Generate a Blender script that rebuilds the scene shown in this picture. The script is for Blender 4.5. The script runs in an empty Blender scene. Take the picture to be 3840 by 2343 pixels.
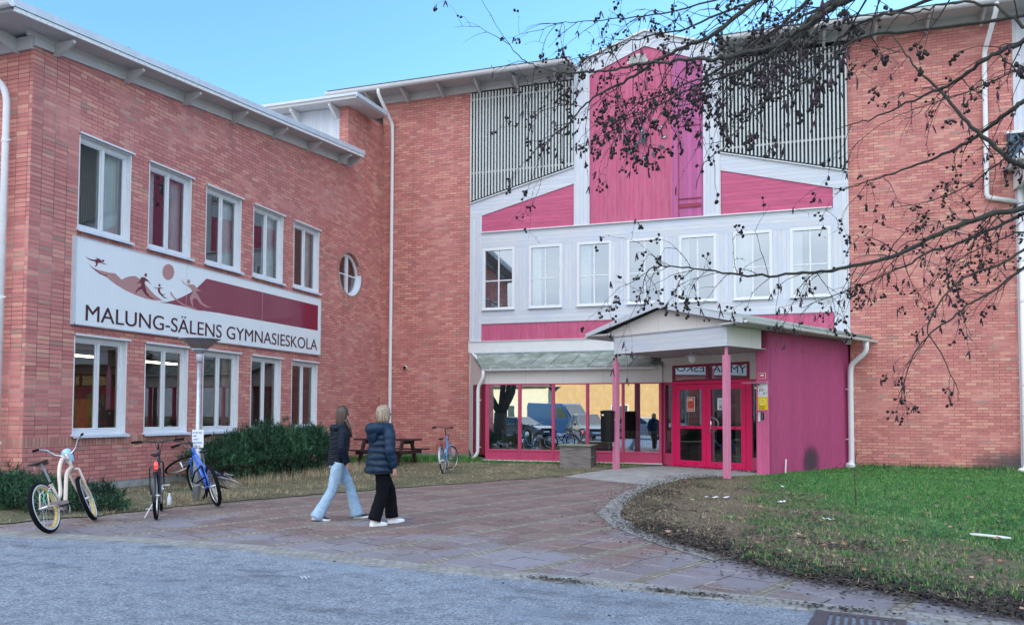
import bpy, bmesh, math, random
import numpy as np
from mathutils import Vector, Matrix, geometry
random.seed(7); rng=np.random.default_rng(7)
R=math.radians; PI=math.pi
scene=bpy.context.scene; COL=scene.collection
# ------------------------------------------------------------------ materials
MATS={}
def newmat(name):
    m=bpy.data.materials.new(name); m.use_nodes=True; nt=m.node_tree; nt.nodes.clear()
    out=nt.nodes.new('ShaderNodeOutputMaterial'); b=nt.nodes.new('ShaderNodeBsdfPrincipled')
    nt.links.new(b.outputs[0],out.inputs[0]); MATS[name]=m
    return m,nt,b,out
def N(nt,t,**kw):
    n=nt.nodes.new(t)
    for k,v in kw.items():
        if k in n.inputs.keys(): n.inputs[k].default_value=v
        else: setattr(n,k,v)
    return n
def col4(c): return (c[0],c[1],c[2],1.0)
def ramp(nt,fac,stops,interp='LINEAR'):
    r=nt.nodes.new('ShaderNodeValToRGB'); r.color_ramp.interpolation=interp
    e=r.color_ramp.elements
    while len(e)<len(stops): e.new(0.5)
    for i,(p,c) in enumerate(stops):
        e[i].position=p; e[i].color=col4(c) if len(c)==3 else c
    nt.links.new(fac,r.inputs[0]); return r.outputs[0]
def mix(nt,fac,a,b,mode='MIX'):
    m=nt.nodes.new('ShaderNodeMix'); m.data_type='RGBA'; m.blend_type=mode
    for s,v in ((0,fac),(6,a),(7,b)):
        if hasattr(v,'links'): nt.links.new(v,m.inputs[s])
        elif isinstance(v,(int,float)): m.inputs[s].default_value=v
        else: m.inputs[s].default_value=col4(v)
    return m.outputs[2]
def noise(nt,vec,scale,detail=4,rough=.55,dist=0):
    n=N(nt,'ShaderNodeTexNoise'); n.inputs['Scale'].default_value=scale; n.inputs['Detail'].default_value=detail
    n.inputs['Roughness'].default_value=rough; n.inputs['Distortion'].default_value=dist
    if vec is not None: nt.links.new(vec,n.inputs['Vector'])
    return n.outputs[0]
def uvout(nt): return nt.nodes.new('ShaderNodeUVMap').outputs[0]
def objout(nt): return nt.nodes.new('ShaderNodeTexCoord').outputs['Object']
def geopos(nt): return nt.nodes.new('ShaderNodeNewGeometry').outputs['Position']
def mapping(nt,vec,scale=(1,1,1),rot=(0,0,0),loc=(0,0,0)):
    m=nt.nodes.new('ShaderNodeMapping'); m.inputs['Scale'].default_value=scale; m.inputs['Rotation'].default_value=rot; m.inputs['Location'].default_value=loc
    nt.links.new(vec,m.inputs['Vector']); return m.outputs[0]
def bump(nt,b,h,strength=.3,dist=.01):
    n=nt.nodes.new('ShaderNodeBump'); n.inputs['Strength'].default_value=strength; n.inputs['Distance'].default_value=dist
    nt.links.new(h,n.inputs['Height']); nt.links.new(n.outputs[0],b.inputs['Normal'])
def rough_mat(name,c,rough=.6,var=.15,scale=8,metal=0,bumpS=0,spec=.5,coat=0,stretch=(1,1,1)):
    m,nt,b,o=newmat(name)
    v=mapping(nt,objout(nt),stretch)
    n=noise(nt,v,scale,5,.6)
    lo=[x*(1-var) for x in c]; hi=[min(1,x*(1+var)) for x in c]
    nt.links.new(ramp(nt,n,[(.3,lo),(.7,hi)]),b.inputs['Base Color'])
    b.inputs['Roughness'].default_value=rough; b.inputs['Metallic'].default_value=metal
    b.inputs['Specular IOR Level'].default_value=spec; b.inputs['Coat Weight'].default_value=coat
    if bumpS: bump(nt,b,noise(nt,v,scale*6,4,.6),bumpS,.01)
    return m
def brick_mat(name,bw,rh,off,mort,stops,msize=.006,dirt=True):
    m,nt,b,o=newmat(name); uv=uvout(nt)
    t=nt.nodes.new('ShaderNodeTexBrick'); t.offset=off; t.offset_frequency=2; t.squash=1
    t.inputs['Scale'].default_value=1; t.inputs['Brick Width'].default_value=bw; t.inputs['Row Height'].default_value=rh
    t.inputs['Mortar Size'].default_value=msize; t.inputs['Mortar Smooth'].default_value=.25; t.inputs['Bias'].default_value=0
    t.inputs['Color1'].default_value=(0,0,0,1); t.inputs['Color2'].default_value=(1,1,1,1); t.inputs['Mortar'].default_value=(.5,.5,.5,1)
    nt.links.new(uv,t.inputs['Vector'])
    c=ramp(nt,t.outputs['Color'],stops)
    n1=noise(nt,uv,.45,4,.6); c=mix(nt,ramp(nt,n1,[(.35,(0,0,0)),(.75,(.5,.5,.5))]),c,(.44,.15,.16))
    n2=noise(nt,uv,45,3,.7); c=mix(nt,.22,c,ramp(nt,n2,[(.25,(.2,.06,.06)),(.75,(.85,.46,.38))]),'MIX')
    # pale bloom patches where lime has washed out of the joints
    n3=noise(nt,uv,.8,5,.65); mm=mix(nt,ramp(nt,n3,[(.48,(0,0,0)),(.62,(1,1,1))]),mort,(.36,.30,.29))
    c=mix(nt,t.outputs['Fac'],c,mm)
    st_=noise(nt,mapping(nt,uv,(2.2,.22,1)),1,5,.65); c=mix(nt,ramp(nt,st_,[(.52,(0,0,0)),(.72,(.28,.28,.28))]),c,(.20,.10,.10))
    st2=noise(nt,uv,2.6,6,.7); c=mix(nt,ramp(nt,st2,[(.58,(0,0,0)),(.74,(.30,)*3)]),c,(.68,.42,.36))
    nt.links.new(c,b.inputs['Base Color']); b.inputs['Roughness'].default_value=.86
    inv=nt.nodes.new('ShaderNodeMath'); inv.operation='SUBTRACT'; inv.inputs[0].default_value=1; nt.links.new(t.outputs['Fac'],inv.inputs[1])
    ad=nt.nodes.new('ShaderNodeMath'); ad.operation='MULTIPLY_ADD'; nt.links.new(n2,ad.inputs[0]); ad.inputs[1].default_value=.25; nt.links.new(inv.outputs[0],ad.inputs[2])
    bump(nt,b,ad.outputs[0],.6,.008)
    return m
BR=[(0,(.42,.12,.12)),(.3,(.52,.165,.155)),(.6,(.60,.215,.19)),(.85,(.66,.28,.225)),(.95,(.68,.36,.26)),(1,(.30,.19,.17))]
brick_mat('brick',.272,.082,.5,(.12,.085,.08),BR)
brick_mat('brick_stack',.272,.082,0,(.10,.07,.065),BR)
brick_mat('brick_soldier',.078,.30,0,(.12,.085,.08),[(0,(.33,.13,.11)),(.5,(.44,.2,.16)),(1,(.52,.32,.24))])
def board_mat(name,c,pitch,axis,groove=.006,var=.10,grain=.12,rough=.65,wash=None,gd=.35):
    """painted boards: grooves every pitch metres across axis (0=u: vertical boards, 1=v: horizontal boards)"""
    m,nt,b,o=newmat(name); uv=uvout(nt)
    s=nt.nodes.new('ShaderNodeSeparateXYZ'); nt.links.new(uv,s.inputs[0])
    d=nt.nodes.new('ShaderNodeMath'); d.operation='DIVIDE'; nt.links.new(s.outputs[axis],d.inputs[0]); d.inputs[1].default_value=pitch
    fr=nt.nodes.new('ShaderNodeMath'); fr.operation='FRACT'; nt.links.new(d.outputs[0],fr.inputs[0])
    fl=nt.nodes.new('ShaderNodeMath'); fl.operation='FLOOR'; nt.links.new(d.outputs[0],fl.inputs[0])
    wn=nt.nodes.new('ShaderNodeTexWhiteNoise'); wn.noise_dimensions='1D'; nt.links.new(fl.outputs[0],wn.inputs['W'])
    g=groove/pitch
    gm=ramp(nt,fr.outputs[0],[(0,(0,0,0)),(g,(1,1,1)),(1-g*.4,(1,1,1)),(1,(.3,.3,.3))])
    lo=[x*(1-var) for x in c]; hi=[min(1,x*(1+var)) for x in c]
    cc=ramp(nt,wn.outputs[0],[(0,lo),(1,hi)])
    st=(60,2.5,1) if axis==0 else (2.5,60,1)
    gn=noise(nt,mapping(nt,uv,st),1,4,.6)
    cc=mix(nt,grain,cc,ramp(nt,gn,[(.35,(.05,.05,.05)),(.65,(1,1,1))]),'OVERLAY')
    if wash:
        st2=(7,.9,1) if axis==0 else (.9,7,1)
        wn2=noise(nt,mapping(nt,uv,st2),1,5,.7)
        cc=mix(nt,ramp(nt,wn2,[(.42,(0,0,0)),(.68,(.8,.8,.8))]),cc,wash)
    cc=mix(nt,gm,[x*gd for x in c],cc)
    nt.links.new(cc,b.inputs['Base Color']); b.inputs['Roughness'].default_value=rough
    bump(nt,b,gm,.5,.006)
    return m
WHITE=(.55,.575,.62); PINK=(.44,.075,.165)
board_mat('white_boards_h',WHITE,.125,1,var=.05,grain=.12,wash=(.44,.53,.68),gd=.5)
board_mat('white_boards_v',WHITE,.125,0,var=.05,grain=.12,wash=(.44,.53,.68),gd=.5)
board_mat('pink_boards_v',PINK,.135,0,wash=(.50,.13,.24))
board_mat('pink_boards_h',PINK,.12,1,wash=(.56,.11,.23))
board_mat('violet_boards_v',(.40,.09,.25),.135,0)
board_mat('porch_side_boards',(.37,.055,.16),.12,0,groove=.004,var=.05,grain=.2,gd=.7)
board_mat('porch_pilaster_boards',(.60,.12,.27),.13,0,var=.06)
board_mat('wall_panel_white',(.62,.60,.59),1.2,0,groove=.006,var=.02,grain=.02,gd=.5)
board_mat('canopy_soffit',(.32,.31,.32),.1,0,gd=.4)
rough_mat('slat_paint',(.50,.53,.53),.6,.06,6)
rough_mat('white_paint',(.64,.655,.68),.5,.05,6)
rough_mat('window_white',(.64,.67,.71),.35,.03,10)
rough_mat('soffit_paint',(.48,.48,.49),.7,.06,5)
rough_mat('fascia_metal',(.50,.55,.62),.38,.08,4,spec=.6)
rough_mat('fascia_worn',(.68,.69,.70),.6,.25,30)
rough_mat('gutter_white',(.68,.70,.73),.35,.04,6)
rough_mat('sill_metal',(.62,.68,.78),.3,.1,5)
rough_mat('roof_metal',(.10,.11,.13),.5,.2,6)
rough_mat('concrete',(.30,.31,.31),.85,.25,5,bumpS=.3)
rough_mat('door_pink',(.74,.012,.12),.38,.03,4,spec=.5)
rough_mat('door_frame_pink',(.56,.03,.13),.45,.05,4)
rough_mat('bay_pink',(.50,.05,.14),.5,.08,6)
rough_mat('bay_red_dark',(.24,.018,.05),.5,.08,6)
rough_mat('post_pink',(.56,.19,.31),.6,.1,9,stretch=(1,1,.2))
rough_mat('chrome',(.75,.75,.76),.15,.03,5,metal=1)
rough_mat('steel',(.45,.47,.5),.35,.1,8,metal=1)
rough_mat('galvanised',(.42,.47,.53),.42,.15,14,metal=.6)
rough_mat('black_plastic',(.009,.009,.011),.5,.2,9,spec=.3)
rough_mat('black_rubber',(.005,.0055,.007),.85,.3,12,spec=.15)
rough_mat('interior_wall',(.16,.11,.09),.9,.2,1.5)
rough_mat('interior_pale',(.30,.30,.29),.9,.08,2)
rough_mat('interior_dark',(.035,.034,.038),.9,.3,2)
rough_mat('interior_floor',(.10,.08,.07),.6,.2,3)
rough_mat('lit_ochre',(.50,.30,.08),.8,.25,3)
rough_mat('curtain_pale',(.80,.82,.83),.9,.08,3)
rough_mat('curtain_pink',(.45,.26,.25),.9,.1,3)
rough_mat('curtain_dark',(.10,.045,.05),.9,.2,3)
rough_mat('louvre_blue',(.045,.10,.15),.5,.15,3)
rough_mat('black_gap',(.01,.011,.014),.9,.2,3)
rough_mat('weathered_wood',(.17,.15,.15),.8,.4,5,stretch=(.6,.6,4),bumpS=.3)
rough_mat('table_wood',(.032,.014,.015),.7,.4,7,stretch=(1,6,6),bumpS=.2)
rough_mat('bench_wood',(.34,.28,.20),.7,.2,6)
rough_mat('brown_dark',(.05,.03,.02),.6,.2,6)
def glass_mat(name,base=.16,tint=(.80,.86,.86),grain=0):
    m=bpy.data.materials.new(name); m.use_nodes=True; nt=m.node_tree; nt.nodes.clear(); MATS[name]=m
    out=nt.nodes.new('ShaderNodeOutputMaterial'); g=nt.nodes.new('ShaderNodeBsdfGlossy'); g.inputs['Roughness'].default_value=0.0
    g.inputs['Color'].default_value=(.86,.94,1,1)
    t=nt.nodes.new('ShaderNodeBsdfTransparent'); t.inputs['Color'].default_value=col4(tint)
    f=nt.nodes.new('ShaderNodeFresnel'); f.inputs['IOR'].default_value=1.5
    a=nt.nodes.new('ShaderNodeMath'); a.operation='MULTIPLY_ADD'; a.use_clamp=True; nt.links.new(f.outputs[0],a.inputs[0]); a.inputs[1].default_value=1.6; a.inputs[2].default_value=base
    # slight waviness of float glass
    n=noise(nt,uvout(nt),1.1,2,.5); bp=nt.nodes.new('ShaderNodeBump'); bp.inputs['Strength'].default_value=.02; bp.inputs['Distance'].default_value=.02
    nt.links.new(n,bp.inputs['Height']); nt.links.new(bp.outputs[0],g.inputs['Normal'])
    s=nt.nodes.new('ShaderNodeMixShader'); nt.links.new(a.outputs[0],s.inputs[0]); nt.links.new(t.outputs[0],s.inputs[1]); nt.links.new(g.outputs[0],s.inputs[2]); nt.links.new(s.outputs[0],out.inputs[0])
    return m
glass_mat('glass_wing',.08); glass_mat('glass_upper',.36); glass_mat('glass_transom',.22,(.6,.68,.75)); glass_mat('glass_bay',.52); glass_mat('glass_door',.06,(.7,.75,.75))
def emit_mat(name,c,s):
    m,nt,b,o=newmat(name); b.inputs['Base Color'].default_value=col4(c); b.inputs['Emission Color'].default_value=col4(c); b.inputs['Emission Strength'].default_value=s
    return m
emit_mat('lamp_warm',(1,.80,.50),4.0); emit_mat('lamp_tail',(1,.03,.03),1.6); emit_mat('lamp_blue',(.15,.35,1),3)
# ------------------------------------------------------------------ mesh building
def frame(O,U,V,W): return (Vector(O),Vector(U).normalized(),Vector(V).normalized(),Vector(W).normalized())
FX=frame((0,0,0),(0,1,0),(0,0,1),(1,0,0))      # u=Y v=Z w=X
FY_=frame((0,0,0),(1,0,0),(0,0,1),(0,1,0))     # u=X v=Z w=Y
FZ=frame((0,0,0),(1,0,0),(0,1,0),(0,0,1))
class MB:
    def __init__(s): s.v=[]; s.f=[]; s.mi=[]; s.cur=0; s.sm=[]; s.smooth=False
    def add(s,vs,fs):
        o=len(s.v); s.v+= [tuple(x) for x in vs]
        for f in fs: s.f.append([i+o for i in f]); s.mi.append(s.cur); s.sm.append(s.smooth)
        return s
    def box(s,x0,x1,y0,y1,z0,z1,F=None):
        vs=[(x,y,z) for z in (z0,z1) for y in (y0,y1) for x in (x0,x1)]
        if F: vs=[F[0]+F[1]*a+F[2]*b+F[3]*c for a,b,c in vs]
        return s.add(vs,[(0,2,3,1),(4,5,7,6),(0,1,5,4),(2,6,7,3),(0,4,6,2),(1,3,7,5)])
    def prism(s,outer,holes,F,w0,w1,sides=True,back=True):
        loops=[list(outer)]+[list(h) for h in holes]
        tris=geometry.tessellate_polygon([[Vector((a,b,0)) for a,b in l] for l in loops])
        flat=[p for l in loops for p in l]; n=len(flat)
        P=lambda a,b,w: F[0]+F[1]*a+F[2]*b+F[3]*w
        vs=[P(a,b,w0) for a,b in flat]+[P(a,b,w1) for a,b in flat]
        fs=[]
        for t in tris:
            a,b,c=[Vector(flat[i]) for i in t]
            if abs((b-a).cross(c-a))<1e-9: continue
            fs.append(tuple(t))
            if back: fs.append(tuple(i+n for i in reversed(t)))
        if sides:
            o=0
            for l in loops:
                k=len(l)
                for i in range(k):
                    j=(i+1)%k; fs.append((o+i,o+j,o+j+n,o+i+n))
                o+=k
        return s.add(vs,fs)
    def quad(s,*p): return s.add(p,[tuple(range(len(p)))])
    def tube(s,pts,r,n=8,cap=True,closed=False):
        pts=[Vector(p) for p in pts]; k=len(pts)
        rs=[r]*k if isinstance(r,(int,float)) else list(r)
        vs=[]; prev=None
        for i,p in enumerate(pts):
            if closed: t=(pts[(i+1)%k]-pts[i-1])
            else: t=(pts[min(i+1,k-1)]-pts[max(i-1,0)])
            if t.length<1e-9: t=Vector((0,0,1))
            t.normalize()
            if prev is None:
                a=t.orthogonal().normalized()
            else:
                a=prev-t*prev.dot(t)
                a=a.normalized() if a.length>1e-6 else t.orthogonal().normalized()
            prev=a; b=t.cross(a)
            for q in range(n):
                an=2*PI*q/n; vs.append(p+(a*math.cos(an)+b*math.sin(an))*rs[i])
        fs=[]
        for i in range(k if closed else k-1):
            j=(i+1)%k
            for q in range(n):
                q2=(q+1)%n; fs.append((i*n+q,i*n+q2,j*n+q2,j*n+q))
        if cap and not closed: fs+= [tuple(reversed(range(n))),tuple(range((k-1)*n,k*n))]
        return s.add(vs,fs)
    def lathe(s,prof,n=24,O=(0,0,0),ax=(0,0,1)):
        O=Vector(O); z=Vector(ax).normalized(); x=z.orthogonal().normalized(); y=z.cross(x)
        vs=[]
        for r,h in prof:
            for q in range(n):
                a=2*PI*q/n; vs.append(O+z*h+(x*math.cos(a)+y*math.sin(a))*r)
        fs=[(i*n+q,i*n+(q+1)%n,(i+1)*n+(q+1)%n,(i+1)*n+q) for i in range(len(prof)-1) for q in range(n)]
        if prof[0][0]>1e-4: fs.append(tuple(reversed(range(n))))
        if prof[-1][0]>1e-4: fs.append(tuple(range((len(prof)-1)*n,len(prof)*n)))
        return s.add(vs,fs)
    def rings(s,R_,cap=True):
        """R_: list of rings (each a list of n points)"""
        n=len(R_[0]); vs=[p for r in R_ for p in r]
        fs=[(i*n+q,i*n+(q+1)%n,(i+1)*n+(q+1)%n,(i+1)*n+q) for i in range(len(R_)-1) for q in range(n)]
        if cap: fs+=[tuple(reversed(range(n))),tuple(range((len(R_)-1)*n,len(R_)*n))]
        return s.add(vs,fs)
    def build(s,name,mat,parent=None,local=False,smooth=None,bevel=0,recalc=True):
        me=bpy.data.meshes.new(name); vs=s.v
        if parent is not None and not local:
            L=world_loc(parent); vs=[(x-L[0],y-L[1],z-L[2]) for x,y,z in vs]
        me.from_pydata([tuple(v) for v in vs],[],s.f)
        ms=mat if isinstance(mat,(list,tuple)) else [mat]
        for m in ms: me.materials.append(MATS[m])
        me.polygons.foreach_set('material_index',s.mi)
        if smooth is True: me.polygons.foreach_set('use_smooth',[True]*len(me.polygons))
        else: me.polygons.foreach_set('use_smooth',s.sm)
        if recalc:
            bm=bmesh.new(); bm.from_mesh(me); bmesh.ops.recalc_face_normals(bm,faces=bm.faces); bm.to_mesh(me); bm.free()
        uvl=me.uv_layers.new(name='UVMap'); 
        V=np.array(s.v,dtype=float) if s.v else np.zeros((0,3)); dat=np.zeros(len(me.loops)*2)
        for p in me.polygons:
            nrm=p.normal
            if abs(nrm.z)>.75: t=(1,0,0); w=(0,1,0)
            else:
                h=math.hypot(nrm.x,nrm.y) or 1; t=(-nrm.y/h,nrm.x/h,0)
                if abs(t[0])>abs(t[1]): 
                    if t[0]<0: t=(-t[0],-t[1],0)
                elif t[1]<0: t=(-t[0],-t[1],0)
                w=(0,0,1)
            for li in p.loop_indices:
                q=V[me.loops[li].vertex_index]
                dat[2*li]=q[0]*t[0]+q[1]*t[1]; dat[2*li+1]=q[0]*w[0]+q[1]*w[1]+q[2]*w[2]
        uvl.data.foreach_set('uv',dat)
        o=bpy.data.objects.new(name,me); COL.objects.link(o)
        if parent is not None: o.parent=parent
        if bevel:
            bv=o.modifiers.new('bevel','BEVEL'); bv.width=bevel; bv.segments=2; bv.limit_method='ANGLE'; bv.angle_limit=R(40)
        return o
def world_loc(o):
    L=Vector((0,0,0))
    while o is not None: L+=Vector(o.location); o=o.parent
    return L
def tag(o,label=None,cat=None,group=None,kind=None):
    if label: o['label']=label
    if cat: o['category']=cat
    if group: o['group']=group
    if kind: o['kind']=kind
    return o
def thing(name,label,cat,loc=(0,0,0),rot=(0,0,0),group=None):
    o=bpy.data.objects.new(name,None); COL.objects.link(o); o.location=loc; o.rotation_euler=rot; o.empty_display_size=.2
    return tag(o,label,cat,group)
def copy_tree(o,parent=None):
    c=o.copy(); COL.objects.link(c); c.parent=parent
    for ch in [x for x in bpy.data.objects if x.parent==o]: copy_tree(ch,c)
    return c
def grid_rect(a0,a1,b0,b1): return [(a0,b0),(a1,b0),(a1,b1),(a0,b1)]
def ring2(cx,cy,rx,ry,n=40,a0=0): return [(cx+rx*math.cos(a0+2*PI*i/n),cy+ry*math.sin(a0+2*PI*i/n)) for i in range(n)]
def sstep(a,b,x):
    t=min(1,max(0,(x-a)/(b-a))); return t*t*(3-2*t)
def gz(y): return .1*sstep(17,23,y)
# camera ---------------------------------------------------------------
yaw,pit,rol=R(18.34),R(2.31),R(.24)
fw=Vector((-math.sin(yaw)*math.cos(pit),math.cos(yaw)*math.cos(pit),math.sin(pit)))
r0=Vector((math.cos(yaw),math.sin(yaw),0)); u0=r0.cross(fw)
rr=r0*math.cos(rol)+u0*math.sin(rol); uu=u0*math.cos(rol)-r0*math.sin(rol)
cam=bpy.data.cameras.new('camera'); camo=bpy.data.objects.new('camera',cam); COL.objects.link(camo)
camo.matrix_world=Matrix(((rr.x,uu.x,-fw.x,0),(rr.y,uu.y,-fw.y,0),(rr.z,uu.z,-fw.z,1.52),(0,0,0,1)))
cam.sensor_width=36; cam.lens=2967/3840*36; cam.shift_y=266.9/3840; cam.clip_end=2000; cam.clip_start=.05
scene.camera=camo
def px(u,v,dist):
    """point seen at photograph pixel (u,v) at forward depth dist (used for the branches of the near tree)"""
    return Vector((0,0,1.52))+(fw+rr*((u-1920)/2967)-uu*((v-1438.4)/2967))*dist
# ================================================================== LEFT WING
LX=-12.7; FYP=24.1
wing=thing('school_wing','pink brick school wing on the left with two rows of five white windows','building',(LX,16,0))
def zt(y): return 8.34+(y-10.65)*.1075      # underside of the sloping eaves
b=MB()
b.cur=1; b.prism([(10.65,1.09),(11.69,1.09),(11.69,zt(11.69)),(10.65,zt(10.65))],[],FX,LX,LX-.3)
b.cur=2; b.prism(grid_rect(10.65,20.6,.92,1.09),[],FX,LX,LX-.3)
b.cur=0; b.prism(grid_rect(10.65,24.1,.17,.92),[],FX,LX,LX-.3)
WY=[11.69,13.49,15.29,17.08,18.88]; WW=1.30
holes=[grid_rect(y,y+WW,5.08,6.93) for y in WY[1:]]+[grid_rect(y,y+WW,1.12,3.03) for y in WY[1:]]
holes=[]
# main field in vertical strips so every opening is a clean rectangle
def strip(y0,y1,cuts,top0,top1):
    z=1.09
    for a,c in cuts: 
        if a>z: b.prism(grid_rect(y0,y1,z,a),[],FX,LX,LX-.3)
        z=c
    b.prism([(y0,z),(y1,z),(y1,top1),(y0,top0)],[],FX,LX,LX-.3)
b.prism
y=11.69
for i,w in enumerate(WY):
    if w>y+.01: strip(y,w,[],zt(y),zt(w))
    strip(w,w+WW,[(1.12,3.03),(5.08,6.93)],zt(w),zt(w+WW)); y=w+WW
strip(y,20.6,[],zt(y),zt(20.6))
OC=(22.0,5.95); OR=.68
b.prism([(20.6,.92),(21.75,.92),(24.1,.92),(24.1,11.5),(21.75,11.27),(21.75,zt(21.75)),(20.6,zt(20.6))],[ring2(*OC,OR,OR,48)],FX,LX,LX-.3)
b.cur=1; b.prism(grid_rect(-22,LX-.3,1.09,8.3),[],FY_,10.65,10.95)
b.cur=2; b.prism(grid_rect(-22,LX-.3,.92,1.09),[],FY_,10.65,10.95)
b.cur=0; b.prism(grid_rect(-22,LX-.3,.17,.92),[],FY_,10.65,10.95)
b.build('wall',['brick','brick_stack','brick_soldier'],wing)
b=MB(); b.box(LX-.4,LX-.012,10.67,24.1,-.4,.17); b.box(-22,LX-.4,10.67,11,-.4,.17); b.build('foundation','concrete',wing)
# soldier courses below upper sills (stand 3 mm proud)
b=MB()
for w in WY: b.box(LX-.05,LX+.003,w-.02,w+WW+.02,4.885,5.05)
b.build('soldier_course','brick_soldier',wing)
# roof, fascia, rafters, gutter
rf=MB(); rf.prism([(9.8,8.34),(21.82,9.60),(21.82,9.74),(9.8,8.48)],[],FX,-12.18,-24); rf.build('roof','soffit_paint',wing)
b=MB(); b.prism([(9.76,8.40),(21.84,9.665),(21.84,9.80),(9.76,8.535)],[],FX,-12.13,-12.175)
for y in (12.3,14.3,16.3,18.3,20.4): b.box(-12.175,-12.126,y,y+.012,8.40+(y-9.76)*.1048,8.535+(y-9.76)*.1048)
b.build('fascia','fascia_metal',wing)
b=MB(); b.prism([(9.8,8.325),(21.8,9.585),(21.8,9.655),(9.8,8.395)],[],FX,-12.15,-12.2)
b.build('verge_board','fascia_worn',wing)
b=MB(); b.prism([(10.5,8.32),(21.75,9.50),(21.75,9.61),(10.5,8.42)],[],FX,-12.0-.64,-12.71); b.prism([(10.63,8.18),(21.75,9.36),(21.75,9.52),(10.63,8.34)],[],FX,LX+.05,LX+.0); b.box(-22,LX+.0,10.6,10.645,8.12,8.36); b.build('wall_plate','soffit_paint',wing)
for y in (11.05,12.74,14.43,16.1,17.78,19.43,21.1,21.7):
    z=zt(y); b=MB(); b.prism([(-12.70,z-.22),(-12.60,z-.22),(-12.22,z-.02),(-12.22,z+.03),(-12.70,z+.03)],[],FY_,y,y+.06); b.build('rafter_end','soffit_paint',wing)
for x in (-13.1,-14.9,-16.7):
    b=MB(); b.prism([(10.66,8.08),(10.55,8.08),(9.9,8.27),(9.9,8.35),(10.66,8.35)],[],FX,x,x+.06); b.build('rafter_end','soffit_paint',wing)
def gutter(name,p0,p1,r,parent,mat='gutter_white',hooks=0):
    p0=Vector(p0); p1=Vector(p1); d=(p1-p0).normalized(); s=d.cross(Vector((0,0,1))).normalized(); g=MB()
    ra=[];n=10
    for p in (p0,p1):
        ra.append([p+s*math.cos(PI+PI*i/n)*r+Vector((0,0,1))*math.sin(PI+PI*i/n)*r for i in range(n+1)]+[p+s*math.cos(2*PI-PI*i/n)*(r-.006)+Vector((0,0,1))*math.sin(-PI*i/n)*(r-.006) for i in range(n+1)])
    g.rings(ra,cap=False)
    for p in (p0,p1): g.add([p+s*math.cos(PI+PI*i/n)*r*.98+Vector((0,0,1))*math.sin(PI+PI*i/n)*r*.98 for i in range(n+1)],[tuple(range(n+1))])
    L=(p1-p0).length
    for k in range(hooks):
        p=p0+d*(L*(k+.5)/hooks); g.tube([p+s*math.cos(PI+PI*i/8)*(r+.006)+Vector((0,0,1))*math.sin(PI+PI*i/8)*(r+.006) for i in range(9)],.008,4)
    g.tube([p0+s*r,p1+s*r],.009,5); g.tube([p0-s*r,p1-s*r],.009,5)
    return g.build(name,mat,parent,smooth=False)
gutter('gutter',(-12.12,9.72,8.44),(-24,9.72,8.44),.075,wing)
def bend(pts,rad=.12,n=5):
    pts=[Vector(p) for p in pts]; out=[pts[0]]
    for i in range(1,len(pts)-1):
        a=(pts[i-1]-pts[i]); c=(pts[i+1]-pts[i]); q=min(rad,a.length*.45,c.length*.45)
        A=pts[i]+a.normalized()*q; B=pts[i]+c.normalized()*q
        for k in range(n+1):
            t=k/n; out.append(A*(1-t)**2+pts[i]*2*t*(1-t)+B*t*t)
    out.append(pts[-1]); return out
def downpipe(pts,r,parent,clamps=(),side=(1,0,0),name='downpipe',boot=False):
    o=MB(); o.smooth=True; o.tube(bend(pts),r,14); o.smooth=False
    for p in clamps:
        p=Vector(p); o.tube([p-Vector((0,0,.03)),p+Vector((0,0,.03))],r*1.12,12); o.tube([p,p+Vector(side)*(r+.06)],.012,6)
    if boot:
        p=Vector(pts[-1]); o.lathe([(r*1.7,.0),(r*1.9,.10),(r*1.5,.14),(r*1.05,.16)],12,p-Vector((0,0,.06)))
    return o.build(name,'gutter_white',parent)
downpipe([(-13.9,9.75,8.38),(-13.75,9.95,8.05),(-13.22,10.5,7.45),(-13.16,10.52,7.2),(-13.16,10.52,.15)],.058,wing,[(-13.16,10.52,z) for z in (6.45,3.6,1.0)],(1,.0,.0))
b=MB()
for dx in (0,.16): b.tube([(-14.2+dx,13.3,9.05),(-14.2+dx,13.3,9.36),(-13.45+dx,13.45,9.47)],.045,8)
b.build('vent_pipe','louvre_blue',wing)
# tower head at the inner corner
b=MB(); b.box(-13.0,-12.7+.0,21.752,22.05,9.55,9.6)
b=MB(); b.prism([(21.2,11.25),(23.2,11.37),(23.2,11.47),(21.2,11.35)],[],FX,-12.1,-24); b.build('tower_roof','soffit_paint',wing)
b=MB(); b.prism([(21.17,11.29),(23.22,11.41),(23.22,11.54),(21.17,11.42)],[],FX,-12.06,-12.1); b.box(-24,-12.1,21.16,21.2,11.34,11.42); b.build('tower_fascia','fascia_metal',wing)
b=MB(); b.box(-22,-13.02,21.77,21.9,9.5,11.27); b.build('tower_cladding','white_boards_v',wing)
for x in (-13.15,-14.55,-16.0,-17.5):
    b=MB(); b.prism([(21.76,10.92),(21.70,10.92),(21.28,11.16),(21.28,11.26),(21.76,11.26)],[],FX,x,x+.08); b.build('rafter_end','white_paint',wing)
b=MB(); b.box(-23.8,-13.02,22,24.4,9.5,11.2); b.build('tower_core','interior_dark',wing)
# shell closing the wing
b=MB(); b.box(-22.3,-22,10.65,24.4,-.3,8.6); b.box(-22,-13.0,24.1,24.4,-.3,9.9); b.build('rear_wall','concrete',wing)
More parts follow.
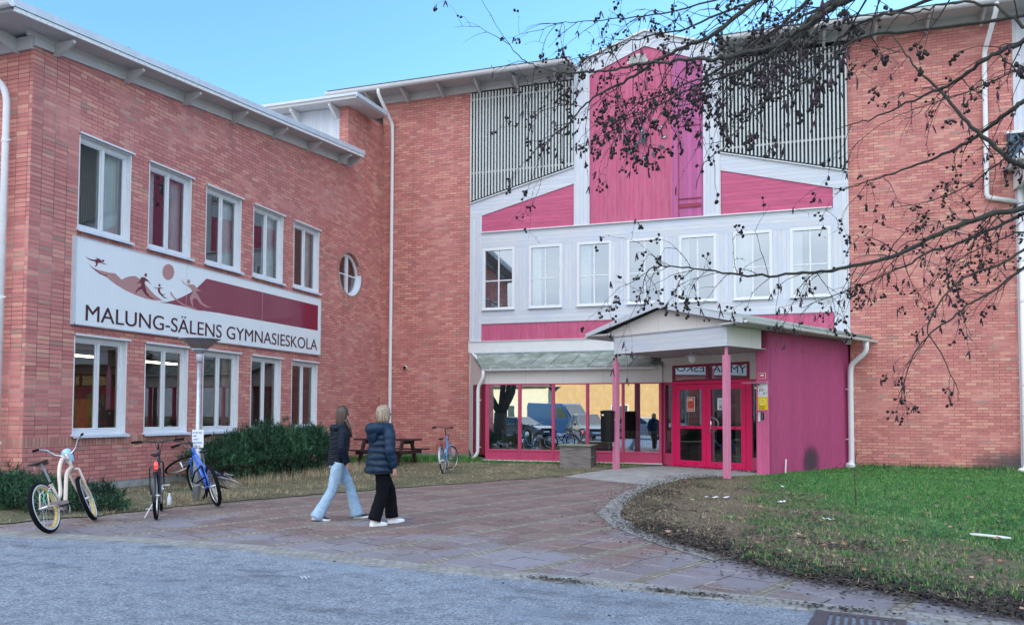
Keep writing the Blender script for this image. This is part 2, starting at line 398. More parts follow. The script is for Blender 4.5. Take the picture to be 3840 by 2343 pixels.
# windows of the wing
def wing_window(yc,z0,z1,upper,k):
    y0,y1=yc,yc+WW; xo=LX; xg=LX-.11
    f=MB()
    t=.055
    # white lined reveals
    f.box(xg-.05,xo+.006,y0-.002,y0+.02,z0,z1); f.box(xg-.05,xo+.006,y1-.02,y1+.002,z0,z1); f.box(xg-.05,xo+.004,y0+.02,y1-.02,z1-.02,z1+.001)
    # casement frames
    f.box(xg-.05,xg+.02,y0+.02,y0+.09,z0+.02,z1-.02); f.box(xg-.05,xg+.02,y1-.09,y1-.02,z0+.02,z1-.02)
    f.box(xg-.05,xg+.02,y0+.09,y1-.09,z1-.11,z1-.02); f.box(xg-.05,xg+.02,y0+.09,y1-.09,z0+.02,z0+.10)
    m=(y0+y1)/2; f.box(xg-.045,xg+.035,m-.03,m+.03,z0+.10,z1-.11)
    for a,c in ((y0+.09,m-.03),(m+.03,y1-.09)):
        f.box(xg-.04,xg-.0,a,a+.022,z0+.10,z1-.11); f.box(xg-.04,xg,c-.022,c,z0+.10,z1-.11); f.box(xg-.04,xg,a+.022,c-.022,z1-.135,z1-.11); f.box(xg-.04,xg,a+.022,c-.022,z0+.10,z0+.125)
    w=f.build('window','window_white',wing,bevel=.004)
    tag(w,'upper storey casement window' if upper else 'ground floor casement window')
    g=MB(); g.quad((xg-.02,y0+.09,z0+.1),(xg-.02,y1-.09,z0+.1),(xg-.02,y1-.09,z1-.11),(xg-.02,y0+.09,z1-.11)); g.build('pane','glass_wing',w,recalc=False)
    s=MB(); s.prism([(xo+.09,z0-.035),(xo+.095,z0-.01),(xg-.02,z0+.035),(xg-.02,z0-.02)],[],FY_,y0-.035,y1+.035); s.box(xo+.075,xo+.10,y0-.04,y1+.04,z0-.06,z0-.02); s.build('sill','sill_metal',w)
    l=MB(); l.box(xo-.01,xo+.06,y0-.03,y1+.05,z1+.012,z1+.03); l.box(xo+.045,xo+.062,y0-.03,y1+.05,z1-.005,z1+.03); l.build('drip_flashing','window_white',w)
    # curtains
    cm='curtain_pale' if upper else ('curtain_pink' if k in (2,) else 'curtain_dark')
    if upper or k>=2:
        for side in (0,1):
            c=MB(); c.smooth=True; n=26; wd=(.36 if upper else .20)
            if upper: wd=(.55,.30,.42,.48,.40)[k] if side else (.20,.45,.30,.40,.5)[k]
            ys=[ (y0+.02+wd*i/n) if side==0 else (y1-.02-wd*i/n) for i in range(n+1)]
            xs=[xg-.2+.03*math.sin(i*1.9) for i in range(n+1)]
            vs=[(xs[i],ys[i],z) for z in (z0-.05,z1) for i in range(n+1)]
            c.add(vs,[(i,i+1,n+2+i,n+1+i) for i in range(n)]); c.build('curtain',cm,w,recalc=False)
    return w
for k,yy in enumerate(WY):
    wing_window(yy,5.08,6.93,True,k); wing_window(yy,1.12,3.03,False,k)
# round window
f=MB(); n=48
f.prism(ring2(OC[0],OC[1],OR-.005,OR-.005,n),[ring2(OC[0],OC[1],OR-.10,OR-.10,n)],FX,LX-.13,LX-.19)
f.box(LX-.19,LX-.12,OC[0]-.07,OC[0]+.07,OC[1]-OR+.09,OC[1]+OR-.09)
f.box(LX-.18,LX-.14,OC[0]-OR+.09,OC[0]-.07,OC[1]-.02,OC[1]+.02); f.box(LX-.18,LX-.14,OC[0]+.07,OC[0]+OR-.09,OC[1]-.02,OC[1]+.02)
w=tag(f.build('window','window_white',wing),'round window with white cross bars')
g=MB(); g.add([(LX-.165,a,c) for a,c in ring2(OC[0],OC[1],OR-.1,OR-.1,n)],[tuple(range(n))]); g.build('pane','glass_wing',w,recalc=False)
s=MB(); aa=[PI+.12+ (PI-.0)*i/24 for i in range(25)]
vs=[(x,OC[0]+q*math.cos(a),OC[1]+q*math.sin(a)) for q,x in ((OR-.012,LX+.02),(OR-.03,LX-.13)) for a in aa]
s.add(vs,[(i,i+1,26+i,25+i) for i in range(24)]); s.build('sill','sill_metal',w,recalc=False)
b=MB(); nb=44
for i in range(nb):
    a0=2*PI*i/nb+.012; a1=2*PI*(i+1)/nb-.012
    b.prism([(OC[0]+q*math.cos(a),OC[1]+q*math.sin(a)) for q,a in ((OR+.003,a0),(OR+.14,a0),(OR+.14,a1),(OR+.003,a1))],[],FX,LX+.006,LX-.02)
b.build('brick_ring','brick_soldier',wing)
# rooms behind the windows
b=MB()
for z0,z1 in ((.2,3.4),(4.3,7.6)):
    b.box(-20,-13.0,11.0,24.0,z0-.1,z0); b.box(-20,-13.0,11,24,z1,z1+.1); b.box(-17.3,-17.2,11,24,z0,z1); b.box(-20,-13,11,11.1,z0,z1)
b.build('interior','interior_wall',wing)
b=MB(); b.box(-17.19,-17.15,11.2,16.5,.3,1.9); b.build('lit_wall_patch','lit_ochre',wing)  # lit patch on the room's back wall, put in as an ochre sheet
for yy in (12.0,14.6): 
    b=MB(); b.box(-14.6,-14.5,yy,yy+1.9,2.78,2.82); b.build('ceiling_lamp','lamp_warm',wing)
# ================================================================== MAIN BUILDING
main=thing('school_building','tall pink brick school building with white and pink timber bay and clock gable','building',(-3.7,24.1,0))
b=MB(); b.prism([(-12.7,.28),(-9.45,.28),(-9.45,12.36),(-12.7,12.36)],[],FY_,FYP,FYP+.35); b.build('wall','brick',main)
b=MB(); b.prism([(2.05,.18),(6.17,.18),(6.17,12.38),(2.05,12.38)],[],FY_,FYP,FYP+.35)
b.build('wall','brick',main)
b=MB(); b.box(-12.7,-9.45,FYP+.012,FYP+.4,-.4,.28); b.box(2.05,6.17,FYP+.012,FYP+.4,-.4,.18); b.build('foundation','concrete',main)
# bay carcass: recess behind grilles
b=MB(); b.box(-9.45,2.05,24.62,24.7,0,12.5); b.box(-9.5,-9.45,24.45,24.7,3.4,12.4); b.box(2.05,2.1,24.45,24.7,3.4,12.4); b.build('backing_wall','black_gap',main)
cx=-3.70
def mir(pts): return [(2*cx-a,c) for a,c in pts]
# white boards: outer frame pieces at Y=24.05
b=MB(); b.cur=0
Y0=24.05
def pr(bm,poly,y0=Y0,y1=None,cur=0):
    bm.cur=cur; bm.prism(poly,[],FY_,y0,(y1 or y0+.25))
# material order: 0 white_h 1 white_v 2 pink_v 3 pink_h
for sgn in (0,1):
    M=(lambda p:p) if not sgn else mir
    pr(b,M([(-9.45,3.93),(-9.04,3.93),(-9.04,8.05),(-9.45,7.9)]),cur=1)         # side post
    # sloping white band between grille and pink triangle
    pr(b,M([(-9.45,7.9),(-9.04,8.05),(-5.94,8.84),(-5.94,9.36),(-9.45,8.47)]),cur=0)
    pr(b,M([(-9.04,7.5),(-5.94,7.5),(-5.94,8.84),(-9.04,8.05)]),y0=24.075,cur=3)
    pr(b,M([(-5.94,7.5),(-5.44,7.5),(-5.44,12.23),(-5.72,12.70),(-5.94,12.55)]),y0=24.03,cur=1)   # central posts
pr(b,[(-9.04,6.95),(1.64,6.95),(1.64,7.47),(-9.04,7.47)],cur=0)
pr(b,[(-9.04,4.49),(1.64,4.49),(1.64,4.93),(-9.04,4.93)],cur=0)
pr(b,[(-9.04,3.93),(1.64,3.93),(1.64,4.49),(-9.04,4.49)],y0=24.075,cur=2)
pr(b,[(-5.44,7.5),(-2.88,7.5),(-2.88,12.61),(cx,12.92),(-5.44,12.23)],y0=24.065,cur=2)
pr(b,[(-2.88,7.5),(-1.96,7.5),(-1.96,12.23),(-2.88,12.61)],y0=24.065,cur=4)
pr(b,[(-5.72,12.70),(-5.44,12.23),(cx,12.93),(-1.96,12.23),(-1.68,12.70),(cx,13.38)],y0=24.03,cur=0)
pr(b,[(-9.47,3.56),(2.07,3.56),(2.07,3.93),(-9.47,3.93)],y0=24.02,cur=5)
b.build('timber_cladding',['white_boards_h','white_boards_v','pink_boards_v','pink_boards_h','violet_boards_v','white_paint'],main)
# trims
b=MB(); b.box(-9.05,1.6,23.99,24.05,7.47,7.50); b.box(-9.45,2.05,23.985,24.02,3.915,3.935)
for M in (lambda p:p,mir):
    b.prism(M([(-9.46,8.46),(-5.93,9.35),(-5.93,9.38),(-9.46,8.49)]),[],FY_,24.0,24.06)
b.prism([(-5.78,12.69),(cx,13.38),(-1.68,12.69),(-1.68,12.74),(cx,13.44),(-5.78,12.74)],[],FY_,23.97,24.3)
b.build('trim','white_paint',main)
# thin dark shadow gap lines by the cladding edges
# hatch in the gable
b=MB(); b.box(-2.70,-2.02,24.04,24.064,10.29,10.31); b.box(-2.70,-2.68,24.04,24.064,7.52,10.29); b.box(-2.70,-2.02,24.04,24.064,8.06,8.09); b.box(-2.69,-2.03,24.04,24.0635,7.80,7.92)
b.build('hatch_frame','bay_red_dark',main)
b=MB(); b.add([(x,24.045,z) for x,z in [(-3.93+.33*math.cos(a)+.0,12.42+.30*math.sin(a)) for a in [PI*i/16 for i in range(17)]]],[tuple(range(17))]); 
for i in range(6): b.box(-4.2,-3.66,24.03,24.05,12.44+.04*i,12.46+.04*i)
b.build('louvre_vent','soffit_paint',main)
# grilles: slats in front of dark blue glazing
for sgn in (0,1):
    xa,xb=(-9.45,-5.94) if not sgn else (2*cx+5.94,2*cx+9.45)
    zb=(lambda x:8.50+(x+9.45)*.2535) if not sgn else (lambda x:8.50+(2*cx-x+9.45)*.2535)
    g=MB(); g.quad((xa,24.4,8.3),(xb,24.4,8.3),(xb,24.4,12.3),(xa,24.4,12.3))
    for i in range(8):
        x=xa+.06+(xb-xa-.12)*i/7; g.box(x-.03,x+.03,24.33,24.4,8.4,12.1)
    for i in range(24 if sgn else 0): g.box(xa,xb,24.34,24.38,9.5+i*.07,9.52+i*.07)
    gl=g.build('recessed_glazing','louvre_blue',main)
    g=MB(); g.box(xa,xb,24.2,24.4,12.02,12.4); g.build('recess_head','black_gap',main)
    g=MB()
    for i in range(33):
        x=xa+.04+(xb-xa-.08)*i/32; g.box(x-.024,x+.024,23.97,24.03,max(zb(x-.03),zb(x+.03))+.02,12.12)
    for z in (9.48,11.93): g.box(xa,xb,24.031,24.06,z-.028,z+.028)
    g.build('slat_screen','slat_paint',main)
# seven windows
for i in range(7):
    x0=-8.95+1.578*i; x1=x0+1.0; z0,z1=4.93,6.95
    f=MB(); y=24.04
    f.prism(grid_rect(x0-.05,x1+.05,z0,z1),[grid_rect(x0+.035,x1-.035,z0+.09,z1-.075)],FY_,y,y+.1)
    f.box((x0+x1)/2-.022,(x0+x1)/2+.022,y+.03,y+.07,z0+.09,z1-.075); zm=z0+.96
    f.box(x0+.035,x1-.035,y+.034,y+.066,zm-.018,zm+.018)
    w=tag(f.build('window','window_white',main,bevel=.004),None)
    g=MB(); g.quad((x0+.03,y+.05,z0+.08),(x1-.03,y+.05,z0+.08),(x1-.03,y+.05,z1-.07),(x0+.03,y+.05,z1-.07)); g.build('pane','glass_upper',w,recalc=False)
    s=MB(); s.box(x0-.06,x1+.06,23.98,24.05,z0-.005,z0+.02); s.build('sill','window_white',w)
    if i<6:
        p=MB(); p.box(x1+.05,x1+.528,24.055,24.2,z0,z1); p.build('mullion_boards','white_boards_v',main)
for xa,xb in ((-9.04,-9.0),(1.568,1.64)):
    b=MB(); b.box(xa,xb,24.055,24.2,4.93,6.95); b.build('mullion_boards','white_boards_v',main)
b=MB(); b.box(-9.4,2.0,26.5,26.6,4,7.4); b.box(-9.4,2,24.2,26.6,3.95,4.0); b.box(-9.4,2,24.2,26.6,7.3,7.4); b.build('interior','interior_wall',main)
for i in (1,2,4,5,6):
    x0=-8.95+1.578*i; b=MB(); b.smooth=True; n=20; wd=(.0,.30,.35,0,.22,.5,.28)[i]; vs=[(x0+.02+wd*k/n,24.26+.025*math.sin(k*1.8),z) for z in (4.9,6.9) for k in range(n+1)]; b.add(vs,[(k,k+1,n+2+k,n+1+k) for k in range(n)]); b.build('curtain','curtain_pale',main,recalc=False)
# roofs left and right of the gable, soffits, gutters
for xa,xb in ((-14.4,-5.87),(-1.5,14)):
    b=MB(); b.prism([(23.32,12.46),(23.32,12.54),(38,13.9),(38,13.6),(24.5,12.46)],[],FX,xa,xb); b.build('roof','soffit_paint',main)
    b=MB(); b.box(xa,xb,23.22,23.34,12.535,12.555); b.build('roof_edge','roof_metal',main)
    b=MB(); b.box(max(xa,-12.7),xb,24.04,24.098,12.2 if xa<-5 else 12.28,12.46); b.build('wall_plate','soffit_paint',main)
    gutter('gutter',(xa-.05,23.25,12.47),(xb if xb<0 else 14,23.25,12.47),.10,main,hooks=10 if xa<-5 else 16)
    xs=[-13.07,-11.75,-10.45,-9.15,-7.85,-6.5] if xa<-5 else [-1.3,.05,1.4,2.74,4.05,5.38,6.7,8]
    for x in xs:
        b=MB(); b.prism([(24.04,12.12),(23.96,12.12),(23.42,12.38),(23.42,12.47),(24.04,12.47)],[],FX,x,x+.07); b.build('rafter_end','soffit_paint',main)
b=MB(); b.box(-5.87,-1.5,24.28,38,12.4,12.5); b.prism([(-5.75,12.6),(cx,13.36),(-1.71,12.6)],[],FY_,24.28,38); b.build('gable_roof','roof_metal',main)
b=MB(); b.box(-12.75,-9.45,24.45,38,12.3,12.46); b.box(-14.5,-14.2,24.4,38,0,12.4); b.box(13.8,14,24.4,38,0,12.4); b.box(-14.5,14,37.8,38,0,13.5); b.build('rear_wall','concrete',main)
b=MB(); b.box(-.4,1.7,25.6,27,12.6,13.55); b.build('roof_housing','louvre_blue',main,bevel=.03)
# downpipes on facade
downpipe([(-12.45,23.25,12.40),(-12.45,23.25,12.25),(-12.40,23.5,11.95),(-12.30,24.0,11.45),(-12.30,24.02,11.2),(-12.30,24.02,.72),(-12.30,23.96,.62)],.058,main,[(-12.3,24.02,z) for z in (9.0,6.0,3.1,1.0)])
downpipe([(5.62,23.25,12.42),(5.62,23.3,12.2),(5.48,23.95,11.4),(5.48,24.0,11.1),(5.48,24.0,7.5),(5.52,24.0,7.42),(6.25,24.0,7.25)],.062,main,[(5.48,24.0,z) for z in (10.4,8.4)],(-1,0,0))
downpipe([(6.27,23.98,8.0),(6.27,23.98,.25),(6.2,23.9,.12)],.085,main,[(6.27,23.98,z) for z in (4.6,2.4,1.6)],(1,0,0),boot=True)
b=MB(); b.box(6.17,14,24.09,24.3,.0,12.4); b.build('end_cladding','white_boards_v',main)
b=MB(); b.prism(grid_rect(14,55,0,12.4),[],FY_,24.1,24.6); b.build('sun_block_wall','brick',main)  # unseen extension added to keep the low sun off the yard
b=MB(); b.box(14,55,24.6,38,12.3,12.5); b.build('sun_block_roof','roof_metal',main)  # roof of the added sun-blocking extension, out of view
b=MB(); b.box(6.0,7.8,23.96,24.09,8.35,9.09); b.build('blue_window','louvre_blue',main)
b=MB(); b.box(5.93,7.9,23.93,24.05,9.09,9.16); b.build('window_head','white_paint',main)
b=MB(); b.prism([(5.86,8.16),(7.6,9.95),(9.4,8.16),(9.4,8.06),(7.6,9.84),(5.92,8.06)],[],FY_,22.9,24.09); b.build('canopy_roof','fascia_metal',main)
b=MB(); b.prism([(5.98,8.12),(7.6,9.8),(9.3,8.12)],[],FY_,23.0,24.09); b.box(6.12,9.2,23.05,24.09,7.6,8.12); b.build('canopy_gable','white_paint',main)
# dark stain patch handled by a thin stained course area near the big pipe
m,nt,bb,o=newmat('stain'); bb.inputs['Base Color'].default_value=(.09,.09,.10,1); bb.inputs['Roughness'].default_value=.9
def stain_mat(name,c,cxy,rad,dens):
    m,nt,bb,o=newmat(name); bb.inputs['Base Color'].default_value=col4(c); bb.inputs['Roughness'].default_value=.9
    tr=nt.nodes.new('ShaderNodeBsdfTransparent'); mx=nt.nodes.new('ShaderNodeMixShader')
    uv=mapping(nt,uvout(nt),loc=(-cxy[0],-cxy[1],0)); uv2=mapping(nt,uv,scale=(1/rad[0],1/rad[1],1))
    ln=nt.nodes.new('ShaderNodeVectorMath'); ln.operation='LENGTH'; nt.links.new(uv2,ln.inputs[0])
    nz=noise(nt,uvout(nt),3,4,.6); ad=nt.nodes.new('ShaderNodeMath'); ad.operation='MULTIPLY_ADD'; nt.links.new(nz,ad.inputs[0]); ad.inputs[1].default_value=.5; nt.links.new(ln.outputs['Value'],ad.inputs[2])
    f=ramp(nt,ad.outputs[0],[(.45,(dens,)*3),(1.2,(0,0,0))]); nt.links.new(f,mx.inputs[0]); nt.links.new(tr.outputs[0],mx.inputs[1]); nt.links.new(bb.outputs[0],mx.inputs[2]); nt.links.new(mx.outputs[0],o.inputs[0])
stain_mat('wall_stain',(.09,.085,.10),(6.3,.2),(2.0,.75),.8)
b=MB(); b.quad((4.0,24.095,.19),(6.16,24.095,.19),(6.16,24.095,1.2),(4.0,24.095,1.2)); b.build('damp_stain','wall_stain',main,recalc=False)
# ------------------------------------------------------------------ ground floor bay
BY=23.03
bay=thing('window_bay','ground floor bay of five large windows in pink frames below a grey sheet metal roof','window bay',(-5.8,BY,0))
SL=Vector((-9.44,24.09,0)); SC=Vector((-8.53,BY,0)); dS=(SC-SL).normalized()
nS=Vector((dS.y,-dS.x,0))   # outward
FS=frame(SL,dS,(0,0,1),-nS); Ls=(SC-SL).length
b=MB(); b.prism(grid_rect(-8.53,-3.07,2.50,2.97),[],FY_,BY,BY+.12); b.prism([(.05,2.5),(Ls,2.5),(Ls,2.97),(.05,3.6)],[],FS,.0,.1)
b.build('head_panel','wall_panel_white',bay)
b=MB(); b.prism([(0,.45),(.30,.20),(.42,.30),(.33,.34),(.33,2.5),(.05,2.5),(.05,3.6),(0,3.62)],[],FS,-.02,-.001); b.build('cover_board','white_paint',bay)
def bay_frame(F,xs,z0,z1,depth,zp):
    f=MB(); t=.04
    holes=[grid_rect(a,c,z0,z1) for a,c in xs]
    f.prism(grid_rect(xs[0][0]-.10,xs[-1][1]+.08,zp,2.50),holes,F,0,depth)
    return f
F0=frame((0,BY,0),(1,0,0),(0,0,1),(0,1,0))
XS=[(-8.40,-7.44),(-7.345,-6.37),(-6.29,-5.32),(-5.23,-4.25),(-4.17,-3.165)]
f=bay_frame(F0,XS,.49,2.465,.09,.17)
for a,c in XS: f.box(a-.01,c+.01,BY-.018,BY,.44,.47)
for x in (-8.49,-7.42,-6.36,-5.30,-4.24,-3.15): f.box(x-.0,x+.055,BY-.025,BY,.17,2.49)
fr=f.build('frame','bay_pink',bay,bevel=.004)
for a,c in XS:
    g=MB(); g.quad((a-.01,BY+.05,.48),(c+.01,BY+.05,.48),(c+.01,BY+.05,2.47),(a-.01,BY+.05,2.47)); g.build('pane','glass_bay',fr,recalc=False)
f=MB(); f.prism(grid_rect(.33,Ls-.04,.30,2.5),[grid_rect(.42,Ls-.38,.75,2.42),grid_rect(Ls-.32,Ls-.12,.75,2.42)],FS,.01,.09); fr2=f.build('side_frame','bay_red_dark',bay)
g=MB(); pts=[SL+dS*q+Vector((0,0,z)) -nS*.05 for q,z in ((.4,.75),(Ls-.1,.75),(Ls-.1,2.43),(.4,2.43))]; g.quad(*pts); g.build('pane','glass_upper',fr2,recalc=False)
b=MB(); b.box(-8.56,-3.07,BY-.05,BY+.1,.14,.17); b.build('base_sill','white_paint',bay)
b=MB(); b.box(-8.5,-3.07,BY+.03,BY+.2,-.3,.14); b.prism(grid_rect(.05,Ls,-.3,.2),[],FS,.03,.2); b.build('foundation','concrete',bay)
# sheet-metal pent roof with seams
E0=Vector((-8.62,22.93,3.0)); E1=Vector((-3.06,22.93,3.0)); T0=Vector((-9.36,24.03,3.52)); T1=Vector((-3.06,24.03,3.52))
m,nt,bb,o=newmat('sheet_metal_roof'); ob=objout(nt)
c=ramp(nt,noise(nt,mapping(nt,ob,(1.2,.5,3)),2,6,.65),[(.3,(.13,.17,.14)),(.5,(.22,.27,.24)),(.7,(.40,.45,.46))]); nt.links.new(c,bb.inputs['Base Color']); bb.inputs['Roughness'].default_value=.5; bb.inputs['Metallic'].default_value=.2
bump(nt,bb,noise(nt,ob,2.2,3,.5),.5,.05)
b=MB(); b.add([E0,E1,T1,T0,E0-Vector((0,0,.03)),E1-Vector((0,0,.03)),T1-Vector((0,0,.03)),T0-Vector((0,0,.03))],[(0,1,2,3),(7,6,5,4),(0,4,5,1)])
b.add([E0,T0,Vector((-9.46,24.09,3.62)),Vector((-9.5,24.05,3.0+.6))],[(0,1,2)])
for i in range(13):
    x=-8.3+.62*i
    if x>-3.2: break
    p=Vector((x-.05,22.93,3.005)); q=Vector((x+.18,24.03,3.525)); 
    if i==0: p=Vector((-8.60,22.93,3.0)); q=Vector((-9.3,24.0,3.52))
    b.tube([p,(p+q)/2+Vector((0,0,.008)),q],.014,6)
b.tube([T0+Vector((.1,-.08,.0)),(T0+T1)/2+Vector((0,-.08,0)),T1+Vector((0,-.08,0))],.012,6)
b.build('sheet_metal_roof','sheet_metal_roof',bay)
b=MB(); b.box(-9.4,-3.06,24.0,24.04,3.5,3.57); b.build('flashing','fascia_metal',bay)
gutter('gutter',(-8.55,22.87,2.93),(-3.25,22.87,2.93),.055,bay,hooks=9)
b=MB(); 
for i in range(9): x=-8.3+.6*i; b.box(x,x+.03,22.88,22.98,2.94,3.0)
b.box(-8.6,-3.07,22.95,BY+.1,2.93,2.975); b.build('eaves_board','soffit_paint',bay)
downpipe([(-8.52,22.87,2.9),(-8.52,22.86,2.7),(-8.68,22.9,2.42),(-8.70,22.9,2.3),(-8.70,22.9,.35),(-8.86,22.86,.18)],.052,bay,[(-8.7,22.9,z) for z in (2.0,.55)])
# bay interior
b=MB(); b.box(-9.3,-1.0,25.9,26.0,.1,3.4); b.box(-8.5,-1.5,23.25,26,.12,.2); b.box(-8.5,-1.5,23.25,24.5,2.75,2.8); b.build('interior','interior_dark',bay)
for x in (-6.15,-5.9):
    b=MB(); b.box(x,x+.14,24.2,24.35,.2,2.6); b.build('interior_column','interior_pale',bay)
# ================================================================== ENTRANCE PORCH (turned 32 degrees)
PC=Vector((-.124,20.76,0)); a1=Vector((-.848,.530,0)).normalized(); a2=Vector((.530,.848,0)).normalized()
porch=thing('entrance_porch','pink timber entrance porch with gabled canopy, white fascia and bright pink double doors','entrance',tuple(PC))
PF=frame(PC,a1,(0,0,1),a2)      # u along front (to the left), v up, w backwards
def P(u,w,z): return PC+a1*u+a2*w+Vector((0,0,z))
PS=frame(PC,a2,(0,0,1),a1)      # u along side wall, w inward
# side wall
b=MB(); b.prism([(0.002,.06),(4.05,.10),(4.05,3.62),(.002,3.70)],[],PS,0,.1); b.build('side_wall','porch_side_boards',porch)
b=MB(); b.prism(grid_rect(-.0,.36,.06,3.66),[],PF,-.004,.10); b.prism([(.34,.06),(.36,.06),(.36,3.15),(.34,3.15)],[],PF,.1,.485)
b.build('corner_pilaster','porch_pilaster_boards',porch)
b=MB(); b.box(*[0]*0) if False else None
b.prism(grid_rect(.36,3.83,2.97,3.2),[],PF,.47,.55); b.prism(grid_rect(3.41,3.83,2.50,2.97),[],PF,.471,.55); b.prism(grid_rect(.56,.86,2.5,2.97),[],PF,.471,.55); b.prism([(3.83,.15),(4.2,.15),(4.2,3.2),(3.83,3.2)],[],PF,.478,.56) if False else None
b.build('head_panel','wall_panel_white',porch)
# frames
f=MB(); f.prism(grid_rect(.88,3.41,2.50,2.97),[grid_rect(.95,2.17,2.56,2.90),grid_rect(2.25,3.35,2.56,2.90)],PF,.46,.54)
tr=f.build('transom_window','bay_red_dark',porch)
g=MB(); g.quad(P(.94,.5,2.55),P(3.36,.5,2.55),P(3.36,.5,2.91),P(.94,.5,2.91)); g.build('pane','glass_transom',tr,recalc=False)
f=MB(); f.prism(grid_rect(.82,3.41,.115,2.50),[grid_rect(.975,3.32,.125,2.42)],PF,.455,.545); f.build('door_frame','door_pink',porch,bevel=.004)
for (u0,u1,k) in ((.99,2.245,0),(2.255,3.31,1)):
    f=MB(); gi=(u0+.14,u1-.13)
    f.prism(grid_rect(u0,u1,.135,2.41),[grid_rect(*gi,.29,1.18),grid_rect(*gi,1.26,2.27)],PF,.462,.53)
    d=f.build('door','door_pink',porch,bevel=.003)
    g=MB(); g.quad(P(gi[0]-.01,.5,.28),P(gi[1]+.01,.5,.28),P(gi[1]+.01,.5,2.28),P(gi[0]-.01,.5,2.28)); g.build('pane','glass_door',d,recalc=False)
    hu=u0-.005 if k==0 else u1+.005
    for z in (.32,1.92,2.18):
        h=MB(); h.tube([P(hu,.445,z-.07),P(hu,.445,z+.07)],.018,8); h.box(-.05,.05,z-.02,z+.02,-.012,0,frame(P(hu,.462,0),a1,(0,0,1),a2)); h.build('hinge','door_frame_pink',d)
    b=MB()
    for uu_ in (gi[0]+.2,gi[1]-.2):
        for z in (1.215,.205): b.box(uu_-.035,uu_+.035,z-.01,z+.01,-.004,0,frame(P(0,.462,0),a1,(0,0,1),a2))
    b.build('drain_slot','black_plastic',d)
    for wv,nm in ((.462,-1),(.53,1)):
        if k==0:
            h=MB(); pts=[]
            for i in range(13):
                a=-PI/2+PI*i/12; pts.append(P(2.15-.16*math.cos(a),wv+nm*(.02+.11*math.cos(a)),1.30+.20*math.sin(a)))
            h.smooth=True; h.tube([P(2.17,wv,1.10)]+pts+[P(2.17,wv,1.50)],.017,8); h.build('handle','chrome',d)
# sidelights
for (q0,q1,h0,h1,zz) in ((3.41,3.83,3.45,3.72,.46),(.56,.82,.64,.80,.45)):
    f=MB(); f.prism(grid_rect(q0,q1,.12,2.50),[grid_rect(h0,h1,zz,2.43)],PF,.462,.54); s=f.build('sidelight','bay_pink',porch)
    g=MB(); g.quad(P(h0-.02,.5,.44),P(h1+.02,.5,.44),P(h1+.02,.5,2.45),P(h0-.02,.5,2.45)); g.build('pane','glass_door',s,recalc=False)
b=MB(); b.prism(grid_rect(.36,.56,.12,2.97),[],PF,.46,.54); b.build('jamb_board','bay_red_dark',porch)
# threshold grating
m,nt,bb,o=newmat('mesh_grate'); w=nt.nodes.new('ShaderNodeTexVoronoi'); w.inputs['Scale'].default_value=14; w.feature='DISTANCE_TO_EDGE'; nt.links.new(objout(nt),w.inputs['Vector'])
nt.links.new(ramp(nt,w.outputs['Distance'],[(.02,(.6,.6,.6)),(.09,(.04,.04,.05))]),bb.inputs['Base Color']); bb.inputs['Metallic'].default_value=.5; bb.inputs['Roughness'].default_value=.4
b=MB(); b.prism(grid_rect(.7,3.55,.03,.115),[],PF,.34,.56); b.build('threshold','mesh_grate',porch)
# canopy
b=MB(); b.prism(grid_rect(.0,3.62,3.195,3.665),[],PF,-1.74,-1.66); b.build('canopy_fascia','white_boards_h',porch).name='canopy_fascia'
b=MB(); b.prism([(-1.66,3.195),(-.32,3.195),(-.32,3.665),(-1.66,3.665)],[],PS,-.0,.06); b.build('canopy_side','wall_panel_white',porch)
b=MB(); b.prism([(-1.66,3.195),(.5,3.195),(.5,3.665),(-1.66,3.665)],[],PS,3.56,3.62); b.build('canopy_side','wall_panel_white',porch)
b=MB(); b.prism(grid_rect(.06,3.56,3.20,3.23),[],PF,-1.66,.47); b.build('canopy_ceiling','canopy_soffit',porch)
b=MB(); b.prism([(-.25,3.70),(4.25,3.70),(1.93,4.30)],[],PF,-1.72,-1.62); b.build('gable','wall_panel_white',porch)
b=MB(); b.prism([(-.1,3.665),(3.72,3.665),(3.72,3.70),(-.1,3.70)],[],PF,-1.77,-1.62); b.build('gable_trim','soffit_paint',porch)
# roof slopes: ridge u=1.95 z=4.40
RZ=4.43; ru=1.97
def roofslab(ue,ze,w0,w1,name):
    b=MB(); b.prism([(ru,RZ),(ue,ze),(ue,ze-.05),(ru,RZ-.06)],[],PF,w0,w1); return b.build(name,'sheet_metal_roof',porch)
roofslab(4.48,3.80,-1.9,3.6,'roof_slope'); roofslab(-.56,3.78,-1.9,5.05,'roof_slope')
b=MB(); b.prism([(ru,RZ+.02),(4.52,3.81),(4.52,3.70),(ru,RZ-.15)],[],PF,-1.94,-1.90); b.prism([(ru,RZ+.02),(-.55,3.79),(-.55,3.67),(ru,RZ-.15)],[],PF,-1.94,-1.90)
b.build('barge_board','fascia_metal',porch)
b=MB(); b.prism([(4.45,3.72),(3.6,3.70),(3.6,3.74),(4.45,3.78)],[],PF,-1.9,.6); b.prism([(-.5,3.69),(.1,3.67),(.1,3.71),(-.5,3.75)],[],PF,-1.9,5); b.build('eaves_soffit','soffit_paint',porch)
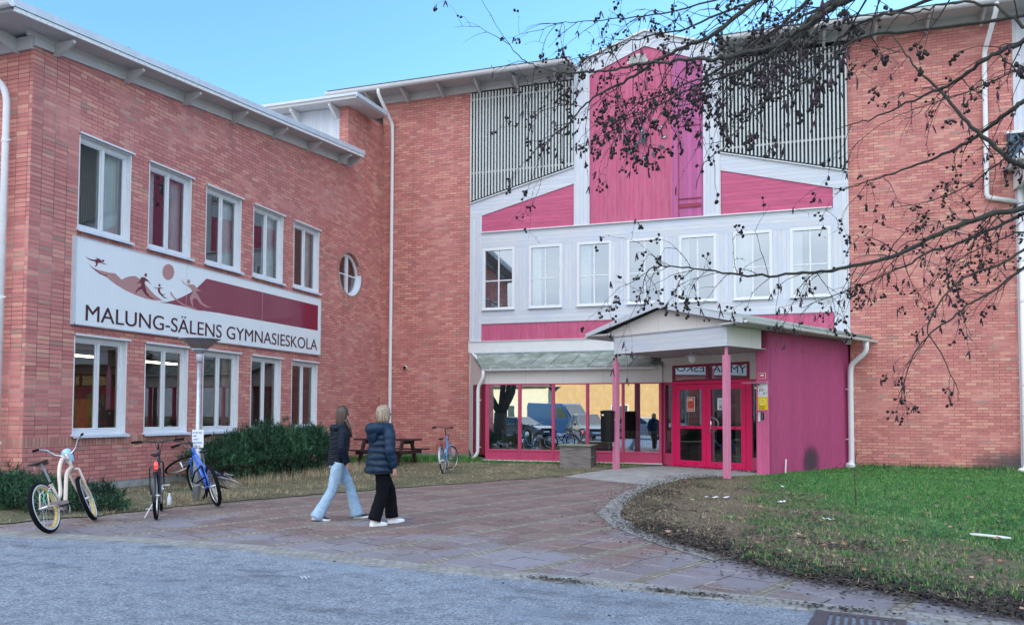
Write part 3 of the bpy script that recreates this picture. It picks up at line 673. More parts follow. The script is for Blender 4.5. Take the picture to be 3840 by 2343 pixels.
# end upstand box where the roof passes the facade corner
b=MB(); b.prism([(4.45,3.66),(5.05,3.60),(5.05,3.98),(4.45,4.02)],[],PS,-.58,-.50); b.prism([(-.58,3.62),(.6,3.68),(.6,4.02),(-.58,3.98)],[],PF,5.0,5.05); b.build('roof_upstand','fascia_metal',porch)
gutter('gutter',tuple(P(-.63,-1.92,3.73)),tuple(P(-.63,5.12,3.63)),.055,porch,hooks=10)
gutter('gutter',tuple(P(4.52,-1.9,3.72)),tuple(P(4.52,.2,3.70)),.055,porch)
b=MB(); b.prism([(.0,3.1),(4.1,3.1),(4.1,3.6),(0,3.68)],[],PS,.1,.14); b.prism(grid_rect(.1,4.2,3.23,3.6),[],PF,.48,.5); b.build('roof_closure','black_gap',porch)
dp=P(-.45,4.62,3.58); dq=Vector((2.03,23.98,0))
downpipe([(2.42,23.74,3.62),(2.42,23.76,3.32),(2.05,23.93,2.98),(2.03,23.96,2.75),(2.03,23.96,.3),(2.0,23.9,.16)],.075,porch,[(2.03,23.96,z) for z in (2.3,.9)],(-1,0,0),boot=True)
for u in (.10,3.65):
    b=MB(); b.box(u-.07,u+.07,gz(20),2.98,-1.70,-1.56,PF); b.box(u-.03,u+.03,2.98,3.2,-1.66,-1.60,PF); b.build('post','post_pink',porch,bevel=.008)
b=MB(); b.box(.0,.70,2.36,2.40,-.10,.0,PF); b.box(.64,.72,2.365,2.395,-.12,.02,PF); b.build('door_arm','post_pink',porch)
# canopy lamp
l=thing('canopy_lamp','small round glass lamp hanging below the white canopy ceiling','lamp',tuple(P(1.9,-.6,3.2)))
b=MB(); b.lathe([(.05,0),(.055,-.06),(.17,-.075),(.17,-.085),(.06,-.09)],20,P(1.9,-.6,3.2)); b.build('shade','fascia_metal',l)
b=MB(); b.smooth=True; b.lathe([(.085,-.09),(.095,-.15),(.09,-.22),(.05,-.26),(.0,-.27)],20,P(1.9,-.6,3.2)); b.build('globe','curtain_pale',l)
# entrance interior
b=MB()
b.box(.1,4.0,.08,.13,.6,4.5,PF)
b.box(.15,4.0,.13,3.1,4.4,4.5,PF)
b.build('interior','interior_dark',porch)
b=MB(); b.box(2.0,2.5,.13,2.4,2.2,2.3,PF); b.box(.8,1.05,1.0,2.1,4.3,4.39,PF); b.build('interior_panel','interior_pale',porch)
b=MB(); b.box(3.2,3.6,.2,1.1,1.9,2.3,PF); b.box(.4,.95,.5,.56,2.6,2.9,PF); b.build('interior_furniture','curtain_dark',porch)
# stain on the side wall
stain_mat('burn_stain',(.05,.045,.06),(0,0),(1,1),.85)
# uv centre for the side wall: u axis is projection on horizontal tangent
mm=MATS['burn_stain']; uc=(PC+a2*1.95).dot(a2)
for nd in mm.node_tree.nodes:
    if nd.type=='MAPPING' and abs(nd.inputs['Scale'].default_value[0]-1)<1e-6 and nd.inputs['Location'].default_value[:]==(0,0,0): pass
def mth3(nt,a,b):
    n=nt.nodes.new('ShaderNodeMath'); n.operation='MULTIPLY_ADD'; nt.links.new(b,n.inputs[0]); n.inputs[1].default_value=.5; nt.links.new(a,n.inputs[2]); return n.outputs[0]
def burn():
    m,nt,bb,o=newmat('burn_mark'); bb.inputs['Base Color'].default_value=(.06,.05,.07,1); bb.inputs['Roughness'].default_value=.9
    tr=nt.nodes.new('ShaderNodeBsdfTransparent'); mx=nt.nodes.new('ShaderNodeMixShader')
    ob=mapping(nt,uvout(nt),loc=(-uc,-.35,0)); ob=mapping(nt,ob,scale=(1/.70,1/.72,1))
    ln=nt.nodes.new('ShaderNodeVectorMath'); ln.operation='LENGTH'; nt.links.new(ob,ln.inputs[0])
    bz=noise(nt,mapping(nt,uvout(nt),(9,1.5,1)),1,4,.6); bs=mth3(nt,ln.outputs['Value'],bz); f=ramp(nt,bs,[(.45,(.72,)*3),(1.15,(0,0,0))],'EASE'); nt.links.new(f,mx.inputs[0]); nt.links.new(tr.outputs[0],mx.inputs[1]); nt.links.new(bb.outputs[0],mx.inputs[2]); nt.links.new(mx.outputs[0],o.inputs[0])
burn()
b=MB(); b.quad(P(-.004,1.2,.1),P(-.004,2.7,.1),P(-.004,2.7,1.1),P(-.004,1.2,1.1)); b.build('burn_mark','burn_mark',porch,recalc=False)
# ================================================================== GROUND
def sheet(name,outline,mat,lift,kind='structure',cuts=(17,18,19,20,21,22,23),amp=0,parent=None):
    bm=bmesh.new(); tris=geometry.tessellate_polygon([[Vector((a,c,0)) for a,c in outline]])
    vs=[bm.verts.new((a,c,0)) for a,c in outline]
    for t in tris:
        try: bm.faces.new([vs[i] for i in t])
        except ValueError: pass
    for y in cuts: bmesh.ops.bisect_plane(bm,geom=bm.verts[:]+bm.edges[:]+bm.faces[:],plane_co=(0,y,0),plane_no=(0,1,0))
    for v in bm.verts: v.co.z=gz(v.co.y)+lift
    bmesh.ops.recalc_face_normals(bm,faces=bm.faces)
    me=bpy.data.meshes.new(name); bm.to_mesh(me); bm.free(); me.materials.append(MATS[mat])
    if me.polygons and me.polygons[0].normal.z<0: me.flip_normals()
    uvl=me.uv_layers.new(name='UVMap')
    for l in me.loops: uvl.data[l.index].uv=me.vertices[l.vertex_index].co.xy
    o=bpy.data.objects.new(name,me); COL.objects.link(o)
    if kind: o['kind']=kind
    return o
def rag(pts,step=.18,amp=.03,closed=True):
    out=[]; n=len(pts)
    for i in range(n if closed else n-1):
        a=Vector(pts[i]); c=Vector(pts[(i+1)%n]); L=(c-a).length
        if L>40: out.append(tuple(a)); continue
        k=max(1,int(L/step))
        for j in range(k):
            p=a.lerp(c,j/k); out.append((p.x+random.uniform(-amp,amp),p.y+random.uniform(-amp,amp)))
    return out
# materials
m,nt,b_,o=newmat('asphalt'); uv=uvout(nt)
a=noise(nt,uv,140,3,.8); l=noise(nt,uv,.7,5,.7); s=noise(nt,uv,6,6,.8)
an2=noise(nt,uv,38,4,.85); c=ramp(nt,mix(nt,.5,a,an2),[(.40,(.03,.042,.06)),(.49,(.23,.28,.345)),(.59,(.60,.66,.74))])
c=mix(nt,ramp(nt,s,[(.36,(.6,)*3),(.54,(0,0,0))]),c,(.075,.09,.125))
sy_=nt.nodes.new('ShaderNodeSeparateXYZ'); nt.links.new(uv,sy_.inputs[0])
c=mix(nt,ramp(nt,noise(nt,mapping(nt,uv,(.5,1.3,1)),1.6,6,.7),[(.55,(0,0,0)),(.66,(.55,)*3)]),c,(.075,.085,.105))
c=mix(nt,ramp(nt,l,[(.35,(.35,)*3),(.55,(0,0,0))]),c,(.15,.18,.235))
c=mix(nt,ramp(nt,noise(nt,mapping(nt,uv,(1,1.6,1),loc=(3,1,0)),.55,4,.6),[(.55,(0,0,0)),(.70,(.5,)*3)]),c,(.27,.34,.44))
nt.links.new(c,b_.inputs['Base Color']); b_.inputs['Roughness'].default_value=.9; b_.inputs['Specular IOR Level'].default_value=.3; bump(nt,b_,mix(nt,.5,a,an2),1,.02)
m,nt,b_,o=newmat('paving'); uv=uvout(nt)
loc=mapping(nt,uv,rot=(0,0,R(-68)))
sep=nt.nodes.new('ShaderNodeSeparateXYZ'); nt.links.new(loc,sep.inputs[0])
def M_(op,a,b=None,c=None):
    n=nt.nodes.new('ShaderNodeMath'); n.operation=op
    for i,v in enumerate((a,b,c)):
        if v is None: continue
        if hasattr(v,'links'): nt.links.new(v,n.inputs[i])
        else: n.inputs[i].default_value=v
    return n.outputs[0]
yy_=M_('SUBTRACT',sep.outputs[1],8.12)
sh=nt.nodes.new('ShaderNodeCombineXYZ'); nt.links.new(sep.outputs[0],sh.inputs[0]); nt.links.new(yy_,sh.inputs[1])
t=nt.nodes.new('ShaderNodeTexBrick'); t.offset=.5; t.inputs['Scale'].default_value=1; t.inputs['Brick Width'].default_value=.53; t.inputs['Row Height'].default_value=.53; t.inputs['Mortar Size'].default_value=.011; t.inputs['Mortar Smooth'].default_value=.4
t.inputs['Color1'].default_value=(0,0,0,1); t.inputs['Color2'].default_value=(1,1,1,1); nt.links.new(sh.outputs[0],t.inputs['Vector'])
base=ramp(nt,t.outputs['Color'],[(0,(.075,.055,.052)),(.3,(.12,.078,.070)),(.55,(.16,.092,.080)),(.8,(.15,.11,.10)),(1,(.21,.15,.13))])
gr=noise(nt,uv,90,3,.75); gr2=noise(nt,uv,28,4,.8); base=mix(nt,.45,base,ramp(nt,mix(nt,.5,gr,gr2),[(.36,(.03,.025,.03)),(.62,(.42,.31,.30))]))
# patchy bluish tint, stronger towards the nearer slabs
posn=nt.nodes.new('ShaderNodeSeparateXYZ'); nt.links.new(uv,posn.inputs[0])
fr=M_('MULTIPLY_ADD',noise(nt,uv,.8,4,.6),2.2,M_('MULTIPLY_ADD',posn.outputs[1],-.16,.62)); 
blue_tint=ramp(nt,M_('ADD',fr,M_('MULTIPLY',noise(nt,uv,14,5,.8),1.1)),[(.75,(0,0,0)),(1.05,(.50,)*3)])
base=mix(nt,M_('MULTIPLY',blue_tint,M_('MULTIPLY_ADD',t.outputs['Color'],.35,.65)),base,(.25,.30,.38))
joint=ramp(nt,noise(nt,uv,2.5,3,.6),[(.45,(.022,.020,.022)),(.56,(.38,.36,.31))])
base=mix(nt,t.outputs['Fac'],base,joint)
fs=M_('FRACT',M_('ADD',M_('DIVIDE',yy_,1.06),.5)); dist=M_('ABSOLUTE',M_('SUBTRACT',fs,.5))
t2=nt.nodes.new('ShaderNodeTexBrick'); t2.offset=.5; t2.inputs['Scale'].default_value=1; t2.inputs['Brick Width'].default_value=.085; t2.inputs['Row Height'].default_value=.075; t2.inputs['Mortar Size'].default_value=.010; t2.inputs['Color1'].default_value=(.17,.165,.15,1); t2.inputs['Color2'].default_value=(.31,.30,.27,1); t2.inputs['Mortar'].default_value=(.15,.13,.10,1); nt.links.new(sh.outputs[0],t2.inputs['Vector'])
base=mix(nt,ramp(nt,dist,[(.060,(1,1,1)),(.078,(0,0,0))]),base,t2.outputs['Color'])
dirt=ramp(nt,noise(nt,uv,1.3,6,.7),[(.50,(0,0,0)),(.68,(.45,)*3)]); base=mix(nt,dirt,base,(.17,.14,.11))
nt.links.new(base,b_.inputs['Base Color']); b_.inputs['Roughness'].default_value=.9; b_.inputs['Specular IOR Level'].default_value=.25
bump(nt,b_,M_('MULTIPLY_ADD',gr,.3,M_('SUBTRACT',1,t.outputs['Fac'])),.5,.008)
def cob(name,w,h,c1,c2,mo,rot=0,ms=.012):
    m,nt,b_,o=newmat(name); uv=mapping(nt,uvout(nt),rot=(0,0,rot))
    nz=nt.nodes.new('ShaderNodeTexNoise'); nz.inputs['Scale'].default_value=5; nt.links.new(uv,nz.inputs['Vector'])
    ad=nt.nodes.new('ShaderNodeVectorMath'); ad.operation='MULTIPLY_ADD'; nt.links.new(nz.outputs['Color'],ad.inputs[0]); ad.inputs[1].default_value=(.05,.05,0); nt.links.new(uv,ad.inputs[2])
    t=nt.nodes.new('ShaderNodeTexBrick'); t.offset=.5; t.inputs['Scale'].default_value=1; t.inputs['Brick Width'].default_value=w; t.inputs['Row Height'].default_value=h; t.inputs['Mortar Size'].default_value=ms; t.inputs['Mortar Smooth'].default_value=.5
    t.inputs['Color1'].default_value=col4(c1); t.inputs['Color2'].default_value=col4(c2); t.inputs['Mortar'].default_value=col4(mo); nt.links.new(ad.outputs[0],t.inputs['Vector'])
    c=mix(nt,.35,t.outputs['Color'],ramp(nt,noise(nt,uv,3,6,.7),[(.35,(.12,.12,.11)),(.7,(.42,.42,.40))]))
    nt.links.new(c,b_.inputs['Base Color']); b_.inputs['Roughness'].default_value=.8; bump(nt,b_,M2(nt,t.outputs['Fac']),.6,.012)
def M2(nt,x):
    n=nt.nodes.new('ShaderNodeMath'); n.operation='SUBTRACT'; n.inputs[0].default_value=1; nt.links.new(x,n.inputs[1]); return n.outputs[0]
cob('cobbles',.10,.10,(.20,.21,.22),(.33,.33,.32),(.17,.16,.13),R(4))
cob('grey_slabs',.42,.42,(.26,.27,.29),(.34,.34,.34),(.12,.11,.10),R(-32),.008)
m,nt,b_,o=newmat('soil'); uv=uvout(nt)
c=ramp(nt,noise(nt,uv,9,7,.75),[(.3,(.03,.027,.02)),(.45,(.11,.095,.06)),(.6,(.28,.23,.15)),(.8,(.14,.16,.06))]); c=mix(nt,ramp(nt,noise(nt,uv,1.1,5,.65),[(.4,(0,0,0)),(.65,(.8,)*3)]),c,(.05,.075,.025))
nt.links.new(c,b_.inputs['Base Color']); b_.inputs['Roughness'].default_value=.95; bump(nt,b_,noise(nt,uv,30,5,.7),.8,.03)
m,nt,b_,o=newmat('lawn_soil'); uv=uvout(nt); sp=nt.nodes.new('ShaderNodeSeparateXYZ'); nt.links.new(uv,sp.inputs[0])
def mth(nt,op,a,b=None,c=None):
    n=nt.nodes.new('ShaderNodeMath'); n.operation=op
    for i,v in enumerate((a,b,c)):
        if v is None: continue
        if hasattr(v,'links'): nt.links.new(v,n.inputs[i])
        else: n.inputs[i].default_value=v
    return n.outputs[0]
g=ramp(nt,noise(nt,uv,14,6,.75),[(.3,(.014,.06,.016)),(.5,(.035,.15,.03)),(.7,(.10,.24,.05))])
br=ramp(nt,noise(nt,uv,11,7,.8),[(.3,(.03,.022,.014)),(.5,(.13,.10,.065)),(.7,(.25,.20,.13))])
k=mth(nt,'MULTIPLY_ADD',sp.outputs[0],.20,mth(nt,'MULTIPLY_ADD',sp.outputs[1],.05,-.86)); k=mth(nt,'ADD',k,mth(nt,'MULTIPLY',noise(nt,uv,.75,5,.6),.9))
c=mix(nt,ramp(nt,k,[(.38,(0,0,0)),(.62,(1,1,1))]),br,g); nt.links.new(c,b_.inputs['Base Color']); b_.inputs['Roughness'].default_value=.95; bump(nt,b_,noise(nt,uv,40,5,.7),.8,.03)
sheet('ground',[(-400,-400),(400,-400),(400,400),(-400,400)],'soil',-.02)
edge=[(-30,8.4),(-12,7.45),(-9.09,7.35),(-7.4,7.52),(-5.73,7.50),(-4.6,7.28),(-3.49,7.10),(-1.61,6.98),(-.23,6.72),(.37,6.62),(1.09,6.52),(3,6.2),(8,5.6),(30,4.2)]
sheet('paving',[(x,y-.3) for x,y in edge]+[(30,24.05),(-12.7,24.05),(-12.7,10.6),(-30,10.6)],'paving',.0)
asp=rag(edge,.12,.018,False)+[(30,4.2)]
sheet('asphalt_road',asp+[(60,-24),(-60,-24),(-60,8.4)],'asphalt',.010,cuts=())
ce=[(x,y+.02) for x,y in edge[1:-1]]; wd=.36
sheet('cobble_edging',rag(ce,.15,.01,False)+[ce[-1]]+[(x,y+wd) for x,y in reversed(ce)],'cobbles',.005,cuts=())
sheet('entrance_slabs',[(-5.0,19.0),(-2.75,17.6),(-1.9,18.5),(-1.2,19.7),(-.1,20.72),(-.55,21.7),(-3.1,23.0),(-4.3,21.2)],'grey_slabs',.006)
isl=[(-.9,20.1),(-1.5,19.75),(-2.09,19.0),(-2.45,17.4),(-2.52,15.8),(-2.45,14.1),(-2.28,12.2),(-1.80,10.9),(-1.1,9.72),(-.42,8.85),(.2,8.05),(.87,7.70),(1.42,7.36),(1.77,7.0),(3.2,6.75),(8,6.3),(16,6.3),(16,24.1),(2.05,24.1),(-.1,20.75)]
# curved cobble kerb around the island nose
ko=[(x-.35*sx,y-.2*sy) for (x,y),(sx,sy) in zip(isl[1:10],[(0.5,0),(.9,0),(1,0),(1,0),(1,0),(1,.1),(.9,.5),(.7,.9),(.6,1)])]
sheet('kerb_cobbles',ko+list(reversed(isl[1:10])),'cobbles',.007)
lawn_poly=rag(isl,.25,.05)
sheet('lawn_soil',lawn_poly,'lawn_soil',.022)
bed=[(-12.7,10.4),(-12.9,8.1),(-10.2,8.1),(-9.55,9.3),(-9.37,10.46),(-8.75,12.2),(-7.45,15.0),(-6.1,17.6),(-4.9,19.1),(-4.3,21.2),(-3.1,23.0),(-8.5,23.05),(-9.4,24.1),(-12.7,24.1)]
bedp=rag([(-30,9.5),(-30,8.6),(-13,8.0)]+bed[2:],.25,.09)
sheet('planting_bed',bedp,'soil',.014)
# ------------------------------------------------------------------ grass, leaves
def inpoly(poly,X,Y):
    P_=np.array(poly); n=len(P_); ins=np.zeros(len(X),bool); j=n-1
    for i in range(n):
        xi,yi=P_[i]; xj,yj=P_[j]
        c=((yi>Y)!=(yj>Y))&(X<(xj-xi)*(Y-yi)/((yj-yi) or 1e-9)+xi); ins^=c; j=i
    return ins
def fastmesh(name,verts,tris,mat,kind='stuff',parent=None):
    me=bpy.data.meshes.new(name); me.vertices.add(len(verts)); me.vertices.foreach_set('co',verts.astype(np.float32).ravel())
    nt_=len(tris); k=tris.shape[1]; me.loops.add(nt_*k); me.loops.foreach_set('vertex_index',tris.astype(np.int32).ravel())
    me.polygons.add(nt_); me.polygons.foreach_set('loop_start',np.arange(0,nt_*k,k,dtype=np.int32)); me.polygons.foreach_set('loop_total',np.full(nt_,k,dtype=np.int32))
    me.update(calc_edges=True); me.materials.append(MATS[mat]); o=bpy.data.objects.new(name,me); COL.objects.link(o)
    if kind: o['kind']=kind
    if parent is not None: o.parent=parent; me.transform(Matrix.Translation(-world_loc(parent)))
    return o
gzv=lambda Y: .1*(lambda t:t*t*(3-2*t))(np.clip((Y-17)/6,0,1))
def blades(name,X,Y,Z,hmin,hmax,w,lean,mat,kind='stuff',parent=None):
    n=len(X); a=rng.uniform(0,2*PI,n); h=rng.uniform(hmin,hmax,n); la=rng.uniform(0,2*PI,n); L=rng.uniform(0,lean,n)*h
    dx=np.cos(a)*w/2; dy=np.sin(a)*w/2; z=Z
    tx=X+np.cos(la)*L; ty=Y+np.sin(la)*L; hh=np.sqrt(np.maximum(h*h-L*L,(h*.25)**2))
    mx=X+np.cos(la)*L*.35; my=Y+np.sin(la)*L*.35
    v=np.empty((n,5,3)); v[:,0]=np.stack([X-dx,Y-dy,z],1); v[:,1]=np.stack([X+dx,Y+dy,z],1)
    v[:,2]=np.stack([mx+dx*.7,my+dy*.7,z+hh*.6],1); v[:,3]=np.stack([mx-dx*.7,my-dy*.7,z+hh*.6],1); v[:,4]=np.stack([tx,ty,z+hh],1)
    b=np.arange(n)[:,None]*5
    T=np.concatenate([b+np.array([[0,1,2]]),b+np.array([[0,2,3]]),b+np.array([[3,2,4]])])
    return fastmesh(name,v.reshape(-1,3),T,mat,kind,parent)
def veg(name,stops,rough=.7):
    m,nt,b_,o=newmat(name); g=geopos(nt); w=nt.nodes.new('ShaderNodeTexWhiteNoise'); 
    sn=nt.nodes.new('ShaderNodeVectorMath'); sn.operation='SNAP'; nt.links.new(g,sn.inputs[0]); sn.inputs[1].default_value=(.04,.04,.3); nt.links.new(sn.outputs[0],w.inputs['Vector'])
    k=mix(nt,.5,w.outputs['Value'],noise(nt,g,1.5,4,.6)); nt.links.new(ramp(nt,k,stops),b_.inputs['Base Color']); b_.inputs['Roughness'].default_value=rough
veg('grass_green',[(.25,(.006,.055,.018)),(.48,(.02,.16,.03)),(.64,(.09,.29,.045)),(.78,(.30,.36,.12))])
veg('grass_dull',[(.25,(.02,.07,.04)),(.5,(.045,.13,.05)),(.65,(.15,.20,.09)),(.8,(.36,.32,.18))])
veg('grass_dry',[(.25,(.10,.08,.05)),(.5,(.28,.23,.14)),(.72,(.60,.50,.33))])
veg('brown_leaf',[(.25,(.16,.07,.03)),(.6,(.34,.17,.08)),(.8,(.5,.42,.38))])
veg('dead_leaves',[(.25,(.012,.010,.010)),(.5,(.03,.022,.016)),(.7,(.07,.045,.025)),(.85,(.20,.19,.19))])
def scatter(poly,n,bias=None):
    P_=np.array(poly); X=rng.uniform(P_[:,0].min(),P_[:,0].max(),n*3); Y=rng.uniform(P_[:,1].min(),P_[:,1].max(),n*3)
    k=inpoly(poly,X,Y); X,Y=X[k],Y[k]
    if bias is not None:
        p=bias(X,Y); k=rng.uniform(0,1,len(X))<p; X,Y=X[k],Y[k]
    return X[:n],Y[:n]
nz=lambda X,Y,s,ph: .5+.25*(np.sin(X*s+ph)+np.sin(Y*s*1.3+ph*2.1+X*s*.5))
vis=[p for p in isl if p[0]<9]; islv=[(-.9,20.1)]+isl[1:15]+[(8.5,6.3),(8.5,24.1),(2.05,24.1),(-.1,20.75)]
gmask=lambda X,Y: np.clip(.20+X*.34+np.minimum(0,(Y-9.5)*.12)+np.clip((Y-16)*.12,0,.8)+.55*(nz(X,Y,1.6,1.)-.5)*2+.4*(nz(X,Y,4.3,2)-.5)*2,0.03,1)
X,Y=scatter(islv,80000,lambda X,Y: gmask(X,Y)*np.clip((X*.1+Y*.09-.75)+.4,0.1,1)); blades('grass',X,Y,gzv(Y)+.02,.02,.06,.010,1.0,'grass_green')
near=[p for p in islv if True]
nb=lambda X,Y: np.clip(1.5-Y*.075,.12,1)
X,Y=scatter(islv,34000,lambda X,Y: nb(X,Y)*np.clip(gmask(X,Y)*1.2-.05,0,1)); blades('dull_grass',X,Y,gzv(Y)+.02,.02,.055,.007,1.1,'grass_dull')
X,Y=scatter(islv,26000,lambda X,Y: nb(X,Y)*np.clip(.8-gmask(X,Y)*.7,0,1)*np.clip(2.2*nz(X,Y,5,.2)-.5,0,1)); blades('dry_grass',X,Y,gzv(Y)+.02,.02,.05,.006,1.3,'grass_dry')
# dark leaf litter along the front edge of the lawn
def litter(name,X,Y,size,mat,lift=.024):
    n=len(X); a=rng.uniform(0,2*PI,n); s=rng.uniform(.5,1.2,n)*size; z=gzv(Y)+lift; tl=rng.uniform(0,.7,(n,4))
    v=np.empty((n,4,3))
    for i in range(4):
        an=a+i*PI/2; rr_=s*(1 if i%2 else .6); v[:,i]=np.stack([X+np.cos(an)*rr_,Y+np.sin(an)*rr_,z+tl[:,i]*s],1)
    return fastmesh(name,v.reshape(-1,3),np.arange(n*4).reshape(n,4),mat)
fe=np.array(isl[1:16])
def near_edge(n,spread,i0=0,i1=None):
    E_=fe[i0:i1]; seg=rng.integers(0,len(E_)-1,n); t=rng.uniform(0,1,n)[:,None]; p=E_[seg]*(1-t)+E_[seg+1]*t
    return p[:,0]+rng.normal(.1,spread,n)+.0,p[:,1]+rng.normal(.18,spread,n)
X,Y=near_edge(15000,.20,6); X2,Y2=near_edge(7000,.38,0); X3,Y3=scatter(islv,3500,lambda X,Y: np.clip(1.3-Y*.07,.1,1)); 
litter('leaf_litter',np.r_[X,X2,X3],np.r_[Y,Y2,Y3],.024,'dead_leaves')
t_=rng.uniform(0,1,900); X=-2.2+t_*3.2+rng.normal(0,.05,900); Y=7.15-t_*.42+rng.normal(0,.045,900); k=np.sin(t_*17)+rng.normal(0,.5,900)>.1; litter('leaf_litter',X[k],Y[k],.020,'dead_leaves',.014)
# coarse tufts and trodden litter on the front of the lawn
def tufts(poly,n,per,spread,bias):
    X,Y=scatter(poly,n,bias); X=np.repeat(X,per)+rng.normal(0,spread,len(X)*per); Y=np.repeat(Y,per)+rng.normal(0,spread,len(Y)*per); return X,Y
X,Y=tufts(islv,3600,11,.035,lambda X,Y: nb(X,Y)*np.clip(gmask(X,Y)*1.3-.1,0,1)); blades('dull_grass',X,Y,gzv(Y)+.02,.03,.075,.009,1.3,'grass_dull')
X,Y=tufts(islv,2200,11,.035,lambda X,Y: nb(X,Y)*gmask(X,Y)); blades('grass',X,Y,gzv(Y)+.02,.03,.075,.009,1.3,'grass_green')
X,Y=tufts(islv,1500,10,.04,lambda X,Y: nb(X,Y)*np.clip(1.1-gmask(X,Y),0.05,1)); blades('dry_grass',X,Y,gzv(Y)+.02,.02,.06,.007,1.4,'grass_dry')
X,Y=tufts(islv,2600,14,.10,lambda X,Y: np.clip(1.15-.11*np.hypot(X+1.2,(Y-13)*.35)-gmask(X,Y)*.8,0.01,1)*np.clip(2.5*nz(X,Y,2.3,.7)-.9,0.02,1)); litter('leaf_litter',X,Y,.022,'dead_leaves')
X,Y=tufts(islv,260,1,.1,lambda X,Y: nb(X,Y)); litter('brown_leaves',X,Y,.045,'brown_leaf',.05)
X=rng.uniform(-9,1.5,260); Y=rng.uniform(4.2,12,260); k=~inpoly(isl,X,Y); litter('ground_debris',X[k],Y[k],.016,'dead_leaves',.014)
# planting bed growth
bedv=[p for p in bed]
X,Y=scatter(bedv,30000,lambda X,Y: np.clip(-.12+1.6*nz(X,Y,2.6,.4)*nz(X,Y,5.3,1.4)*1.6,0,1)); blades('dry_grass',X,Y,gzv(Y)+.008,.01,.085,.006,1.0,'grass_dry')
X,Y=scatter(bedv,26000,lambda X,Y: np.clip(nz(X,Y,1.8,3.)*nz(X,Y,4.4,.3)*2.2-.3,0,1)); blades('moss_grass',X,Y,gzv(Y)+.008,.01,.04,.009,1.0,'grass_dull')
X,Y=scatter(bedv,5000,lambda X,Y: nz(X,Y,2.1,.9)*np.clip(1.6-Y*.08,0,1)); litter('leaf_litter',X,Y,.018,'dead_leaves',.02)
wl=[(-12.68,18.6),(-8.5,22.2),(-8.6,22.95),(-9.4,24.05),(-12.68,24.05)]
X,Y=scatter([(-12.6,20.5),(-10.3,21.8),(-8.2,22.3),(-4.0,22.4),(-3.5,22.9),(-8.5,22.95),(-9.4,24),(-12.6,24)],11000); kk=X>-8.6; blades('grass',X[kk],Y[kk],gzv(Y[kk])+.012,.03,.10,.011,.8,'grass_green'); X,Y=X[~kk],Y[~kk]; blades('grass',X,Y,gzv(Y)+.012,.06,.22,.011,.6,'grass_green')
X,Y=scatter([(-11.2,13.6),(-10.6,13.4),(-10.0,19.6),(-11.2,20.2)],2600); blades('dry_grass',X,Y,gzv(Y)+.012,.10,.30,.006,.9,'grass_dry')
X,Y=scatter([(-9.9,10.9),(-9.2,10.9),(-9.0,12.4),(-10.2,12.6)],900); blades('dry_grass',X,Y,gzv(Y)+.012,.06,.20,.006,.9,'grass_dry')
X=rng.uniform(2.1,6.2,900); Y=24.05-np.abs(rng.normal(0,.05,900)); blades('grass',X,Y,gzv(Y)+.02,.08,.20,.012,.5,'grass_green')
# ================================================================== BICYCLES
rough_mat('cream_paint',(.68,.55,.47),.35,.06,20,coat=.3)
rough_mat('yellow_rim',(.62,.45,.14),.4,.1,20)
rough_mat('white_wall',(.50,.54,.60),.6,.05,20)
rough_mat('black_paint',(.008,.009,.014),.4,.1,20,coat=.4)
rough_mat('blue_paint',(.02,.13,.62),.3,.1,12,coat=.5)
rough_mat('sky_blue_paint',(.05,.22,.50),.35,.1,12,coat=.4)
rough_mat('navy_paint',(.012,.03,.10),.35,.1,12,coat=.4)
rough_mat('alu',(.62,.64,.66),.3,.08,14,metal=.9)
rough_mat('saddle_brown',(.045,.018,.022),.5,.2,10)
rough_mat('tan_wall',(.30,.19,.11),.7,.1,10)
rough_mat('green_plastic',(.02,.38,.16),.4,.05,8)
rough_mat('plastic_bag',(.30,.50,.66),.25,.35,22)
rough_mat('red_plastic',(.55,.02,.03),.3,.05,8)
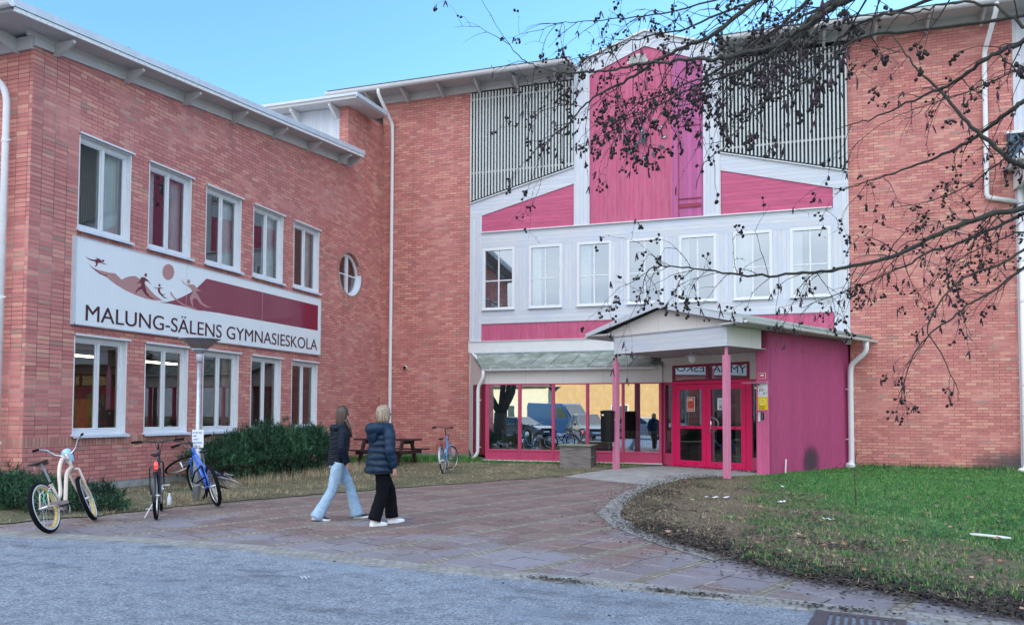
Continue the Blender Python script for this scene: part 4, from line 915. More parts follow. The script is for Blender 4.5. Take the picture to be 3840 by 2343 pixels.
def bicycle(label,loc,heading,lean,steer,S,group=None,roll=0):
    o=thing('bicycle',label,'bicycle',loc,(R(lean),R(roll),R(heading)),group)
    r=S.get('r',.335); wb=S.get('wb',1.08); tw=S.get('tw',.024); fc=S['frame']
    hubR=Vector((0,0,r)); hubF=Vector((wb,0,r))
    bb=Vector((.43,0,r-.06)); ang=R(72)
    def seatpt(d): return bb+Vector((-math.cos(ang),0,math.sin(ang)))*d
    st=seatpt(S.get('st',.46)); ht=Vector((wb-.20,0,r+.60)); hb=ht+Vector((.045,0,-.14)); 
    hp=hubF; ax=(ht-hb).normalized(); SM=Matrix.Translation(hb)@Matrix.Rotation(R(steer),4,ax)@Matrix.Translation(-hb)
    def sp(p): return SM@Vector(p)
    def B(m,name,mat,par=o,steered=False,**k):
        if steered: m.v=[tuple(sp(p)) for p in m.v]
        return m.build(name,mat,par,local=True,**k)
    def wheel(h,steered):
        m=MB(); m.smooth=True; m.tube([h+Vector((math.cos(a),0,math.sin(a)))*(r-tw) for a in [2*PI*i/40 for i in range(40)]],tw,8,closed=True)
        w=B(m,'wheel','black_rubber',steered=steered)
        if S.get('side'):
            for s in (-1,1):
                m=MB(); m.smooth=True; m.tube([h+Vector((math.cos(a)*(r-tw*1.55),s*tw*.72,math.sin(a)*(r-tw*1.55))) for a in [2*PI*i/40 for i in range(40)]],tw*.42,5,closed=True); B(m,'sidewall',S['side'],w,steered)
        m=MB(); m.smooth=True; m.tube([h+Vector((math.cos(a),0,math.sin(a)))*(r-tw*2.15) for a in [2*PI*i/40 for i in range(40)]],.012 if not S.get('fat') else .02,6,closed=True); B(m,'rim',S.get('rim','alu'),w,steered)
        m=MB(); rimr=r-tw*2.2
        for i in range(28):
            a=2*PI*i/28; s=1 if i%2 else -1; q=a+(.5 if (i//2)%2 else -.5)
            m.tube([h+Vector((math.cos(q)*.02,s*.03,math.sin(q)*.02)),h+Vector((math.cos(a)*rimr,0,math.sin(a)*rimr))],.0016,3,cap=False)
        B(m,'spokes','alu',w,steered)
        m=MB(); m.tube([h+Vector((0,-.05,0)),h+Vector((0,.05,0))],.02,8); m.tube([h+Vector((0,-.075,0)),h+Vector((0,.075,0))],.008,6); B(m,'hub','alu',w,steered)
        return w
    wheel(hubR,False); wheel(hubF,True)
    # frame
    m=MB(); m.smooth=True; ft=S.get('ft',.017)
    if S['type']=='cruiser':
        ft=.02
        m.tube([bb,st],ft*.95,8); m.tube([ht,hb],.024,10)
        c1=[ht-ax*.02,Vector((wb-.36,0,r+.60)),Vector((.60,0,r+.42)),Vector((.49,0,r+.16)),st*.4+bb*.6+Vector((.01,0,0))]
        c2=[hb+ax*.02,Vector((wb-.34,0,r+.40)),Vector((.66,0,r+.20)),Vector((.53,0,r-.0)),bb]
        def cat(P_,n=6):
            out=[]
            for i in range(len(P_)-1):
                p0=P_[max(i-1,0)];p1=P_[i];p2=P_[i+1];p3=P_[min(i+2,len(P_)-1)]
                for k in range(n):
                    t=k/n; out.append(.5*((2*p1)+(p2-p0)*t+(2*p0-5*p1+4*p2-p3)*t*t+(3*p1-p0-3*p2+p3)*t**3))
            return out+[P_[-1]]
        m.tube(cat(c1),[.026]*12+[.024]*13,10); m.tube(cat(c2),.026,10)
    elif S['type']=='step':
        m.tube([bb,st],ft,8); m.tube([ht,hb],.02,8); m.tube([ht-ax*.03,Vector((.62,0,r+.12)),bb*.6+st*.4],ft,8); m.tube([hb+ax*.02,bb+Vector((.02,0,.01))],ft*1.2,8)
    else:
        m.tube([bb,st],ft,8); m.tube([ht,hb],.022,8); m.tube([ht-ax*.02,seatpt(S.get('st',.46)-.06)],ft*1.1,8); m.tube([hb+ax*.01,bb],ft*1.45,10)
    for s in (-1,1):
        m.tube([bb+Vector((0,s*.03,0)),hubR+Vector((.12,s*.055,0)),hubR+Vector((0,s*.06,0))],.011,6)
        m.tube([seatpt(.36)+Vector((0,s*.015,0)),hubR+Vector((.08,s*.05,.18)),hubR+Vector((0,s*.06,0))],.010,6)
    m.tube([bb-Vector((0,.035,0)),bb+Vector((0,.035,0))],.026,10)
    B(m,'frame',fc)
    # fork
    m=MB(); m.smooth=True; cr=hb-ax*.02; fa=S.get('fork',fc)
    for s in (-1,1):
        m.tube([cr+Vector((0,s*.02,0)),cr+Vector((.012,s*(tw+.035),-.02)),cr*.55+hubF*.45+Vector((.0,s*(tw+.035),0)),hubF+Vector((0,s*.055,0))],[.019 if S['type']=='cruiser' else .014]*3+[.010],8)
    m.tube([hb-ax*.04,ht+ax*.03],.016,8); B(m,'fork',fa,steered=True)
    # handlebar
    hs=ht+ax*S.get('stem',.10); m=MB(); m.smooth=True; bk=S.get('bar','flat'); bw_=S.get('bw',.33)
    if bk=='cruiser':
        L_=[[(.05,0,0),(.06,s*.06,0.0),(.04,s*.14,.05),(.0,s*.20,.14),(-.08,s*.28,.18),(-.20,s*.31,.17)] for s in (-1,1)]
        gr=4
    elif bk=='city':
        L_=[[(.08,0,.0),(.07,s*.10,.03),(.02,s*.20,.05),(-.05,s*.28,.045),(-.13,s*.31,.03)] for s in (-1,1)]; gr=3
    else:
        L_=[[(.06,0,0),(.06,s*.05,0),(.05,s*.15,.02),(.03,s*bw_*.66,.022),(.005,s*bw_,.02)] for s in (-1,1)]; gr=3
    bm_=S.get('barmat','black_paint')
    for L in L_: m.tube([hs+Vector(p) for p in L],.012,8)
    m.tube([ht,hs,hs+Vector(L_[0][0])],.015,8); hbm=B(m,'handlebar',bm_,steered=True)
    for L in L_:
        g=MB(); g.smooth=True; a_=hs+Vector(L[gr]); c_=hs+Vector(L[gr+1]); g.tube([a_+(c_-a_)*.05,c_+(c_-a_).normalized()*.02],.017,8); B(g,'grip','black_rubber',hbm,True)
        if bk!='cruiser':
            g=MB(); g.box(-.02,.02,-.012,.012,-.03,.0); g.v=[tuple(a_+Vector(v)) for v in g.v]; dd=(c_-a_).normalized(); g.tube([a_+Vector((.02,0,-.015)),a_+dd*.03+Vector((.05,0,-.03)),a_+dd*.11+Vector((.055,0,-.035))],.006,5); B(g,'brake_lever','black_plastic',hbm,True)
    g=MB(); g.smooth=True; q=hs+Vector(L_[1][gr]); g.tube([q,hs+Vector((.16,.06,.06)),ht+Vector((.11,0,-.05)),hb+Vector((.03,0,.0))],.0035,5); q=hs+Vector(L_[0][gr]); g.tube([q,hs+Vector((.15,-.08,.03)),ht+Vector((.08,0,-.1))],.0035,5); B(g,'cable','black_rubber',hbm,True)
    # saddle
    sd=st+Vector((-math.cos(ang),0,math.sin(ang)))*S.get('sp',.13); g=MB(); g.tube([seatpt(.4),sd],.0135,8); B(g,'seat_post','alu')
    g=MB(); g.smooth=True; wS=S.get('sw',.075); rg=[]
    for x,wd,z,th in ((-.14,.55,.02,.02),(-.13,.95,.03,.035),(-.08,1.0,.03,.045),(-.02,.72,.02,.045),(.05,.38,.014,.04),(.12,.26,.012,.035),(.145,.14,.005,.02)):
        rg.append([sd+Vector((x,math.cos(a)*wd*wS,z+.02+math.sin(a)*th*.5)) for a in [2*PI*i/12 for i in range(12)]])
    g.rings(rg); sdl=B(g,'saddle',S.get('saddle','black_plastic'))
    g=MB(); 
    for s in (-1,1): g.tube([sd+Vector((-.11,s*.03,.015)),sd+Vector((-.02,s*.02,-.01)),sd+Vector((.09,s*.015,.015))],.005,5)
    if S['type']=='cruiser':
        for s in (-1,1): g.tube([sd+Vector((-.1+.012*math.cos(i*1.3),s*.05+.012*math.sin(i*1.3),.03-.003*i)) for i in range(24)],.003,4)
    B(g,'saddle_rail','steel',sdl)
    # crank and pedals
    g=MB(); g.smooth=True; g.tube([bb+Vector((.095*math.cos(a),-.045,.095*math.sin(a))) for a in [2*PI*i/24 for i in range(24)]],.006,5,closed=True); g.lathe([(.04,-.003),(.04,.003)],12,bb+Vector((0,-.045,0)),(0,1,0))
    ca=R(S.get('crank',200)); cd=Vector((math.cos(ca),0,math.sin(ca)))*.17
    g.tube([bb+Vector((0,-.055,0)),bb+cd+Vector((0,-.07,0))],.010,6); g.tube([bb+Vector((0,.05,0)),bb-cd+Vector((0,.07,0))],.010,6); crk=B(g,'crank','steel')
    for s,c in ((-1,cd),(1,-cd)):
        g=MB(); p=bb+c+Vector((0,s*.12,0)); 
        for x in (-.035,.035): g.box(p.x+x-.006,p.x+x+.006,p.y-.045,p.y+.045,p.z-.01,p.z+.01)
        for y in (-.04,.04): g.box(p.x-.035,p.x+.035,p.y+y-.005,p.y+y+.005,p.z-.01,p.z+.01)
        g.tube([p-Vector((0,.05,0)),p+Vector((0,.05,0))],.008,5); B(g,'pedal','black_plastic' if S['type']!='mtb' else 'alu',crk)
    # chain
    g=MB(); 
    for z0,z1 in ((.095,.035),(-.095,-.035)): g.tube([bb+Vector((0,-.045,z0)),hubR+Vector((0,-.045,z1))],.004,4)
    B(g,'chain','steel')
    if S.get('guard'):
        g=MB(); g.prism([(bb.x+.08,bb.z+.09),(bb.x+.08,bb.z+.03),(.06,r+.02),(.06,r+.05)],[],frame((0,0,0),(1,0,0),(0,0,1),(0,1,0)),-.06,-.05); B(g,'chain_guard','alu')
    if S.get('fender'):
        for h,sf,a0,a1 in ((hubR,False,20,190),(hubF,True,40,200)):
            g=MB(); g.smooth=True; rr_=r+.012; aa=[R(a0+(a1-a0)*i/20) for i in range(21)]
            vs=[]; 
            for a in aa:
                for yy,dr in ((-.026,-.012),(-.015,.003),(.015,.003),(.026,-.012)): vs.append(h+Vector((math.cos(a)*(rr_+dr),yy,math.sin(a)*(rr_+dr))))
            g.add(vs,[(i*4+k,i*4+k+1,i*4+k+5,i*4+k+4) for i in range(20) for k in range(3)]); B(g,'mudguard',S['fender'],steered=sf,recalc=False)
    if S.get('rack'):
        g=MB(); zr=r*2+.07
        for s in (-.06,0,.06): g.tube([Vector((.20,s,zr)),Vector((-.22,s,zr)),Vector((-.24,s,zr-.02))],.006,5)
        for x in (.18,.0,-.2): g.tube([Vector((x,-.06,zr)),Vector((x,.06,zr))],.005,5)
        for s in (-1,1):
            g.tube([Vector((-.1,s*.06,zr)),hubR+Vector((0,s*.065,.02))],.005,5); g.tube([Vector((-.22,s*.06,zr)),Vector((-.2,s*.065,zr-.28)),hubR+Vector((0,s*.065,.02))],.005,5)
        g.tube([Vector((.2,0,zr)),seatpt(.38)],.005,5); B(g,'luggage_rack','black_paint')
    if S.get('stand',1):
        g=MB(); g.tube([bb+Vector((-.1,.03,-.03)),Vector((.22 if S['type']!='cruiser' else .3,.17,.01-0.0))],.008,6); B(g,'kickstand','steel')
    if S.get('tail'):
        g=MB(); g.smooth=True; q=seatpt(.50)+Vector((-.04,0,-.0)); g.lathe([(.0,-.05),(.022,-.045),(.027,0),(.022,.045),(0,.05)],12,q); B(g,'tail_light',S['tail'])
    o['_seat']=1; del o['_seat']
    return o,B,dict(hs=hs,ht=ht,hb=hb,bb=bb,st=st,sd=sd,r=r,hubR=hubR,hubF=hubF,sp=sp,seatpt=seatpt)
G3='bicycles parked by the left wing'
o,B,K=bicycle('cream cruiser bicycle with thick tyres, yellow rims and chrome handlebar leaning by the small pine',(-8.74,7.78,.005),112,-17,16,dict(type='cruiser',frame='cream_paint',r=.335,wb=1.14,tw=.030,side='white_wall',rim='yellow_rim',fat=1,bar='cruiser',barmat='chrome',saddle='saddle_brown',sw=.13,st=.36,sp=.27,crank=170,guard=1,stem=.06),G3)
g=MB(); g.smooth=True; hs=K['hs']; rg=[]
for z,s in ((-.13,.02),(-.10,.05),(-.03,.06),(.03,.065),(.07,.05),(.09,.02)):
    rg.append([hs+Vector((.09+.0+math.cos(a)*s*(1+.25*math.sin(3*a+z*30)),math.sin(a)*s*1.1,z)) for a in [2*PI*i/12 for i in range(12)]])
g.rings(rg); B(g,'handlebar_bag','plastic_bag',steered=True)
g=MB(); g.smooth=True; h=K['hubR']; g.tube([h+Vector((.02+.2*math.cos(a),-.09,-.02+.2*math.sin(a))) for a in [R(50+110*i/12) for i in range(13)]],.008,6); B(g,'cable_lock','green_plastic')
for s in (-1,1):
    pass
bicycle('black city bicycle with luggage rack and glowing red tail light seen from behind',(-8.46,9.27,.005),129,-2.5,4,dict(type='mtb',frame='black_paint',r=.345,wb=1.08,tw=.024,bar='flat',bw=.35,rack=1,fender='black_paint',tail='lamp_tail',crank=95,st=.50,sp=.12,stem=.15),G3)
o,B,K=bicycle('bright blue mountain bicycle locked to the grey lamp post',(-8.72,10.92,.012),143,-13,12,dict(type='mtb',frame='blue_paint',r=.345,wb=1.08,tw=.031,bar='flat',bw=.34,crank=200,st=.42,sp=.20,stem=.12,stand=0),G3)
g=MB(); g.smooth=True; q=K['seatpt'](.30); g.tube([q+Vector((.0,.02,.05)),q+Vector((.14,-.03,-.10)),q+Vector((.32,.10,-.2)),q+Vector((.36,.16,-.16)),q+Vector((.22,.12,.0)),q+Vector((.0,.05,.1))],.014,7,closed=True); B(g,'chain_lock','black_rubber')
bicycle('dark bicycle fallen on its side behind the lamp post, front wheel in the air',(-10.68,13.45,.06),196,84,-56,dict(type='mtb',frame='navy_paint',r=.345,wb=1.06,tw=.021,side='tan_wall',bar='flat',crank=30,stand=0),G3,-21)
bicycle('sky blue step-through bicycle with rack standing alone by the corner downpipe',(-8.06,18.8,.02),101,-8,-24,dict(type='step',frame='sky_blue_paint',r=.345,wb=1.08,tw=.018,bar='city',fender='galvanised',rack=1,tail='red_plastic',crank=250,st=.44,sp=.16,stem=.22))
# ================================================================== LAMP POST WITH NOTICE
LP=Vector((-9.53,11.38,0))
t=thing('lamp_post','grey metal lamp post with a wide cone head before the ground floor windows','street lamp',tuple(LP))
b=MB(); b.smooth=True; b.tube([LP+Vector((0,0,-.05)),LP+Vector((0,0,.90)),LP+Vector((0,0,.95)),LP+Vector((-.0,0,2.46))],[.067,.066,.042,.035],16); b.build('pole','galvanised',t)
b=MB(); b.smooth=True; b.lathe([(.054,0),(.054,.12),(.05,.13)],16,LP+Vector((0,0,2.44))); b.build('collar','fascia_metal',t)
m,nt,bb,o=newmat('lamp_glass'); bb.inputs['Base Color'].default_value=(.30,.27,.30,1); bb.inputs['Roughness'].default_value=.15; bb.inputs['Transmission Weight'].default_value=.35; bb.inputs['Alpha'].default_value=.85
b=MB(); b.smooth=True; b.lathe([(.06,.0),(.09,.03),(.15,.08),(.24,.155),(.30,.205),(.325,.225)],28,LP+Vector((0,0,2.60))); b.build('glass_bowl','lamp_glass',t,recalc=False)
b=MB(); b.smooth=True; b.lathe([(.05,0),(.135,.07),(.14,.075),(.13,.045),(.05,-.01)],24,LP+Vector((0,0,2.59))); b.build('reflector','galvanised',t)
b=MB(); b.smooth=True; b.lathe([(.345,.0),(.35,.010),(.26,.025),(.12,.04),(0,.045)],28,LP+Vector((0,0,2.825))); b.build('top_plate','galvanised',t)
# notice taped on the pole
nd=(Vector((0,0,0))-LP); nd.z=0; nd.normalize(); nr=Vector((-nd.y,nd.x,0))*-1
nt_=thing('paper_notice','white paper notice with blue handwriting taped to the lamp post','notice',tuple(LP+nd*.05+Vector((0,0,.95))))
rough_mat('paper',(.78,.82,.84),.8,.03,6); rough_mat('ink_blue',(.03,.12,.42),.7,.1,6); rough_mat('ink_dark',(.03,.03,.04),.6,.05,6); rough_mat('tape_blue',(.02,.06,.3),.5,.1,6); rough_mat('ink_red',(.6,.10,.06),.7,.05,6)
cn=LP+nd*.062+Vector((0,0,1.10)); NF=frame(cn,-nr if (-nr).dot(rr)>0 else nr,(0,0,1),-nd)
b=MB(); n_=10; vs=[]
for j in (0,1):
    for i in range(n_+1):
        x=-.094+.188*i/n_; vs.append(NF[0]+NF[1]*x+Vector((0,0,(-.155,.155)[j]))+NF[3]*(.9*x*x+ (.01 if i==0 and j==0 else 0)))
b.add(vs,[(i,i+1,n_+2+i,n_+1+i) for i in range(n_)]); b.build('sheet','paper',nt_,recalc=False)
def text_mesh(name,s,size,F,mat,parent,xs=1.0,depth=.0008,bold=0,align='LEFT'):
    cu=bpy.data.curves.new('t','FONT'); cu.body=s; cu.size=size; cu.extrude=0; cu.align_x=align; cu.offset=bold
    ob=bpy.data.objects.new('t',cu); COL.objects.link(ob); dg=bpy.context.evaluated_depsgraph_get(); me=bpy.data.meshes.new_from_object(ob.evaluated_get(dg)); bpy.data.objects.remove(ob); bpy.data.curves.remove(cu)
    for v in me.vertices:
        p=F[0]+F[1]*(v.co.x*xs)+F[2]*v.co.y-F[3]*depth; v.co=p-world_loc(parent)
    me.materials.clear(); me.materials.append(MATS[mat]); o=bpy.data.objects.new(name,me); COL.objects.link(o); o.parent=parent
    return o
for i,s in enumerate(['Du får inte','ställa','cykeln i','cykelstället']): text_mesh('handwriting',s,.042,(NF[0]+NF[1]*-.083+Vector((0,0,.095-.058*i)),NF[1],NF[2],NF[3]),'ink_blue',nt_,.8,.006,.0006)
text_mesh('handwriting','Q',.05,(NF[0]+NF[1]*-.05+Vector((0,0,-.145)),NF[1],NF[2],NF[3]),'ink_blue',nt_,1,.006,.002); text_mesh('handwriting','ud',.042,(NF[0]+NF[1]*.0+Vector((0,0,-.14)),NF[1],NF[2],NF[3]),'ink_red',nt_,1,.006,.001)
b=MB()
for z in (.15,-.155): b.tube([cn-nd*.062+Vector((0,0,z))+Vector((math.cos(a),math.sin(a),0))*.048 for a in [2*PI*i/16 for i in range(16)]],.008,5,closed=True)
b.build('tape','tape_blue',nt_)
# ================================================================== SCHOOL SIGN
SIGN=[('dk',[(11.789,4.589),(11.858,4.546),(11.943,4.532),(12.029,4.534),(12.108,4.565),(12.077,4.58),(12.032,4.6),(12.082,4.585),(12.152,4.578),(12.209,4.552),(12.225,4.52),(12.307,4.504),(12.348,4.497),(12.269,4.493),(12.2,4.505),(12.135,4.493),(12.118,4.474),(12.112,4.438),(12.071,4.404),(12.033,4.401),(12.07,4.43),(12.076,4.462),(12.055,4.503),(11.969,4.503),(11.87,4.528)]),
('dk',[(12.277,4.561),(12.276,4.554),(12.273,4.548),(12.268,4.543),(12.262,4.538),(12.255,4.535),(12.247,4.532),(12.239,4.532),(12.232,4.533),(12.226,4.535),(12.221,4.539),(12.218,4.544),(12.216,4.549),(12.217,4.555),(12.22,4.561),(12.225,4.567),(12.231,4.571),(12.238,4.575),(12.246,4.577),(12.254,4.578),(12.261,4.577),(12.267,4.575),(12.272,4.571),(12.276,4.566)]),
('dk',[(11.88,4.45),(11.96,4.4),(12.034,4.369),(12.123,4.324),(12.224,4.288),(12.313,4.287),(12.37,4.292),(12.345,4.271),(12.276,4.264),(12.174,4.283),(12.073,4.323),(11.973,4.378)]),
('lt',[(12.034,4.369),(12.159,4.354),(12.389,4.345),(12.558,4.358),(12.638,4.313),(12.728,4.256),(12.84,4.322),(12.948,4.365),(13.086,4.393),(13.185,4.367),(13.286,4.324),(13.404,4.241),(13.523,4.153),(13.674,4.065),(13.888,3.99),(13.648,3.959),(13.412,3.961),(13.126,3.994),(12.848,4.051),(12.578,4.135),(12.366,4.23),(12.225,4.284),(12.123,4.319)]),
('dk',[(13.249,4.399),(13.341,4.41),(13.444,4.366),(13.543,4.28),(13.436,4.338),(13.358,4.334),(13.351,4.269),(13.376,4.197),(13.408,4.114),(13.513,4.019),(13.676,3.998),(13.543,3.984),(13.41,4.026),(13.316,4.1),(13.277,4.149),(13.193,4.12),(13.138,4.073),(13.098,4.002),(13.115,4.091),(13.191,4.172),(13.247,4.198),(13.253,4.276),(13.113,4.242),(13.201,4.295)]),
('dk',[(13.409,4.47),(13.408,4.459),(13.404,4.449),(13.399,4.44),(13.392,4.433),(13.384,4.427),(13.375,4.425),(13.366,4.424),(13.358,4.427),(13.35,4.432),(13.345,4.439),(13.341,4.448),(13.339,4.458),(13.34,4.468),(13.343,4.478),(13.349,4.487),(13.356,4.495),(13.364,4.5),(13.373,4.503),(13.382,4.503),(13.39,4.501),(13.398,4.496),(13.403,4.489),(13.407,4.48)]),
('dk',[(13.609,4.251),(13.684,4.24),(13.819,4.27),(13.899,4.251),(13.804,4.245),(13.79,4.205),(13.807,4.163),(13.853,4.127),(13.976,4.145),(13.878,4.108),(13.916,4.078),(14.034,4.058),(13.917,4.051),(13.839,4.089),(13.762,4.134),(13.725,4.184),(13.735,4.23),(13.654,4.227)]),
('dk',[(13.805,4.311),(13.804,4.302),(13.802,4.294),(13.797,4.287),(13.791,4.281),(13.784,4.277),(13.776,4.275),(13.768,4.274),(13.761,4.276),(13.755,4.28),(13.75,4.286),(13.746,4.293),(13.745,4.301),(13.746,4.309),(13.749,4.317),(13.753,4.325),(13.759,4.331),(13.766,4.335),(13.774,4.337),(13.782,4.337),(13.789,4.335),(13.796,4.331),(13.801,4.326),(13.804,4.319)]),
('lt',[(14.211,4.674),(14.206,4.626),(14.189,4.58),(14.161,4.538),(14.124,4.504),(14.081,4.479),(14.034,4.465),(13.988,4.464),(13.944,4.474),(13.907,4.496),(13.877,4.527),(13.858,4.567),(13.851,4.611),(13.856,4.657),(13.872,4.703),(13.899,4.744),(13.935,4.778),(13.978,4.804),(14.024,4.819),(14.071,4.821),(14.115,4.811),(14.153,4.79),(14.183,4.758),(14.203,4.719)]),
('dr',[(13.768,3.938),(14.012,3.978),(14.261,4.058),(14.516,4.176),(14.761,4.306),(14.944,4.429),(15.113,4.575),(15.264,4.702),(20.05,4.705),(20.05,3.972),(15.706,3.947),(15.079,3.929),(14.457,3.947),(14.106,3.95)]),
('lt',[(14.419,4.563),(14.506,4.489),(14.623,4.449),(14.739,4.484),(14.84,4.491),(14.944,4.429),(15.119,4.348),(14.963,4.372),(14.912,4.34),(15.0,4.258),(15.126,4.12),(15.304,4.054),(15.483,4.054),(15.269,4.026),(15.075,4.077),(14.934,4.177),(14.849,4.184),(14.8,4.122),(14.837,4.009),(14.821,3.976),(14.751,4.057),(14.715,4.146),(14.73,4.214),(14.805,4.296),(14.742,4.386),(14.623,4.433),(14.491,4.468)]),
('lt',[(14.717,4.542),(14.716,4.529),(14.711,4.515),(14.703,4.503),(14.693,4.493),(14.681,4.486),(14.668,4.483),(14.656,4.482),(14.643,4.485),(14.633,4.492),(14.625,4.501),(14.619,4.513),(14.617,4.526),(14.619,4.54),(14.623,4.553),(14.631,4.565),(14.641,4.575),(14.653,4.582),(14.665,4.586),(14.678,4.586),(14.691,4.583),(14.701,4.576),(14.709,4.567),(14.715,4.555)]),
('lt',[(14.086,4.211),(14.129,4.211),(14.227,4.122),(14.389,4.042),(14.587,3.987),(14.821,3.971),(14.941,3.94),(15.132,3.923),(14.925,3.914),(14.688,3.935),(14.456,3.981),(14.244,4.068),(14.132,4.143)])]
rough_mat('sign_white',(.70,.76,.80),.22,.02,2,spec=.6); rough_mat('sign_text',(.05,.008,.018),.4,.05,5); rough_mat('sign_dark',(.13,.018,.03),.35,.05,5); rough_mat('sign_light',(.42,.22,.22),.3,.03,3); rough_mat('sign_red',(.20,.006,.04),.10,.02,3,spec=.8)
t=thing('school_sign','long white sign with skiers, mountains, dark red bar and the words MALUNG-SÄLENS GYMNASIESKOLA','sign',(-12.64,15.9,4.0))
b=MB(); b.prism([(11.62,3.245),(20.18,3.285),(20.18,4.895),(11.62,4.90)],[],FX,-12.69,-12.625); b.build('panel','sign_white',t,bevel=.004)
b=MB()
for q in ([(11.60,3.22),(20.2,3.262),(20.2,3.285),(11.6,3.245)],[(11.6,4.90),(20.2,4.895),(20.2,4.915),(11.6,4.92)],[(11.58,3.22),(11.62,3.22),(11.62,4.92),(11.58,4.92)],[(20.18,3.26),(20.205,3.26),(20.205,4.915),(20.18,4.915)]): b.prism(q,[],FX,-12.70,-12.615)
b.build('rim','fascia_metal',t)
for i,(c,poly) in enumerate(SIGN):
    b=MB(); lay={'lt':.0015,'dk':.003,'dr':.001}[c]
    if i>=len(SIGN)-3: lay=.003
    b.prism([(a-(0 if a<20 else .0),z) for a,z in poly],[],FX,-12.625+lay*1.0,-12.6249,sides=False,back=False); b.build({'lt':'emblem_shape','dk':'emblem_figure','dr':'red_bar'}[c],{'lt':'sign_light','dk':'sign_dark','dr':'sign_red'}[c],t,recalc=False)
SFm=(Vector((-12.62,0,0)),Vector((0,1,0)),Vector((0,0,1)),Vector((-1,0,0)))
def sign_text(s,y0,y1,z0,z1,ztop):
    o=text_mesh('lettering',s,.46,(Vector((-12.62,0,0)),SFm[1],SFm[2],SFm[3]),'sign_text',t,1,.0,0)
    L=world_loc(t); vs=o.data.vertices; xs=[v.co.y for v in vs]; zs=[v.co.z for v in vs]; a,c=min(xs),max(xs)
    capz=.46*.729; 
    for v in vs:
        k=(v.co.y-a)/(c-a); zz=(v.co.z+L.z)/capz
        v.co.y=y0+(y1-y0)*k-L.y; v.co.z=(z0+(z1-z0)*k)+zz*ztop-L.z
for sh_ in (0,.006): sign_text('MALUNG-SÄLENS GYMNASIESKOLA',11.86+sh_,20.02+sh_,3.325,3.40,.325)
for q in [x for x in bpy.data.objects if x.parent==t and x.name.startswith('lettering')][1:]: q.location.x=.0006
b=MB()
for y in (14.6,17.4): b.box(-12.6245,-12.6225,y,y+.006,3.28,4.88)
b.build('panel_joint','fascia_metal',t)
b=MB()
for y in [11.8+.94*i for i in range(9)]+[20.1]:
    for z in (3.30,4.86): b.lathe([(.010,0),(.008,.004),(0,.005)],8,(-12.6245,y,z),(1,0,0))
b.build('rivet','steel',t)
# ================================================================== CLOCK on the gable
CC=Vector((-3.72,24.0,10.03)); t=thing('wall_clock','dark blue clock hands and hour marks with flaking paint on the pink gable','clock',tuple(CC))
m,nt,bb_,o=newmat('flaking_blue'); nt.links.new(ramp(nt,noise(nt,objout(nt),9,4,.6),[(.56,(.02,.06,.09)),(.60,(.7,.7,.7))]),bb_.inputs['Base Color'])
def bar(name,p,q,wd,y,e=0):
    p=Vector(p);q=Vector(q);d=(q-p).normalized();n=Vector((-d.y,d.x)); b=MB(); b.prism([tuple(p+n*wd),tuple(q+n*wd*.8),tuple(q-n*wd*.8),tuple(p-n*wd)],[],FY_,y,y+.02); b.build(name,'flaking_blue',t)
bar('minute_hand',(-4.17,9.61),(-3.58,10.20),.045,23.92); bar('hour_hand',(-3.81,10.42),(-3.69,9.83),.055,23.95)
for k in range(12):
    a=PI/2-k*PI/6; d=Vector((math.cos(a),math.sin(a))); c=Vector((CC.x,CC.z))+d*.60; bar('hour_mark',c-d*.075,c+d*.075,.042,24.02)
b=MB(); b.lathe([(.04,0),(.04,.12)],12,(CC.x,24.05,CC.z),(0,-1,0)); b.build('spindle','flaking_blue',t)
# ================================================================== ENTRANCE SMALL THINGS
def onwall(name,label,cat,u,z,w=-.008): return thing(name,label,cat,tuple(P(u,w,z)))
t=onwall('alarm_sign','small red and white square alarm emblem at the top of the pink pilaster','sign',.18,2.55)
rough_mat('red_sign',(.72,.01,.10),.4,.03,3); rough_mat('yellow_sign',(.80,.62,.0),.4,.03,3)
def QF(u,z,w): return (P(u,w,z),-a1,Vector((0,0,1)),a2)
def plate(t,u,z,hw,hh,w,mat,name='plate',d=.006): 
    b=MB(); b.box(u-hw,u+hw,z-hh,z+hh,w-d,w,PF); return b.build(name,mat,t)
plate(t,.18,2.55,.10,.072,-.005,'paper'); plate(t,.18,2.55,.088,.06,-.0115,'red_sign','field',.002)
b=MB(); b.prism([(.18+.06*math.cos(a),2.535+.06*math.sin(a)*.9) for a in [PI*i/14 for i in range(15)]],[],PF,-.0155,-.0135); b.build('dome_emblem','paper',t)
t=onwall('solar_sign','white plate with a house, solar panels and the letters PV on the pink pilaster','sign',.17,2.19)
plate(t,.17,2.19,.135,.17,-.005,'paper')
b=MB()
def seg(pts,wd=.006):
    for p,q in zip(pts[:-1],pts[1:]):
        p=Vector(p);q=Vector(q);d=(q-p).normalized();n=Vector((-d.y,d.x))*wd/2; b.prism([tuple(p+n),tuple(q+n),tuple(q-n),tuple(p-n)],[],PF,-.0135,-.0115)
X0=.17
def hx(x): return X0-x      # mirrored so the drawing reads left to right from the front
seg([(hx(-.10),2.07),(hx(-.10),2.16),(hx(.03),2.16),(hx(.07),2.21),(hx(.11),2.16),(hx(.11),2.07),(hx(-.10),2.07)]); seg([(hx(-.12),2.15),(hx(-.08),2.22),(hx(.05),2.22)]); seg([(hx(.03),2.16),(hx(.03),2.07)])
for i in range(3): seg([(hx(-.09+.04*i),2.17),(hx(-.07+.04*i),2.21)],.014)
for i in range(4):
    a=-.1-i*.45; seg([(hx(-.11+.06*math.cos(a)),2.34+.06*math.sin(a)),(hx(-.11+.10*math.cos(a)),2.34+.10*math.sin(a))],.005)
